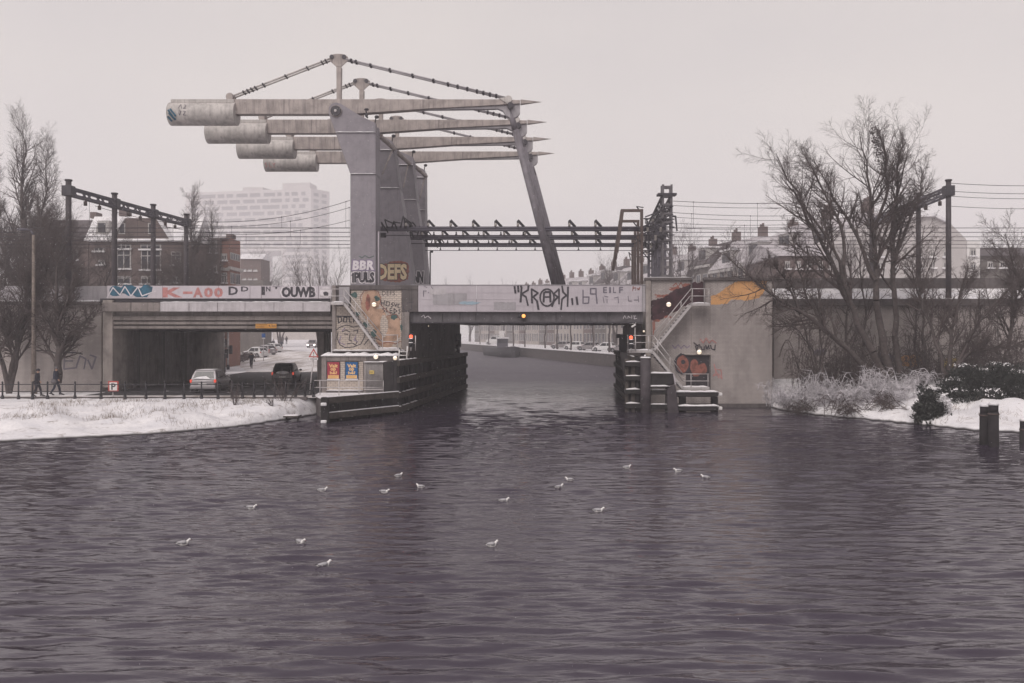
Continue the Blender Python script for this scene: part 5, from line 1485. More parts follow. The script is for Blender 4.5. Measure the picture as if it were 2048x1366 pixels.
def pipe_gantry(px, ytop, ybeam, label, r, seed):
    t = thing('catenary_gantry', label, 'gantry', (X(px, 57), 57, 7.0))
    for k in range(4):
        x, Y = X(px, 57)+0.578*k, 57+5.4*k
        mb = MB(); mb.tube((x, Y, 6.5), (x, Y, Z(ytop, 57)), r, r*0.9, n=12); mb.tube((x, Y, Z(ytop, 57)), (x, Y, Z(ytop, 57)+0.1), r*1.2, n=12); mb.build('mast', M['mast_steel'], t)
        mb = MB(); z = Z(ybeam, 57); mb.box(x-r*1.6, x+r*1.6, Y-0.3, Y+0.3, z-0.35, z+0.35); mb.build('collar', M['dark_steel'], t, bevel=0.02)
    z = Z(ybeam, 57); a = Vector((X(px, 57), 57, z)); b_ = a+Vector((1.73, 16.2, 0))
    mb = MB()
    for ox, oz in ((-0.25, 0.2), (0.25, 0.2), (-0.25, -0.25), (0.25, -0.25)): mb.bar(a+Vector((ox, 0, oz)), b_+Vector((ox, 0, oz)), 0.13, 0.13)
    for k in range(20):
        p, q = a.lerp(b_, k/20), a.lerp(b_, (k+1)/20)
        for ox in (-0.25, 0.25): mb.bar(p+Vector((ox, 0, 0.2 if k % 2 else -0.25)), q+Vector((ox, 0, -0.25 if k % 2 else 0.2)), 0.07, 0.07)
    mb.build('beam', M['steel_damp'], t)
    for k in range(3):
        p = a.lerp(b_, (k+0.5)/3)
        for dy in (-1.0, 1.0):
            mb = MB(); mb.tube(p+Vector((0, dy, -0.25)), p+Vector((0, dy, -0.75)), 0.04, n=6); mb.tube(p+Vector((0, dy, -0.45)), p+Vector((0, dy, -0.75)), 0.12, n=8); mb.build('insulator', M['rust'], t)
    return t
pipe_gantry(137, 362, 382, 'dark tube-mast gantry over the tracks at left, receding towards the pillars', 0.21, 1)
pipe_gantry(1897, 362, 382, 'dark tube-mast gantry over the tracks at right, half hidden by the bare tree', 0.19, 2)

def wire(pts, Y, r, label, drop=None, n=28):
    """pts = picture columns/rows; a smooth wire through them at depth Y, with droppers down to the height 'drop'"""
    xs = [X(a, Y) for a, b_ in pts]; zs = [Z(b_, Y) for a, b_ in pts]
    t = thing('overhead_wire', label, 'wire', (xs[0], Y, zs[0]), 'overhead wires of the railway')
    if len(pts) > 2: co = np.polyfit(xs, zs, 2); f = lambda x: float(np.polyval(co, x))
    else: f = lambda x: float(np.interp(x, xs, zs) if xs[0] < xs[-1] else np.interp(-x, [-v for v in xs], zs))
    X0, X1 = min(xs), max(xs)
    mb = MB(); mb.path([(X0+(X1-X0)*k/n, Y, f(X0+(X1-X0)*k/n)) for k in range(n+1)], r, 5); mb.build('wire', M['black_paint'], t)
    if drop is not None:
        x = X0+1.5
        while x < X1:
            if f(x) > drop+0.1:
                mb = MB(); mb.tube((x, Y, f(x)+0.03), (x, Y, drop), 0.012, n=4); mb.ball((x, Y, f(x)), 0.05, n=6, m=4); mb.build('dropper', M['black_paint'], t)
            x += 4.6
    return t
names = ['nearest', 'second', 'third']
for j in range(3):
    Y = 59.2+5.4*j
    z = 12.47
    for k, dz in enumerate((0.04, -0.27)):
        yy = HY-(z+dz-HC)*F/Y
        wire([(-80, yy), (700-j*0, yy)], Y+k*1.1, 0.03 if k == 0 else 0.025, '%s straight contact wire left of the pillars, %s of its pair' % (names[j], 'upper' if k == 0 else 'lower'), n=6)
        wire([(1345, yy), (2130, yy)], Y+k*1.1, 0.024, '%s contact wire right of the lattice gantry, %s of its pair' % (names[j], 'upper' if k == 0 else 'lower'), n=6)
for j, (pts) in enumerate([[(700, 400), (560, 437), (480, 441), (137, 388)], [(700, 414), (580, 445), (500, 450), (190, 412)], [(700, 440), (600, 461), (510, 468), (240, 430)]]):
    wire(pts, 59.2+5.4*j, 0.02, '%s sagging wire with droppers left of the pillars' % names[j], 12.5)
for j, (pts) in enumerate([[(1345, 402), (1530, 407), (1897, 385)], [(1345, 425), (1540, 432), (1845, 412)], [(1345, 446), (1550, 450), (1800, 432)]]):
    wire(pts, 59.2+5.4*j, 0.02, '%s sagging wire with droppers right of the lattice gantry' % names[j], 12.5)
    wire([(a, b_+9) for a, b_ in pts], 60.3+5.4*j, 0.018, '%s lower sagging wire right of the lattice gantry' % names[j], None)
for j, yy in enumerate((366, 382, 392, 412)):
    wire([(1897, yy), (2000, yy+5), (2130, yy+4)], 57.3+j*2, 0.02, '%s wire leaving the frame from the right gantry' % ['top', 'second', 'third', 'lowest'][j], None, 8)
t = thing('lamp_pole', 'thin dark camera pole standing on the span beside the farthest pillar', 'pole', W(861, 560, 70))
mb = MB(); mb.tube((X(860, 70), 70, 6.4), W(860.5, 503, 70), 0.06, n=8); mb.build('pole', M['dark_steel'], t)
mb = MB(); mb.tube(W(860.5, 503, 70), W(865, 501, 70), 0.05); mb.ball(tuple(W(864, 503, 70)), 0.11, 0.1, 0.12); mb.build('head', M['black_paint'], t)
# ================================================================== VEHICLES
def make_car(name, label, L=4.1, W_=1.75, H=1.5, paint='car_silver', hatch=0.25, snow=0.0, tail=True, head=False, group=None, plate='white_paint', windscreen_snow=False):
    """local frame: forward is +y, origin on the ground under the middle"""
    t = thing(name, label, 'car' if name != 'parked_van' else 'van', (0, 0, 0), group)
    hw = W_/2; zb, zt = 0.22, H*0.60
    st = [(-L/2, 0.30, zt*0.86, 0.88), (-L/2+0.10, 0.22, zt*0.99, 0.95), (-L/2+0.7, 0.2, zt*1.03, 1.0), (0, 0.2, zt, 1.0), (L/2-1.15, 0.2, zt*0.97, 1.0), (L/2-0.45, 0.2, zt*0.86, 0.97), (L/2-0.08, 0.22, zt*0.72, 0.90), (L/2, 0.32, zt*0.58, 0.80)]
    rings = []
    for y, z0, z1, k in st:
        w_ = hw*k
        rings.append([(-w_*0.94, y, z0), (w_*0.94, y, z0), (w_, y, z0+0.12), (w_, y, z1-0.20), (w_*0.96, y, z1-0.07), (w_*0.88, y, z1), (-w_*0.88, y, z1), (-w_*0.96, y, z1-0.07), (-w_, y, z1-0.20), (-w_, y, z0+0.12)])
    mb = MB(); mb.loft(rings); body = mb.build('body', M[paint], t, local=True)
    m_ = body.modifiers.new('b', 'BEVEL'); m_.width = 0.03; m_.segments = 2; m_.limit_method = 'ANGLE'; m_.angle_limit = R(50)
    # cabin: corners at belt line and roof
    yb0, yb1 = -L/2+0.12, L/2-1.15; yr0, yr1 = -L/2+0.12+hatch+0.15, L/2-1.95
    wb, wr = hw*0.90, hw*0.74; z0, z1 = zt*0.98, H
    cab = []
    for y, z, w_ in ((yb0, z0, wb), ((yb0+yr0)/2, (z0+z1)/2, (wb+wr)/2+0.02), (yr0, z1-0.05, wr), (yr0+0.25, z1, wr*0.98), (yr1-0.2, z1, wr*0.98), (yr1, z1-0.04, wr), ((yb1+yr1)/2, (z0+z1)/2, (wb+wr)/2+0.02), (yb1, z0, wb)):
        if z < z1-0.1: cab.append((y, z, w_))
        else: cab.append((y, z, w_))
    rings = []
    for y, z, w_ in cab:
        rings.append([(-wb, y if z <= z0+0.01 else y, z0-0.02), (wb, y, z0-0.02), (w_, y, z), (-w_, y, z)])
    mb = MB(); mb.loft(rings, True, False); mb.build('cabin', M[paint], t, local=True, bevel=0.03, seg=2)
    gl = M['car_glass']
    def quad(p, name_='window', m=gl):
        mb = MB(); mb.add(p, [(0, 1, 2, 3)]); return mb.build(name_, m, t, local=True)
    def lerp3(a, b_, f): return tuple(a[i]+(b_[i]-a[i])*f for i in range(3))
    # rear and front screens, proud of the cabin by a few millimetres
    e = 0.012
    for (yb, yr, sgn, nm) in ((yb0, yr0, -1, 'rear_window'), (yb1, yr1, 1, 'windscreen')):
        lo, hi = 0.14, 0.86
        a = (yb+(yr-yb)*lo+sgn*e*2, z0+(z1-0.05-z0)*lo); b_ = (yb+(yr-yb)*hi+sgn*e*2, z0+(z1-0.05-z0)*hi)
        wa, wb_ = wb+(wr-wb)*lo-0.10, wb+(wr-wb)*hi-0.10
        mb = MB(); mb.add([(-wa, a[0], a[1]), (wa, a[0], a[1]), (wb_, b_[0], b_[1]+e), (-wb_, b_[0], b_[1]+e)], [(0, 1, 2, 3) if sgn < 0 else (3, 2, 1, 0)]); mb.build(nm, M['snow'] if (windscreen_snow and sgn > 0) else gl, t, local=True)
    ym = (yr0+yr1)/2
    for s in (-1, 1):
        for (ya, yb_, yc, yd) in ((yb0+0.50, ym-0.05, ym-0.05, yr0+0.12), (ym+0.05, yb1-0.42, yr1-0.02, ym+0.05)):
            lo, hi = 0.10, 0.84; z_a, z_b = z0+(z1-z0)*lo, z0+(z1-z0)*hi
            wa, wc = wb+(wr-wb)*lo*1.0+0.02, wb+(wr-wb)*hi+0.022
            p = [(s*wa, ya, z_a), (s*wa, yb_, z_a), (s*wc, yc, z_b), (s*wc, yd, z_b)]
            quad(p if s > 0 else p[::-1], 'side_window')
        for y in (-L/2+0.72, L/2-0.75):
            mb = MB(); mb.tube((s*(hw-0.20), y, 0.31), (s*(hw+0.01), y, 0.31), 0.31, n=20); w1 = mb.build('wheel', M['tyre'], t, local=True, bevel=0.02)
            mb = MB(); mb.tube((s*(hw+0.005), y, 0.31), (s*(hw+0.02), y, 0.31), 0.19, n=14); mb.build('rim', M['rim'], w1, local=True)
            mb = MB(); mb.tube((s*(hw-0.25), y, 0.33), (s*(hw+0.004), y, 0.33), 0.37, n=20); mb.build('wheel_arch', M['black_paint'], t, local=True)
        mb = MB(); mb.ball((s*(hw+0.10), yb1-0.35, z0+0.08), 0.12, 0.07, 0.08, 10, 6); mb.build('mirror', M[paint] if paint != 'car_dusty' else M['black_paint'], t, local=True)
        mb = MB(); mb.box(s*hw*0.88-0.06, s*hw*0.88+0.06, -L/2-0.03, -L/2+0.16, zt*0.76, zt*0.98); mb.build('tail_light', M['lamp_tail' if tail else 'sign_red'], t, local=True, bevel=0.02)
        mb = MB(); mb.box(s*hw*0.72-0.16, s*hw*0.72+0.16, L/2-0.16, L/2+0.02, zt*0.50, zt*0.66)
        if head: mb = MB(); mb.ball((s*hw*0.74, L/2, zt*0.58), 0.17, 0.08, 0.12)
        mb.build('headlight', M['lamp_head' if head else 'rim'], t, local=True)
    mb = MB(); mb.box(-hw*0.93, hw*0.93, -L/2-0.07, -L/2+0.05, 0.27, 0.50); mb.build('bumper', M[paint], t, local=True, bevel=0.04, seg=2)
    mb = MB(); mb.box(-0.26, 0.26, -L/2-0.085, -L/2-0.072, 0.52, 0.64); mb.build('number_plate', M[plate], t, local=True)
    mb = MB(); mb.bar((-0.1, yr0-0.12, z0+0.12), (0.35, yr0-0.18, z0+0.14), 0.02, 0.02); mb.build('wiper', M['black_paint'], t, local=True)
    if snow:
        mb = MB(); snow_cap(mb, -wr*0.95, wr*0.95, yr0+0.05, yr1-0.05, H-0.012, 0.05*snow, 7); mb.build('roof_snow', M['snow'], t, local=True)
        mb = MB(); snow_cap(mb, -hw*0.85, hw*0.85, L/2-1.1, L/2-0.35, zt*0.93, 0.06*snow, 9); mb.build('bonnet_snow', M['snow'], t, local=True)
        mb = MB(); mb.add([(-wb*0.8, yb0-0.02, z0+0.06), (wb*0.6, yb0-0.02, z0+0.03), (wb*0.2, yb0+0.08, z0+0.22), (-wb*0.5, yb0+0.07, z0+0.16)], [(0, 1, 2, 3)]); mb.build('screen_snow', M['snow'], t, local=True)
    return t
def put(o, x, y, z, rz): o.location = (x, y, z); o.rotation_euler = (0, 0, R(rz)); return o
c1 = make_car('hatchback_car', 'silver hatchback with snow on its tail driving away past the left bank fence', paint='car_silver', snow=0.5)
put(c1, X(424, 56), 56.0, 1.035, 4)
c2 = make_car('hatchback_car', 'dark dusty hatchback with glowing tail lights in the underpass', L=4.0, H=1.6, paint='car_black', snow=0)
mb = MB(); mb.box(-0.72, 0.72, -2.06, -2.03, 0.50, 0.86); mb.build('dirty_tailgate', M['car_dusty'], c2, local=True, bevel=0.01)
mb = MB(); mb.ball((0, -2.03, 0.9), 0.5, 0.05, 0.13); mb.build('tail_snow', M['snow'], c2, local=True)
put(c2, X(574, 65), 65, 1.04, 6)
c3 = make_car('oncoming_car', 'grey car coming down the snowy street with both headlights on', paint='car_dusty', head=True, H=1.55)
put(c3, X(620, 166), 168, float(ground_h(-41, 168))+0.04, 180+6)
proto = make_car('parked_car', 'x', paint='car_white', snow=1.6, tail=False, windscreen_snow=True, group='snowy cars parked along the quay')
proto2 = make_car('parked_car', 'x', paint='car_dusty', snow=1.5, tail=False, windscreen_snow=True, group='snowy cars parked along the quay')
def quay_pt(y, off):       # a point 'off' metres behind the right quay edge
    return (float(xr(y))+off*0.975, y+off*0.222)
spots = [(124.5, 'white snow-covered car parked on the quay, nearest to the right end of the opening'), (132.5, 'second snow-covered car from the right on the quay'), (141, 'third snow-covered car from the right on the quay'),
         (149.5, 'fourth snow-covered car from the right on the quay'), (158, 'fifth snow-covered car from the right on the quay'), (167, 'sixth snow-covered car from the right, beside the moored barge')]
for i, (y, s) in enumerate(spots):
    src = (proto, proto2)[i % 2]
    o = src if i < 2 else copy_tree(src)
    x_, y_ = quay_pt(y, 5.2); put(o, x_, y_, 1.93, 58); o['label'] = s
van = make_car('parked_van', 'white van parked far along the quay at the left side of the opening', L=5.2, W_=2.0, H=2.4, paint='car_white', hatch=0.05, snow=1, tail=False)
x_, y_ = quay_pt(236, 6); put(van, x_, y_, 1.93, 70)
for i, (px, Y, s, rz) in enumerate([(510, 122, 'white snowy car parked beside the dark hedge in the street', 60), (528, 132, 'snowy car parked behind the white one in the street', 60), (541, 142, 'farthest snowy car of the row parked in the street', 60)]):
    o = copy_tree((proto, proto2)[i % 2]); o['group'] = 'snowy cars parked in the street'; o['label'] = s
    x_ = X(px, Y); put(o, x_, Y, float(ground_h(x_, Y))+0.02, rz)

# ================================================================== PEOPLE
def skin_obj(name, verts, edges, radii, mat, parent, root=0, sub=1):
    me = bpy.data.meshes.new(name); me.from_pydata([tuple(v) for v in verts], edges, []); me.update()
    o = bpy.data.objects.new(name, me); C.objects.link(o); o.parent = parent
    sk_ = o.modifiers.new('skin', 'SKIN'); sk_.use_smooth_shade = True
    for i, r in enumerate(radii):
        d = me.skin_vertices[0].data[i]; d.radius = (r, r) if not isinstance(r, tuple) else r; d.use_root = (i == root)
    if sub: s_ = o.modifiers.new('sub', 'SUBSURF'); s_.levels = sub; s_.render_levels = sub
    bpy.context.view_layer.update()
    dg = bpy.context.evaluated_depsgraph_get()
    me2 = bpy.data.meshes.new_from_object(o.evaluated_get(dg))
    o.modifiers.clear(); o.data = me2; me2.materials.clear(); me2.materials.append(mat); me2.name = name
    for p_ in me2.polygons: p_.use_smooth = True
    return o
def person(label, coat='cloth_dark', legs='cloth_navy', hat='cloth_dark', stride=0.25, h=1.75, sit=False, bag=False, group=None, lean=0.0):
    """local frame: faces +y, feet at z = 0"""
    s = h/1.75
    t = thing('person', label, 'person', (0, 0, 0), group)
    V = lambda x, y, z: Vector((x*s, y*s, z*s))
    if sit:
        J = dict(pel=V(0, -0.12, 0.98), che=V(0, 0.02, 1.30), nek=V(0, 0.07, 1.50), hd=V(0, 0.09, 1.62), top=V(0, 0.09, 1.72))
        hip = [V(-0.10, -0.10, 0.95), V(0.10, -0.10, 0.95)]; kn = [V(-0.11, 0.25, 0.72), V(0.11, 0.22, 0.90)]; an = [V(-0.11, 0.05, 0.26), V(0.11, 0.12, 0.50)]; to = [V(-0.11, 0.20, 0.20), V(0.11, 0.27, 0.44)]
        sh = [V(-0.18, 0.03, 1.43), V(0.18, 0.03, 1.43)]; el = [V(-0.27, 0.18, 1.24), V(0.27, 0.18, 1.24)]; wr = [V(-0.25, 0.40, 1.12), V(0.25, 0.40, 1.12)]
    else:
        f = stride
        J = dict(pel=V(0, 0, 0.94), che=V(0, 0.03+lean, 1.28), nek=V(0, 0.05+lean, 1.50), hd=V(0, 0.07+lean, 1.62), top=V(0, 0.07+lean, 1.72))
        hip = [V(-0.09, 0, 0.90), V(0.09, 0, 0.90)]; kn = [V(-0.10, f*0.55+0.04, 0.50), V(0.10, -f*0.3+0.06, 0.50)]; an = [V(-0.10, f, 0.09), V(0.10, -f, 0.13)]; to = [V(-0.11, f+0.18, 0.04), V(0.11, -f+0.16, 0.04)]
        sh = [V(-0.18, 0.02+lean, 1.43), V(0.18, 0.02+lean, 1.43)]; el = [V(-0.25, -0.10, 1.16), V(0.25, 0.06, 1.16)]; wr = [V(-0.23, -f*0.3, 0.93), V(0.23, 0.22, 0.97)]
    # body: one continuous skinned figure with fingers
    vs = [J['pel'], J['che'], J['nek'], J['hd'], J['top']]; es = [(0, 1), (1, 2), (2, 3), (3, 4)]; rr = [0.12*s, 0.13*s, 0.05*s, 0.095*s, 0.07*s]
    for k in (0, 1):
        b_ = len(vs); vs += [hip[k], kn[k], an[k], to[k]]; es += [(0, b_), (b_, b_+1), (b_+1, b_+2), (b_+2, b_+3)]; rr += [0.09*s, 0.06*s, 0.04*s, 0.035*s]
        b_ = len(vs); d = (wr[k]-el[k]).normalized(); palm = wr[k]+d*0.06*s
        vs += [sh[k], el[k], wr[k], palm]; es += [(1, b_), (b_, b_+1), (b_+1, b_+2), (b_+2, b_+3)]; rr += [0.055*s, 0.042*s, 0.027*s, 0.03*s]
        side = d.cross(Vector((1, 0, 0))).normalized()
        for q in range(4):
            off = side*(q-1.5)*0.020*s; L_ = (0.065, 0.075, 0.07, 0.055)[q]*s
            c = len(vs); p1_ = palm+off+d*0.04*s; p2_ = p1_+d*L_*0.5+Vector((-0.012 if k else 0.012, 0, -0.004))*s
            vs += [p1_, p2_]; es += [(b_+3, c), (c, c+1)]; rr += [0.009*s, 0.008*s]
        c = len(vs); vs += [wr[k]+d*0.03*s-side*0.035*s, wr[k]+d*0.07*s-side*0.05*s]; es += [(b_+2, c), (c, c+1)]; rr += [0.011*s, 0.009*s]
    body = skin_obj('body', vs, es, rr, M['skin'], t)
    # face details
    hd = J['hd']; mb = MB()
    mb.ball((hd.x, hd.y+0.098*s, hd.z-0.01*s), 0.014*s, 0.022*s, 0.022*s, 8, 6)
    for sx in (-1, 1): mb.ball((hd.x+sx*0.093*s, hd.y, hd.z), 0.014*s, 0.02*s, 0.03*s, 8, 6)
    mb.build('nose_and_ears', M['skin'], body, local=True)
    mb = MB()
    for sx in (-1, 1): mb.ball((hd.x+sx*0.032*s, hd.y+0.088*s, hd.z+0.022*s), 0.011*s, n=6, m=4)
    mb.box(hd.x-0.025*s, hd.x+0.025*s, hd.y+0.088*s, hd.y+0.096*s, hd.z-0.045*s, hd.z-0.038*s); mb.build('eyes_and_mouth', M['ink'], body, local=True)
    # coat, trousers, shoes, hat
    hem = J['pel']+Vector((0, -0.02*s, -0.30*s if not sit else -0.14*s))
    cv = [J['nek']-Vector((0, 0, 0.03*s)), J['che'], J['pel'], hem]; ce = [(0, 1), (1, 2), (2, 3)]; cr = [(0.085*s, 0.085*s), (0.20*s, 0.15*s), (0.185*s, 0.155*s), (0.215*s, 0.19*s)]
    for k in (0, 1):
        b_ = len(cv); cv += [sh[k], el[k], wr[k]]; ce += [(1, b_), (b_, b_+1), (b_+1, b_+2)]; cr += [0.085*s, 0.066*s, 0.045*s]
    skin_obj('coat', cv, ce, cr, M[coat], t, 1)
    tv = [J['pel']]; te = []; tr_ = [(0.16*s, 0.13*s)]
    for k in (0, 1):
        b_ = len(tv); tv += [hip[k], kn[k], an[k]]; te += [(0, b_), (b_, b_+1), (b_+1, b_+2)]; tr_ += [0.10*s, 0.075*s, 0.058*s]
    skin_obj('trousers', tv, te, tr_, M[legs], t)
    for k in (0, 1):
        a, b_ = an[k], to[k]
        mb = MB(); mb.loft([[(p.x+dx*s, p.y, p.z+dz*s) for dx, dz in ((-w_, -0.035), (w_, -0.035), (w_, hh_), (-w_, hh_))] for p, w_, hh_ in ((a-Vector((0, 0.07*s, 0.02*s)), 0.045, 0.05), (a+Vector((0, 0.03*s, -0.01*s)), 0.05, 0.06), (b_, 0.048, 0.03), (b_+Vector((0, 0.05*s, 0)), 0.03, 0.01))]); mb.build('shoe', M['black_paint'], t, local=True)
    mb = MB(); mb.ball((hd.x, hd.y-0.015*s, hd.z+0.045*s), 0.112*s, 0.125*s, 0.10*s); mb.build('hat', M[hat], t, local=True)
    if bag: mb = MB(); mb.ball((0.30*s, 0.0, 0.85*s), 0.08*s, 0.17*s, 0.15*s); mb.build('shoulder_bag', M['cloth_grey'], t, local=True)
    return t
p_ = person('person in a long dark coat walking along the snowy promenade, leftmost of the two walkers', 'cloth_dark', 'cloth_dark', stride=0.22, h=1.72); put(p_, X(74, 50.9), 50.9, 1.04, -75)
p_ = person('person in a navy jacket and light hat walking in front of the brick wall', 'cloth_navy', 'cloth_navy', 'cloth_grey', stride=0.24, h=1.82, bag=True); put(p_, X(111, 52.6), 52.6, 1.0, -80)
for (px, Y, h, coat, hat, s) in [(546.5, 160, 1.85, 'cloth_dark', 'cloth_grey', 'distant adult in a dark coat walking in the street beside a child'), (551.8, 161, 1.15, 'cloth_red', 'cloth_red', 'small child in a red coat in the snowy street'),
                                 (563, 158, 1.75, 'cloth_navy', 'cloth_dark', 'distant walker alone in the middle of the snowy street'), (566, 196, 1.8, 'cloth_grey', 'cloth_dark', 'far pair of walkers, the left one'), (573, 192, 1.85, 'cloth_dark', 'cloth_dark', 'far pair of walkers, the right one')]:
    x_ = X(px, Y); p_ = person(s, coat, 'cloth_dark', hat, 0.12, h, group='walkers in the distant street'); put(p_, x_, Y, float(ground_h(x_, Y))+0.03, 10)
x_ = X(449, 97); p_ = person('person in dark clothes waiting at the traffic light', 'cloth_dark', 'cloth_dark', stride=0.05, h=1.8); put(p_, X(461, 99), 99, float(ground_h(X(461, 99), 99))+0.02, 30)

# cyclist
YC = 93.0; gz = 1.04
bk = thing('bicycle', 'city bicycle ridden away across the snowy street', 'bicycle', (0, 0, 0))
for y, nm in ((-0.52, 'wheel'), (0.54, 'wheel')):
    mb = MB(); mb.path([(0, y+0.33*math.cos(a), 0.35+0.33*math.sin(a)) for a in np.linspace(0, 2*math.pi, 25)], 0.022, 6); w_ = mb.build(nm, M['tyre'], bk, local=True)
    mb = MB()
    for k in range(12):
        a = math.pi*2*k/12; mb.tube((0, y, 0.35), (0, y+0.32*math.cos(a), 0.35+0.32*math.sin(a)), 0.004, n=3)
    mb.tube((-0.05, y, 0.35), (0.05, y, 0.35), 0.03, n=8); mb.build('spokes', M['galv'], w_, local=True)
    mb = MB(); mb.path([(0, y+0.37*math.cos(a), 0.35+0.37*math.sin(a)) for a in np.linspace(0.3, 2.6, 10)], 0.02, 5); mb.build('mudguard', M['black_paint'], bk, local=True)
mb = MB()
for a, b_ in (((0, -0.52, 0.35), (0, -0.05, 0.32)), ((0, -0.05, 0.32), (0, -0.18, 0.85)), ((0, -0.05, 0.32), (0, 0.40, 0.78)), ((0, -0.16, 0.75), (0, 0.40, 0.86)), ((0, 0.54, 0.35), (0, 0.38, 0.95)), ((0, -0.52, 0.35), (0, -0.17, 0.75))): mb.tube(a, b_, 0.02, n=6)
mb.build('frame', M['cloth_navy'], bk, local=True)
mb = MB(); mb.path([(-0.27, 0.30, 1.08), (-0.1, 0.42, 1.05), (0.1, 0.42, 1.05), (0.27, 0.30, 1.08)], 0.016, 6); mb.tube((0, 0.38, 0.92), (0, 0.42, 1.05), 0.016); mb.build('handlebar', M['galv'], bk, local=True)
mb = MB(); mb.ball((0, -0.18, 0.90), 0.09, 0.14, 0.04); mb.build('saddle', M['black_paint'], bk, local=True)
mb = MB(); mb.box(-0.06, 0.06, -0.78, -0.25, 0.74, 0.76); mb.build('carrier', M['black_paint'], bk, local=True)
for sx, z in ((-1, 0.20), (1, 0.46)):
    mb = MB(); mb.tube((0, -0.05, 0.32), (sx*0.08, -0.02, z+0.02), 0.012); mb.box(sx*0.08-0.01, sx*0.08+0.09*sx if sx > 0 else sx*0.08+0.01, -0.06, 0.04, z, z+0.02); mb.build('pedal', M['galv'], bk, local=True)
put(bk, X(503, YC), YC, gz, 24)
p_ = person('person in a long dark hooded coat riding a bicycle away in the snow', 'cloth_dark', 'cloth_dark', sit=True, bag=True, h=1.78); put(p_, X(503, YC), YC, gz, 24)

# ================================================================== STREET FURNITURE BEYOND THE UNDERPASS
def traffic_light(px, Y, label, h=4.3):
    t = thing('traffic_light', label, 'traffic light', (X(px, Y), Y, 1.0), 'traffic lights beyond the underpass')
    x = X(px, Y); mb = MB(); mb.tube((x, Y, 0.9), (x, Y, 1+h), 0.11, n=10); mb.build('pole', M['galv'], t)
    mb = MB(); mb.tube((x, Y, 0.9), (x, Y, 1.5), 0.17, n=10); mb.build('base', M['black_paint'], t)
    for dx, z in ((-0.32, h-0.9), (0.32, h-1.6)):
        mb = MB(); mb.box(x+dx-0.16, x+dx+0.16, Y-0.15, Y+0.1, z, z+0.95); hs = mb.build('signal_head', M['black_paint'], t, bevel=0.03)
        for k in range(3):
            mb = MB(); mb.ball((x+dx, Y-0.16, z+0.18+0.29*k), 0.09, 0.04, 0.09, 10, 6); mb.build('lens', M['car_glass'], hs)
traffic_light(456, 91, 'traffic light pole with two dark signal heads seen through the underpass')
traffic_light(447, 86, 'slimmer traffic light pole at the underpass wall, left of the other', 4.0)
t = thing('utility_cabinet', 'dark utility cabinet against the far corner of the underpass', 'cabinet', (X(443, 80), 80, 1.0))
mb = MB(); mb.pbox(440, 447.5, 708, 746, 80, 80.6); mb.build('body', M['black_paint'], t, bevel=0.03); mb = MB(); mb.pbox(439.7, 447.8, 706.5, 708, 79.9, 80.7); mb.build('lid', M['steel_damp'], t)
t = thing('street_sign', 'blue direction sign with a white plate below, beside the parked cars', 'sign', (X(527, 110), 110, 1.1))
mb = MB(); mb.pbox(523.5, 530.5, 667, 675, 110, 110.05); mb.build('blue_plate', M['sign_blue'], t); mb = MB(); mb.pbox(524, 530, 675.5, 678, 110, 110.05); mb.build('white_plate', M['white_paint'], t)
mb = MB(); mb.tube((X(527, 110.1), 110.1, 1), (X(527, 110.1), 110.1, Z(668, 110)), 0.05); mb.build('post', M['galv'], t)
for i, (px, Y, top) in enumerate([(538, 150, 655), (470, 100, 655), (473.5, 108, 668)]):
    t = thing('lamp_post', ['pale lamp post rising behind the parked cars in the street', 'pale post left of the cyclist', 'short pale post left of the cyclist'][i], 'lamp post', (X(px, Y), Y, 1.0))
    mb = MB(); mb.tube((X(px, Y), Y, 0.9), (X(px, Y), Y, Z(top, Y)+(3 if i == 0 else 0)), 0.10, 0.07, n=8); mb.build('pole', M['galv'], t)
    mb = MB(); mb.ball((X(px, Y), Y-0.2, Z(top, Y)+(3 if i == 0 else 0)), 0.14, 0.35, 0.08); mb.build('head', M['galv'], t)
t = thing('lamp_post', 'tall rusty-brown lamp post in front of the trees at far left', 'lamp post', (X(68, 53.5), 53.5, 1.0))
mb = MB(); mb.tube((X(68, 53.5), 53.5, 0.9), W(67, 470, 53.5), 0.16, 0.09, n=12); mb.build('pole', M['bark_pale'], t)
mb = MB(); mb.tube((X(68, 53.5), 53.5, 0.9), (X(68, 53.5), 53.5, 2.3), 0.20, n=12); mb.build('base', M['bark_pale'], t)
mb = MB(); mb.path([W(67, 470, 53.5), W(62, 461, 53.5), W(48, 458, 53.5)], 0.06, 8); mb.ball(tuple(W(44, 459, 53.5)), 0.35, 0.14, 0.09); mb.build('head', M['steel_damp'], t)
rndh = random.Random(2)
x0h, Yh = X(466, 104), 104
t = thing('hedge', 'dark bare hedge left of the parked cars in the street', 'hedge', (x0h, Yh, 1.1))
leaf_cloud('foliage', [(X(472+7*k, 106+3*k), 106+3*k, 1.7, 1.1, 1.3, 0.75) for k in range(5)], 2600, 0.10, M['twig'], t, 3)

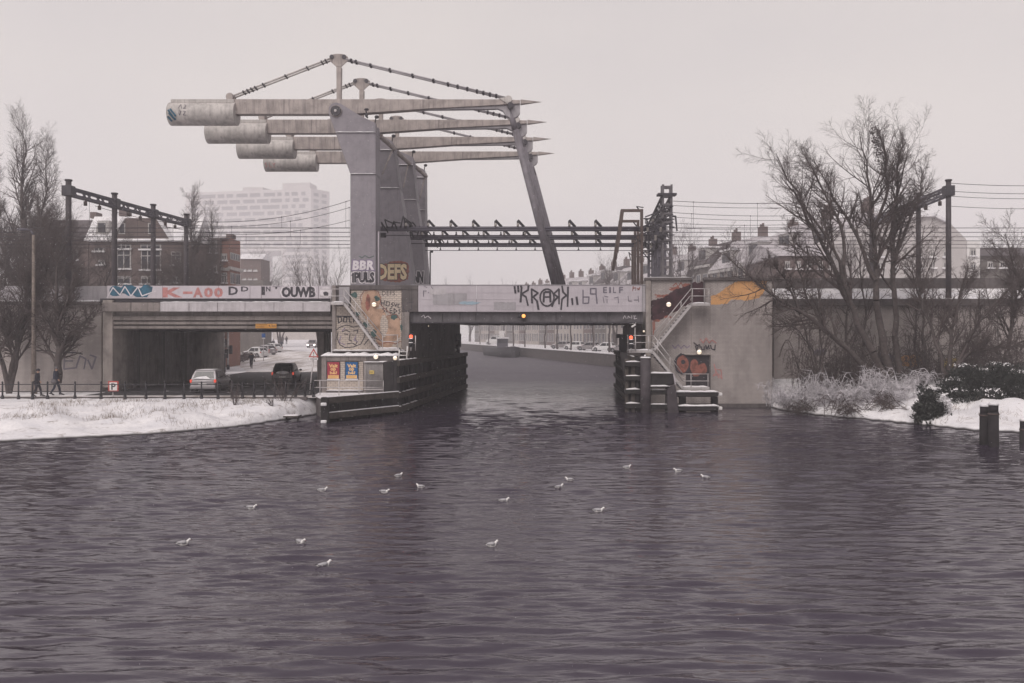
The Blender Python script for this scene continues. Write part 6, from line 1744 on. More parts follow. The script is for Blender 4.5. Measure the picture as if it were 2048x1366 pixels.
# ================================================================== BUILDINGS
def wall_building(label, px0, px1, Y, D, ytop, wall, wins, roof=None, name='building', group=None, z0=0.9, bands=()):
    """a building whose front faces the canal; wins = (px0, px1, py0, py1, style)"""
    t = thing(name, label, 'building', (X((px0+px1)/2, Y), Y, z0), group)
    mb = MB(); mb.box(X(px0, Y), X(px1, Y), Y, Y+D, z0, Z(ytop, Y)); mb.build('wall', M[wall], t)
    for (a, b_, c, d) in wins:
        mb = MB(); mb.pbox(a, b_, c, d, Y-0.06, Y+0.02); fr = mb.build('window', M['frame_white'], t)
        x0, x1, za, zb_ = X(a, Y), X(b_, Y), Z(d, Y), Z(c, Y); nx = 2 if (x1-x0) < 1.6 else 3; g = 0.12
        mb = MB()
        for k in range(nx):
            xa = x0+g+(x1-x0-g)*k/nx; xb = x0+(x1-x0-g)*(k+1)/nx+0.0
            zm = za+(zb_-za)*0.68
            mb.box(xa, xb, Y-0.075, Y-0.062, za+g, zm); mb.box(xa, xb, Y-0.075, Y-0.062, zm+g, zb_-g)
        mb.build('pane', M['window_glass'], fr)
        mb = MB(); mb.box(x0-0.15, x1+0.15, Y-0.25, Y-0.08, za-0.10, za+0.06); mb.build('sill_snow', M['snow'], fr)
    for (y0, y1, m_) in bands:
        mb = MB(); mb.pbox(px0-0.5, px1+0.5, y0, y1, Y-0.3, Y-0.02); mb.build('band', M[m_], t)
    if roof:
        ridge, over = roof
        xa, xb = X(px0, Y)-0.4, X(px1, Y)+0.4; ze, zr = Z(ytop, Y), Z(ridge, Y)
        mb = MB(); mb.loft([[(x, Y-0.4, ze), (x, Y+D*0.45, zr), (x, Y+D*0.55, zr), (x, Y+D+0.4, ze)] for x in (xa, xb)], True, False); mb.build('roof', M[over], t)
    return t
YA = 92
w_ = [(233, 262, 488, 498), (234, 262, 499, 538), (281, 322, 489, 499), (282, 322, 500, 540), (342, 362, 503, 530), (196, 210, 520, 530), (188, 208, 497, 503), (234, 262, 552, 568), (282, 320, 552, 568), (344, 362, 550, 566)]
bA = wall_building('dark brown brick house with tall white windows and a gable, behind the left tube gantry', 178, 388, YA, 4.5, 482, 'brick_dark', w_, (428, 'snow'), 'brick_house', bands=((480, 483, 'snow'),))
for px0_, px1_, gx in ((218, 345, 282),):
    mb = MB(); mb.pprism([(px0_, 481), (px1_, 481), (gx+34, 436), (gx-34, 436)], YA-0.2, YA+6); gb = mb.build('gable', M['brick_dark'], bA)
    for a, b_ in ((237, 250), (296, 308)):
        mb = MB(); mb.pbox(a, b_, 446, 468, YA-0.28, YA-0.2); fr = mb.build('window', M['frame_white'], gb); mb = MB(); mb.pbox(a+2, b_-2, 448, 466, YA-0.30, YA-0.28); mb.build('pane', M['window_glass'], fr)
    mb = MB(); mb.bar(W(px0_, 481, YA-0.3), W(gx-34, 436, YA-0.3), 0.35, 0.35); mb.build('gable_snow', M['snow'], bA); mb = MB(); mb.bar(W(gx+34, 436, YA-0.3), W(px1_, 481, YA-0.3), 0.35, 0.35); mb.build('gable_snow', M['snow'], bA)
mb = MB(); mb.pprism([(190, 470), (218, 470), (218, 441), (196, 441)], YA+0.2, YA+3); dm = mb.build('dormer', M['frame_white'], bA)
mb = MB(); mb.pbox(196, 210, 446, 464, YA+0.12, YA+0.2); mb.build('pane', M['window_glass'], dm)
mb = MB(); mb.pbox(238, 252, 420, 432, YA+6, YA+7.5); mb.build('chimney', M['brick_dark'], bA); mb = MB(); mb.pbox(180, 192, 424, 436, YA+6, YA+7.5); mb.build('chimney', M['brick_dark'], bA)
wall_building('plain brown brick house behind the tree at the far left', 95, 176, 97, 4, 478, 'brick_dark', [(108, 122, 500, 520), (140, 156, 500, 520)], (436, 'roof_dark'), 'brick_house')
bB = wall_building('long dark brick block between the gabled house and the orange tower', 389, 440, 96, 4.2, 476, 'brick_dark', [(418, 424, 480, 506), (428, 434, 480, 506), (396, 408, 500, 514), (396, 408, 530, 545), (420, 434, 530, 545)], None, 'brick_house')
bC = wall_building('narrow orange brick house with white bay windows and a roof chimney', 440.5, 457, 96.5, 4.2, 475, 'brick_orange', [(443, 454, 507, 521), (443, 454, 545, 566)], None, 'brick_house', bands=((535, 541, 'frame_white'), (475.5, 478, 'roof_dark')))
mb = MB(); mb.pbox(452, 464, 468, 476, 98, 99.4); mb.build('chimney', M['brick_dark'], bC)
xw = X(457, 96.5)
for (ya, yb_, p0, p1) in ((97.0, 100.3, 506, 520), (97.0, 98.4, 546, 568), (98.8, 100.4, 546, 568)):
    mb = MB(); mb.box(xw, xw+0.08, ya, yb_, Z(p1, 98), Z(p0, 98)); fr = mb.build('side_window', M['frame_white'], bC)
    mb = MB(); k = 4 if yb_-ya > 2 else 2
    for q in range(k): mb.box(xw+0.082, xw+0.1, ya+0.1+(yb_-ya)*q/k, ya-0.04+(yb_-ya)*(q+1)/k, Z(p1-1.5, 98), Z(p0+1.5, 98))
    mb.build('pane', M['window_glass'], fr)
mb = MB(); mb.box(xw+0.002, xw+0.35, 96.4, 100.8, Z(541, 98), Z(535, 98)); mb.build('side_band', M['frame_white'], bC)
wall_building('low hazy brick block right of the orange house', 481, 522, 165, 6, 518, 'brick_dark', [(486+11*k, 492+11*k, 556, 560) for k in range(3)]+[(486+11*k, 492+11*k, 538, 542) for k in range(3)], (505, 'snow'), 'brick_house')
wall_building('grey street-corner building seen through the underpass', 475, 526, 140, 5, 560, 'brick_grime', [(480+10*k, 486+10*k, 640, 655) for k in range(4)], None, 'corner_building', z0=1.0)
wall_building('pale building at the end of the snowy street', 545, 640, 330, 14, 610, 'wall_cream', [(552+12*k, 558+12*k, 646+9*r, 651+9*r) for k in range(7) for r in range(2)], (595, 'snow'), 'row_house', z0=1.0)
# high-rise
YT = 650.0; sT = YT/400
t = thing('office_tower', 'pale office tower fading into the haze behind the orange house', 'building', (X(560, YT), YT, 1))
dxx = X(622, YT); zt = Z(377, YT); zl = Z(500, YT)
def tp(px, py, Y=YT): return W(px, py, Y)
A_, B_ = Vector((X(372, YT+12*sT), YT+12*sT, 0)), Vector((dxx, YT, 0)); Cc = Vector((X(659, YT+9*sT), YT+9*sT, 0))
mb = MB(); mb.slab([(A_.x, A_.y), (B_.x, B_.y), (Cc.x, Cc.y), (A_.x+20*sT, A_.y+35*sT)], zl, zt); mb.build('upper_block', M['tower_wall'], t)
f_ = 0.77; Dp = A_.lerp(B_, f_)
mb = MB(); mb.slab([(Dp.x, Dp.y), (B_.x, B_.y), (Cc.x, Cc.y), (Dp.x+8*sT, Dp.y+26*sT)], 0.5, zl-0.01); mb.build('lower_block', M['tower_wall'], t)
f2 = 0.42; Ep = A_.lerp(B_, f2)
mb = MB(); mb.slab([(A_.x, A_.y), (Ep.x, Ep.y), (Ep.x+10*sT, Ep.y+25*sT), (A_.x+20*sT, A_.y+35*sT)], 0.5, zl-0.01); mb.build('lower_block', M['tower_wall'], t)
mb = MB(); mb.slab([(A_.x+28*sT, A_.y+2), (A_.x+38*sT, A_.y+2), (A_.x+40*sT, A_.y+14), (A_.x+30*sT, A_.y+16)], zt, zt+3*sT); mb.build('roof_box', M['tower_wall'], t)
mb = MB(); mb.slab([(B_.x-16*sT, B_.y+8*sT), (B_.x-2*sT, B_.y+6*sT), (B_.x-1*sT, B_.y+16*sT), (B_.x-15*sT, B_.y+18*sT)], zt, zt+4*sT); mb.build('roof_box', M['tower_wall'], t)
d = (B_-A_).normalized(); nrm = Vector((d.y, -d.x, 0)); LW = (B_-A_).length
rnd = random.Random(4); win_count = 0; rest = MB()
me_w = None
for r_ in range(9):
    z = zt-(2.3+r_*3.05)*sT; pos = 2+rnd.uniform(0, 4)
    while pos < LW-4*sT:
        wd = rnd.choice((3.5, 5.5, 6, 9)) if pos < LW*0.72 else rnd.choice((2.2, 3.2)); wd = min(wd*sT, LW-2-pos)
        a = A_+d*pos+nrm*0.12; b_ = A_+d*(pos+wd)+nrm*0.12
        quadv = [(a.x, a.y, z-0.9*sT), (b_.x, b_.y, z-0.9*sT), (b_.x, b_.y, z+0.9*sT), (a.x, a.y, z+0.9*sT)]
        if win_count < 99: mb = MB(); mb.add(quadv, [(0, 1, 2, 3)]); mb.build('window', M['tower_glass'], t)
        else: rest.add(quadv, [(0, 1, 2, 3)])
        win_count += 1; pos += wd+rnd.choice((1.2, 1.8))*sT
for r_ in range(9, 24):
    for k in range(5):
        pos = LW*(f_+0.03+0.036*k+0.01*(r_ % 2)); z = zt-(2.3+r_*3.05)*sT
        a = A_+d*pos+nrm*0.12; b_ = A_+d*(pos+2.6*sT)+nrm*0.12
        rest.add([(a.x, a.y, z-0.8*sT), (b_.x, b_.y, z-0.8*sT), (b_.x, b_.y, z+0.8*sT), (a.x, a.y, z+0.8*sT)], [(0, 1, 2, 3)])
d2 = (Cc-B_).normalized(); n2 = Vector((d2.y, -d2.x, 0))
for r_ in range(24):
    for k in range(2):
        z = zt-(2.6+r_*3.05)*sT; a = B_+d2*(1.5+k*5)*sT+n2*0.12; b_ = a+d2*(3*sT)
        rest.add([(a.x, a.y, z-0.8*sT), (b_.x, b_.y, z-0.8*sT), (b_.x, b_.y, z+0.8*sT), (a.x, a.y, z+0.8*sT)], [(0, 1, 2, 3)])
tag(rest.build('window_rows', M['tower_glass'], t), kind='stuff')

# row houses along the right quay
def row_house(wall, roofm, label, Wd=8.0, Hh=13.5, rise=4.2, depth=11, seed=0, detail=True):
    """local frame: front faces -x (the canal), y runs along the quay, ground at 0"""
    t = thing('row_house', label, 'building', (0, 0, 0), 'row houses behind the right quay')
    rnd = random.Random(seed)
    mb = MB(); mb.box(0, depth, 0.02, Wd-0.02, -1, Hh); mb.build('wall', M[wall], t, local=True)
    mb = MB(); mb.loft([[(-0.35, y, Hh), (depth*0.35, y, Hh+rise), (depth*0.65, y, Hh+rise), (depth+0.3, y, Hh)] for y in (0, Wd)], True, False); rf = mb.build('roof', M[roofm], t, local=True)
    mb = MB(); mb.box(depth*0.4, depth*0.4+1.0, 0.2, 1.4, Hh+rise-1.2, Hh+rise+1.5); mb.box(depth*0.4+0.2, depth*0.4+0.45, 0.3, 0.55, Hh+rise+1.5, Hh+rise+2.0); mb.box(depth*0.4+0.2, depth*0.4+0.45, 0.9, 1.15, Hh+rise+1.5, Hh+rise+1.9); mb.build('chimney', M['brick_dark'], rf, local=True)
    mb = MB(); mb.box(0.6, 3.0, Wd*0.3, Wd*0.68, Hh+0.4, Hh+2.7); dm = mb.build('dormer', M['frame_white'], rf, local=True)
    mb = MB(); mb.box(0.4, 3.2, Wd*0.27, Wd*0.71, Hh+2.72, Hh+2.95); mb.build('dormer_snow', M['snow'], dm, local=True)
    mb = MB(); mb.box(0.5, 0.59, Wd*0.35, Wd*0.48, Hh+0.9, Hh+2.4); mb.box(0.5, 0.59, Wd*0.51, Wd*0.63, Hh+0.9, Hh+2.4); mb.build('pane', M['window_glass'], dm, local=True)
    mb = MB(); mb.box(-0.4, -0.05, 0, Wd, Hh-0.5, Hh-0.1); mb.build('cornice', M['frame_white'], t, local=True)
    for fl in range(4):
        for k in range(3):
            y = Wd*(0.10+0.30*k); z = 0.9+fl*3.2; hgt = 2.0 if fl else 2.3
            mb = MB(); mb.box(-0.08, 0.0, y, y+1.5, z, z+hgt); fr = mb.build('window', M['frame_white'], t, local=True)
            mb = MB(); mb.box(-0.10, -0.083, y+0.12, y+0.70, z+0.12, z+hgt-0.1); mb.box(-0.10, -0.083, y+0.80, y+1.38, z+0.12, z+hgt-0.1); mb.build('pane', M['window_glass'], fr, local=True)
    return t
protos = [row_house('brick_dark', 'snow_dust', 'x', seed=1), row_house('wall_cream', 'snow_dust', 'x', Hh=12.8, rise=4.6, seed=2), row_house('brick_grime', 'roof_dark', 'x', Hh=14.0, rise=3.6, seed=3), row_house('wall_cream', 'snow_dust', 'x', Hh=13.2, rise=3.8, seed=4)]
ordn = ['first', 'second', 'third', 'fourth', 'fifth', 'sixth', 'seventh', 'eighth', 'ninth', 'tenth', 'eleventh', 'twelfth', 'thirteenth', 'fourteenth', 'fifteenth', 'sixteenth', 'seventeenth', 'eighteenth', 'nineteenth', 'twentieth', 'twenty-first', 'twenty-second', 'twenty-third', 'twenty-fourth', 'twenty-fifth', 'twenty-sixth', 'twenty-seventh', 'twenty-eighth']
kinds = ['dark brick house with a snowy roof', 'cream house with a snowy roof and dormer', 'grey brick house with a dark roof', 'pale cream house with a low snowy roof']
def row_line(s):       # distance along the house row, from the near right end
    P0, P1, P2 = Vector((38.0, 97.0)), Vector((1.2, 258.0)), Vector((-42.0, 420.0))
    L1 = (P1-P0).length
    if s < L1: d = (P1-P0).normalized(); return P0+d*s, d
    d = (P2-P1).normalized(); return P1+d*(s-L1), d
seq = [1, 0, 3, 1, 2, 1, 3, 0, 1, 3, 2, 0, 1, 3, 1, 0, 2, 1, 3, 0, 1, 2, 3, 1, 0, 1, 3, 2]
used = set()
for i in range(28):
    p, d = row_line(i*8.05); k = seq[i]
    o = protos[k] if k not in used else copy_tree(protos[k]); used.add(k)
    o.location = (p.x, p.y, 1.9); o.rotation_euler = (0, 0, math.atan2(-d.x, d.y))
    o['label'] = '%s, %s from the right along the quay' % (kinds[k], ordn[i])
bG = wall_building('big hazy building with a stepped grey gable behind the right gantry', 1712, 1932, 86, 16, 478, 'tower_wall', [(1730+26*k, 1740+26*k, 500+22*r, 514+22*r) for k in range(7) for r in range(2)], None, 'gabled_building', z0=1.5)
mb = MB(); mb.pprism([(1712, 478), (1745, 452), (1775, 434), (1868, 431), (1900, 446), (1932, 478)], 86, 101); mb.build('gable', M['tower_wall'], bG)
mb = MB(); mb.bar(W(1745, 451, 85.8), W(1775, 433, 85.8), 0.4, 0.3); mb.bar(W(1775, 433, 85.8), W(1868, 430, 85.8), 0.4, 0.3); mb.bar(W(1868, 430, 85.8), W(1900, 445, 85.8), 0.4, 0.3); mb.build('gable_snow', M['snow'], bG)
wall_building('narrow white building right of the hazy gable', 1934, 1960, 90, 12, 482, 'white_paint', [(1940, 1952, 496, 512), (1940, 1952, 524, 540)], None, 'white_building', z0=1.5)
wall_building('low brown building at the right edge of the picture', 1961, 2120, 93, 14, 512, 'brick_grime', [(1975+24*k, 1986+24*k, 522, 536) for k in range(6)], (484, 'roof_dark'), 'brick_house', z0=1.5)
wall_building('long low house with a snowy roof behind the big bare tree', 1560, 1710, 93, 14, 512, 'brick_dark', [(1570+22*k, 1580+22*k, 522, 538) for k in range(6)], (478, 'snow_dust'), 'brick_house', z0=1.5)

# ================================================================== BARGE
Yq = 172.0
t = thing('barge', 'dark hazy barge with a white wheelhouse moored at the far quay', 'boat', (0.2, Yq, 0))
hull = []
for y, w_, zt_ in ((0, 0.4, 2.3), (1.2, 1.7, 2.1), (3, 2.35, 1.9), (12, 2.45, 1.75), (22, 2.3, 1.8), (24, 1.4, 1.9)):
    xo = 0.2-y*0.222; hull.append([(xo-w_, Yq+y, zt_), (xo-w_*0.85, Yq+y, -0.3), (xo+w_*0.85, Yq+y, -0.3), (xo+w_, Yq+y, zt_)])
mb = MB(); mb.loft(hull); mb.build('hull', M['black_paint'], t)
mb = MB(); mb.box(-3.3, -0.9, Yq+9, Yq+12, 1.8, 3.9); cb = mb.build('wheelhouse', M['steel_damp'], t, bevel=0.05)
mb = MB(); mb.box(-3.1, -1.1, Yq+8.9, Yq+8.99, 2.9, 3.6); mb.build('window', M['window_glass'], cb)
mb = MB(); mb.box(-3.5, -0.7, Yq+8.7, Yq+12.2, 3.91, 4.15); mb.build('roof', M['snow'], cb)
mb = MB(); mb.box(-2.9, -1.7, Yq+14, Yq+16, 4.2, 5.6); mb.build('mast_box', M['white_paint'], t)
mb = MB(); mb.box(-1.4, 1.6, Yq+2.5, Yq+7, 1.95, 2.12); mb.build('deck_snow', M['snow'], t)

# ================================================================== GULLS
def gull():
    t = thing('gull', 'x', 'gull', (0, 0, 0), 'gulls floating on the water')
    rings = []
    prof = [(-0.20, 0.006, 0.078, 0.010), (-0.15, 0.030, 0.062, 0.034), (-0.08, 0.062, 0.042, 0.066), (0.0, 0.078, 0.034, 0.080), (0.07, 0.066, 0.036, 0.076), (0.11, 0.044, 0.066, 0.066), (0.132, 0.034, 0.105, 0.046), (0.152, 0.036, 0.130, 0.038), (0.178, 0.028, 0.132, 0.030), (0.196, 0.010, 0.124, 0.012)]
    for x, w_, zc, h_ in prof: rings.append([(x, w_*math.cos(a), zc+h_*math.sin(a)) for a in [2*math.pi*k/10 for k in range(10)]])
    mb = MB(); mb.loft(rings); body = mb.build('body', M['gull_white'], t, local=True)
    mb = MB()
    for s in (-1, 1):
        mb.loft([[(x, s*(w_*1.02), zc-h_*0.1), (x, s*(w_*0.75), zc+h_*0.85), (x, s*w_*0.2, zc+h_*1.06), (x, s*w_*0.5, zc+h_*0.5)] for x, w_, zc, h_ in ((-0.17, 0.024, 0.066, 0.032), (-0.10, 0.056, 0.048, 0.064), (0.0, 0.080, 0.036, 0.084), (0.07, 0.066, 0.042, 0.072))])
    mb.build('wings', M['gull_grey'], body, local=True)
    mb = MB()
    for s in (-1, 1): mb.loft([[(x, s*0.012-w_, z), (x, s*0.012+w_, z), (x, s*0.012, z+0.012)] for x, w_, z in ((-0.15, 0.012, 0.088), (-0.25, 0.002, 0.088))])
    mb.build('wing_tips', M['ink'], body, local=True)
    mb = MB(); mb.tube((0.19, 0, 0.120), (0.225, 0, 0.113), 0.008, 0.002, 6); mb.build('beak', M['beak'], body, local=True)
    mb = MB()
    for s in (-1, 1): mb.ball((0.175, s*0.021, 0.132), 0.005, n=6, m=4); mb.ball((0.158, s*0.026, 0.124), 0.007, n=6, m=4)
    mb.build('eyes', M['ink'], body, local=True)
    return t
g0 = gull()
gl_ = [(503, 1014, 0, 'gull floating alone on the left, level with the middle of the water'), (645, 979, 20, 'gull below the pier, leftmost of the upper group'), (797, 950, 40, 'gull highest in the dark reflection of the pier'), (769, 982, -15, 'gull in the dark reflection, lower left of the upper trio'),
       (841, 972, 160, 'gull at the right edge of the dark reflection'), (367, 1086, 30, 'small gull farthest to the left'), (601, 1083, -35, 'gull in the lower left pair, the upper one'), (648, 1130, 40, 'gull lowest of all, nearest to the camera'),
       (984, 1089, 25, 'gull alone below the middle of the opening'), (1008, 1000, 10, 'gull in mid water right of centre, head to the right'), (1197, 1020, 0, 'largest-looking gull, right of centre'), (1118, 973, 35, 'gull just left below another in the right upper pair'),
       (1139, 958, 165, 'gull upper right of the right upper pair'), (1254, 933, 10, 'tiny gull in the reflection of the right fender'), (1356, 940, 180, 'faint gull between two others at upper right'), (1411, 953, 150, 'gull farthest to the right')]
for i, (px, py, rz, s) in enumerate(gl_):
    o = g0 if i == 0 else copy_tree(g0)
    Y = HC*F/(py+3-HY); o.location = (X(px, Y), Y, -0.005); o.rotation_euler = (0, 0, R(rz)); o['label'] = s; o.scale = (0.80+0.03*(i % 4), 0.84, 0.78+0.03*(i % 3))
# ================================================================== TREES AND SHRUBS
def S(pts, Y, r0, r1=0.02, dy=0.0):
    n = len(pts)-1
    return ([(X(a, Y), Y+dy*i/n, Z(b_, Y)) for i, (a, b_) in enumerate(pts)], r0, r1)
YT1 = 52.5
make_tree('big bare riverside tree leaning left, leftmost of the tall ones', [S([(1772, 758), (1722, 650), (1668, 520), (1612, 410), (1562, 300)], YT1, 0.26, dy=1.0), S([(1700, 600), (1662, 500), (1600, 420), (1545, 360)], YT1, 0.13, dy=-1.5), S([(1690, 560), (1690, 450), (1650, 360), (1625, 300)], YT1, 0.14, dy=1.5)], 11, kids=(22, 10, 7), ratio=(0.30, 0.46, 0.50), start=0.30, up=0.10)
make_tree('tallest bare riverside tree, with a dark clump high in its crown', [S([(1782, 750), (1756, 600), (1748, 470), (1744, 380), (1726, 262)], 53.2, 0.27, dy=0.5), S([(1750, 560), (1722, 470), (1684, 390), (1650, 305)], 53.2, 0.15, dy=2.0), S([(1748, 470), (1770, 380), (1762, 320), (1750, 275)], 53.2, 0.12, dy=-1)], 12, kids=(22, 10, 7), ratio=(0.32, 0.46, 0.50), start=0.30, up=0.10)
make_tree('bare riverside tree with an upright stem right of the tallest one', [S([(1800, 748), (1792, 600), (1790, 480), (1798, 390), (1825, 285)], 54, 0.22, dy=0.5), S([(1792, 520), (1822, 440), (1850, 380), (1862, 335)], 54, 0.12, dy=1), S([(1795, 430), (1787, 350), (1792, 280)], 54, 0.1, dy=-1)], 13, kids=(22, 10, 7), ratio=(0.32, 0.46, 0.50), start=0.28, up=0.10)
make_tree('low leaning tree stretching far left across the brick abutment', [S([(1765, 765), (1690, 700), (1620, 640), (1550, 600), (1490, 560), (1432, 508)], 51.5, 0.20, 0.015, dy=-1.5), S([(1600, 628), (1570, 560), (1530, 520)], 51.2, 0.08, dy=-0.5), S([(1660, 672), (1620, 600), (1600, 520), (1590, 450)], 51.5, 0.09, dy=1)], 14, kids=(30, 10, 9), ratio=(0.24, 0.46, 0.50), start=0.25, up=0.05, ang=(55, 45, 45))
make_tree('thin many-stemmed sapling at the edge of the brick abutment', [S([(1640, 792), (1632, 740), (1600, 620), (1580, 540)], 51, 0.06, dy=0.3), S([(1642, 792), (1645, 700), (1640, 600), (1650, 540)], 51, 0.07, dy=0.3), S([(1648, 792), (1625, 700), (1595, 660), (1560, 640)], 51, 0.05)], 15, kids=(16, 7, 4), ratio=(0.3, 0.4, 0.4), start=0.2)
make_tree('spreading bare tree with a snowy low limb near the right edge', [S([(1895, 760), (1870, 660), (1845, 580), (1830, 520)], 50, 0.13, dy=1), S([(1895, 760), (1915, 660), (1940, 580), (1960, 540)], 50, 0.14, dy=1.5), S([(1898, 758), (1930, 710), (1985, 695), (2060, 690)], 50, 0.11, dy=-0.5), S([(1900, 755), (1960, 650), (2010, 600), (2050, 560)], 50, 0.12, dy=1)], 16, kids=(24, 10, 9), ratio=(0.36, 0.46, 0.50), start=0.2, up=0.1)
make_tree('dark bare tree rising behind the ivy at the right edge of the picture', [S([(2010, 740), (2030, 650), (2045, 580), (2068, 510)], 51.5, 0.16, dy=1), S([(2080, 740), (2060, 620), (2030, 540), (2010, 470)], 51, 0.12)], 17, kids=(24, 10, 9), ratio=(0.36, 0.46, 0.50), start=0.15)
make_tree('slim bare trees between the tall ones and the gantry at right', [S([(1850, 750), (1846, 640), (1838, 540), (1850, 450)], 55, 0.10), S([(1836, 750), (1830, 640), (1850, 560), (1880, 480)], 55.5, 0.08)], 18, kids=(20, 8, 5), ratio=(0.26, 0.42, 0.45), start=0.15)
make_tree('slender bare tree behind the leaning tree, in front of the retaining wall', [S([(1700, 760), (1690, 650), (1700, 560), (1690, 470)], 55, 0.10), S([(1715, 760), (1735, 640), (1720, 540), (1730, 460)], 55.5, 0.09)], 19, kids=(20, 8, 5), ratio=(0.26, 0.42, 0.45), start=0.15)
t = thing('mistletoe_clump', 'dark dense clump of growth high in the tallest bare tree', 'clump', W(1752, 232, 53))
leaf_cloud('foliage', [(*W(1750, 272, 53), 0.3, 0.35, 0.9), (*W(1756, 300, 53), 0.26, 0.3, 0.7)], 300, 0.08, M['twig'], t, 2)

# left side
make_tree('tall bare poplar towering at the far left edge', upright(45, 1, 235, 78, 0.42, frac=0.95, seed=1)+[S([(45, 600), (70, 480), (92, 380), (96, 300)], 78, 0.16), S([(45, 620), (10, 500), (-20, 400), (-25, 330)], 78, 0.16)], 21, kids=(46, 12, 9), ratio=(0.22, 0.48, 0.50), start=0.15, up=0.22, ang=(34, 36, 40))
make_tree('dark bare tree at the left edge in front of the retaining wall', upright(18, 1, 400, 54, 0.24, n=3, spread=2.2, seed=2), 22, kids=(26, 12, 9), ratio=(0.38, 0.48, 0.50), start=0.15)
make_tree('bare tree with a forked trunk just right of the brown lamp post', [S([(115, 765), (116, 700), (113, 640), (108, 560), (112, 470)], 53.5, 0.26, dy=0.4), S([(116, 712), (140, 670), (185, 640), (205, 620)], 53.5, 0.12, dy=-1), S([(115, 690), (90, 640), (60, 600), (50, 560)], 53.5, 0.13, dy=1), S([(114, 660), (140, 600), (160, 540)], 53.5, 0.13, dy=-0.5)], 23, kids=(28, 11, 9), ratio=(0.30, 0.48, 0.50), start=0.12, ang=(48, 42, 42))
make_tree('bare tree behind the railway wall, dark mass left of the gantry mast', upright(120, 1, 418, 80, 0.3, n=4, spread=3.2, seed=3), 24, kids=(28, 12, 10), ratio=(0.42, 0.48, 0.50), start=0.12)
make_tree('bushy bare tree behind the railway wall, right of the first gantry mast', upright(168, 1, 440, 82, 0.25, n=4, spread=3.0, seed=4), 25, kids=(28, 12, 10), ratio=(0.42, 0.48, 0.50), start=0.12)
make_tree('bare tree far left behind the poplar', upright(-10, 1, 430, 70, 0.3, n=4, spread=3.5, seed=6), 26, kids=(26, 12, 9), ratio=(0.40, 0.48, 0.50), start=0.12)
make_tree('upright bare tree in front of the tower, left of the two', upright(382, 1, 376, 88, 0.28, frac=0.93, seed=5), 27, kids=(54, 12, 9), ratio=(0.20, 0.48, 0.50), start=0.10, up=0.25, ang=(34, 36, 40), group='bare trees in front of the brick block')
make_tree('upright bare tree in front of the tower, right of the two and shorter', upright(424, 1, 420, 90, 0.22, frac=0.93, seed=6), 28, kids=(46, 12, 9), ratio=(0.22, 0.48, 0.50), start=0.08, up=0.22, ang=(36, 36, 40), group='bare trees in front of the brick block')
make_tree('round bare tree in front of the dark brick block', upright(405, 1, 500, 84, 0.2, n=4, spread=2.8, seed=7), 29, kids=(30, 12, 9), ratio=(0.44, 0.48, 0.50), start=0.1, group='bare trees in front of the brick block')
make_tree('low bare tree beside the gabled house', upright(352, 1, 515, 84, 0.18, n=3, spread=2.5, seed=8), 30, kids=(28, 12, 9), ratio=(0.44, 0.48, 0.50), start=0.1, group='bare trees in front of the brick block')
make_tree('vase-shaped bare tree just left of the nearest pillar', upright(646, 1, 500, 118, 0.22, n=6, spread=4.2, seed=9), 31, kids=(18, 8, 6), ratio=(0.34, 0.45, 0.42), start=0.25, up=0.22, ang=(28, 34, 38))
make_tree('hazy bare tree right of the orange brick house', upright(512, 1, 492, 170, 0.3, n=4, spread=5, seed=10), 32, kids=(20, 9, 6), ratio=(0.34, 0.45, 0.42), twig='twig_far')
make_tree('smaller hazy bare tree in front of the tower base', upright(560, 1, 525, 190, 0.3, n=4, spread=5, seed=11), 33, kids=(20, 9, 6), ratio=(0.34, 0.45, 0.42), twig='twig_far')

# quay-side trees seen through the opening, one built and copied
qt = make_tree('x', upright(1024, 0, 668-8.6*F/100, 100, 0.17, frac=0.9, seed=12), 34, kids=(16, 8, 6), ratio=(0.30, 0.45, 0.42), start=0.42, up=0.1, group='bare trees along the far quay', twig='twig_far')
base = qt.location.copy()
qs = [124, 133, 143, 152, 163, 174, 187, 201, 214, 228, 244]
for i, y in enumerate(qs):
    o = qt if i == 0 else copy_tree(qt)
    x_, y_ = quay_pt(y, 2.6+0.6*(i % 3)); o.location = (x_, y_, 1.9); k = 0.9+0.25*((i*37) % 10)/10; o.scale = (k, k, k*1.05); o.rotation_euler = (0, 0, i*1.3)
    o['label'] = 'bare tree on the far quay, %s from the right' % ordn[i]
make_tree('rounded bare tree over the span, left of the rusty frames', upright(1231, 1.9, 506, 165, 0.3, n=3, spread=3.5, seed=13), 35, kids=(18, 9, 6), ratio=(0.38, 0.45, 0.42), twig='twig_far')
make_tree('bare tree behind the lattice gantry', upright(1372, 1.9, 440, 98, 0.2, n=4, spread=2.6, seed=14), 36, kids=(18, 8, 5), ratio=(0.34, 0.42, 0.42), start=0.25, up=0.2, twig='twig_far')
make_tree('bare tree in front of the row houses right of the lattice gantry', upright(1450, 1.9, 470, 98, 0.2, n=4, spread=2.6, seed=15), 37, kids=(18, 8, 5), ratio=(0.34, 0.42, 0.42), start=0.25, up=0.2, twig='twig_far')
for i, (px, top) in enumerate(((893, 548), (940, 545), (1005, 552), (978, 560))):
    make_tree(['first', 'second', 'fourth', 'small third'][i]+' of the faint hazy trees beyond the span, from the left', upright(px, 2, top, 330, 0.5, frac=0.9, seed=16+i), 40+i, kids=(30, 8, 5), ratio=(0.2, 0.42, 0.42), start=0.1, up=0.2, ang=(34, 36, 40), twig='twig_far', group='faint trees far down the canal')

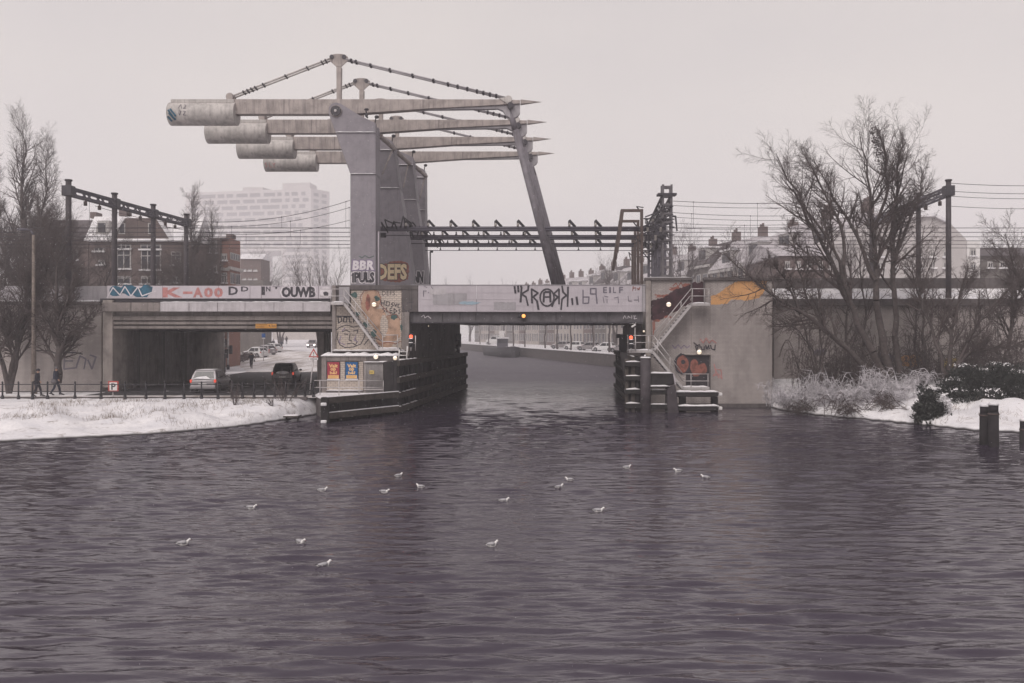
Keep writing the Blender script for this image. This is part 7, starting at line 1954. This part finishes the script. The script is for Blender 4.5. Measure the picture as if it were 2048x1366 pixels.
# shrubs on the banks
def shrub(px, gpy, top, Y, label, n=9, spread=0.9, seed=0, mat='twig', cat='shrub', **kw):
    rnd = random.Random(seed); x = X(px, Y); z = Z(gpy, Y); st = []
    h = Z(top, Y)-z
    for k in range(n):
        dx, dy = rnd.uniform(-1, 1)*spread, rnd.uniform(-1, 1)*spread*0.7; hh = h*rnd.uniform(0.6, 1)
        st.append(([(x, Y, z-0.05), (x+dx*0.35, Y+dy*0.35, z+hh*0.5), (x+dx, Y+dy, z+hh)], 0.022, 0.006))
    t = thing('shrub', label, cat, (x, Y, z)); T, K = grow(st, seed, levels=2, kids=kw.get('kids', (6, 3)), ratio=(0.4, 0.4), ang=(32, 35), start=0.2, rmin=0.005)
    segs_mesh('stems', *T, M[mat], t, 5); segs_mesh('crown', *K, M[mat], t, 3)
    return t
shrub(470, 817, 762, 47.2, 'small bare shrub on the left bank below the fence', 8, 0.5, 1)
shrub(568, 821, 735, 48.6, 'bare shrub with long thin shoots near the tip of the left bank', 12, 1.3, 2)
shrub(545, 815, 790, 47, 'low wiry shrub between the two others on the left bank', 7, 0.7, 7)
def bramble(label, cx, Y, wpx, base, top, seed, mat, n=60):
    """arching snowy shoots"""
    rnd = random.Random(seed); A = []; B = []; RA = []; RB = []
    t = thing('bramble_bush', label, 'shrub', W(cx, base, Y))
    z0 = Z(base, Y); h = Z(top, Y)-z0
    for k in range(n):
        x = X(cx+rnd.uniform(-1, 1)*wpx*0.75, Y); y = Y+rnd.uniform(-0.9, 1.4); d = rnd.uniform(-1, 1)*wpx*Y/F*0.6; hh = h*rnd.uniform(0.2, 1.05)*(0.75+0.3*math.sin(x*2.1)); pr = None
        zb = z0+rnd.uniform(-0.1, 0.3)
        for j in range(8):
            f = j/7; p = (x+d*f+rnd.gauss(0, 0.02), y-0.5*f, zb+hh*math.sin(f*2.4)/1.0)
            if pr is not None:
                A.append(pr); B.append(p); RA.append(0.020); RB.append(0.014)
                for q in range(2):
                    e = (p[0]+rnd.gauss(0, 0.26), p[1]+rnd.gauss(0, 0.2), p[2]+rnd.gauss(0.0, 0.2)); A.append(p); B.append(e); RA.append(0.010); RB.append(0.005)
            pr = p
    segs_mesh('shoots', A, B, RA, RB, M[mat], t, 3)
    return t
bramble('snow-dusted bramble spilling over the corner of the brick abutment', 1575, 51.5, 45, 812, 752, 1, 'twig_snow', 90)
bramble('snow-dusted bramble in the middle of the right bank', 1650, 50.5, 50, 812, 752, 2, 'twig_snow', 90)
bramble('snowy tangle below the leaning tree trunks', 1735, 49.5, 75, 815, 740, 3, 'twig_snow', 150)
bramble('snowy tangle between the trunks and the dark mound', 1810, 50.5, 60, 805, 745, 4, 'twig_snow', 120)
bramble('bare brown bramble at the water below the sapling', 1600, 50.2, 35, 826, 790, 5, 'twig', 35)
bramble('bare brown bramble on the bank below the tall trees', 1720, 48.2, 80, 832, 790, 6, 'twig', 90)
bramble('brown tangle behind the snowy shoots on the right bank', 1660, 53.5, 90, 780, 670, 8, 'twig', 170)
bramble('wiry undergrowth before the brick wall at right', 1800, 55.5, 130, 765, 650, 9, 'twig', 190)
bramble('wiry undergrowth near the right edge', 1980, 54, 95, 750, 620, 10, 'twig', 170)
t = thing('ivy_mound', 'dark rounded mound of ivy over a stump at the water, with snow on its shoulder', 'shrub', (X(1862, 46.0), 46.0, 0))
leaf_cloud('foliage', [(X(1858, 44.6), 44.6, 0.85, 0.75, 0.7, 1.15), (X(1872, 44.6), 44.8, 0.45, 0.7, 0.7, 0.7), (X(1846, 44.6), 44.6, 0.35, 0.5, 0.6, 0.5)], 8500, 0.09, M['ivy'], t, 5)
leaf_cloud('snow_patches', [(X(1876, 44.6), 44.3, 1.45, 0.35, 0.5, 0.30), (X(1862, 44.6), 44.5, 2.0, 0.40, 0.4, 0.12), (X(1887, 44.6), 44.2, 0.95, 0.2, 0.4, 0.45)], 420, 0.09, M['snow'], t, 6)
t = thing('evergreen_shrub', 'wide dark evergreen shrub with snow on top at the right edge', 'shrub', (X(1970, 49), 49, 0.8))
bl = [(X(1905, 49), 49, 1.55, 0.9, 0.8, 0.75), (X(1938, 49), 49.4, 2.25, 0.95, 1.0, 0.85), (X(1968, 49), 49.2, 1.9, 1.0, 1.0, 0.95), (X(2000, 49), 49, 2.45, 0.9, 1.0, 0.75), (X(2030, 49), 48.8, 1.75, 1.0, 1.0, 1.05), (X(2062, 49), 48.5, 2.3, 0.9, 1.0, 0.9), (X(1975, 48), 48, 1.2, 0.9, 0.8, 0.5), (X(1920, 48.4), 48.4, 1.1, 0.7, 0.7, 0.55)]
leaf_cloud('foliage', bl, 24000, 0.075, M['ivy'], t, 7)
leaf_cloud('snow_patches', [(x, y-0.1, z+rz*0.93, rx*0.8, ry*0.8, 0.12) for x, y, z, rx, ry, rz in bl]+[(X(1985, 47), 47, 1.6, 0.5, 0.4, 0.25)], 420, 0.07, M['snow'], t, 8)
segs_mesh('stems', [(x, y, 0.4) for x, y, *_ in bl], [(x, y, z) for x, y, z, *_ in bl], [0.06]*8, [0.03]*8, M['bark'], t, 6)

# dead grass poking through the snow: nobody could count it
def grass(name, label, pts, seed, mat='dry_grass'):
    rng = random.Random(seed); A = []; B = []; RA = []; RB = []
    for (cx, cy, n, sp) in pts:
        for k in range(n):
            x, y = cx+rng.gauss(0, sp), cy+rng.gauss(0, sp*0.6); z = float(ground_h(x, y))
            if z < 0.05: continue
            h = rng.uniform(0.08, 0.32); A.append((x, y, z-0.02)); B.append((x+rng.gauss(0, 0.1), y+rng.gauss(0, 0.1), z+h)); RA.append(0.008); RB.append(0.003)
    o = segs_mesh(name, A, B, RA, RB, M[mat], None, 3); tag(o, label, 'grass', kind='stuff')
rg = random.Random(5)
grass('bank_grass', 'dead grass and stalks poking through the snow of the left bank', [(rg.uniform(-26, -12), rg.uniform(41, 48.5), 26, 0.5) for _ in range(60)], 3)
grass('bank_grass', 'dead grass and stalks poking through the snow of the right bank', [(rg.uniform(18.5, 30), rg.uniform(43, 54), 22, 0.5) for _ in range(60)], 4)

# snow in the air
rng = np.random.default_rng(12); n = 7000
Yf = 9+55*rng.random(n)**0.8; xf = (rng.random(n)*2-1)*Yf*0.64; zf = 0.1+rng.random(n)*(5+Yf*0.42)
r_ = Yf*(0.00010+0.00016*rng.random(n))
T4 = np.array([[1, 1, 1], [1, -1, -1], [-1, 1, -1], [-1, -1, 1]])*1.0
V = np.stack([xf, Yf, zf], 1)[:, None, :]+T4[None]*r_[:, None, None]
b_ = np.arange(n)[:, None]*4
Ft = np.stack([b_+[0, 1, 2], b_+[0, 3, 1], b_+[0, 2, 3], b_+[1, 3, 2]], 1).reshape(-1, 3)
me = bpy.data.meshes.new('falling_snow'); me.from_pydata(V.reshape(-1, 3).tolist(), [], Ft.tolist()); me.update()
tag(link_mesh('falling_snow', me, M['snow']), 'fine snow falling in front of the bridge', 'snow', kind='stuff')

# ================================================================== HAZE
m = bpy.data.materials.new('haze'); m.use_nodes = True; nt = m.node_tree; nt.nodes.clear()
pv = nt.nodes.new('ShaderNodeVolumePrincipled'); o_ = nt.nodes.new('ShaderNodeOutputMaterial')
pv.inputs['Color'].default_value = (0.975, 0.96, 0.985, 1); pv.inputs['Density'].default_value = 0.0015; pv.inputs['Anisotropy'].default_value = 0.2
nt.links.new(pv.outputs[0], o_.inputs['Volume'])
mb = MB(); mb.box(-420, 420, -30, 760, -3, 100)
hz = mb.build('haze', m); tag(hz, 'thin snowy haze over the canal and the town', kind='stuff')
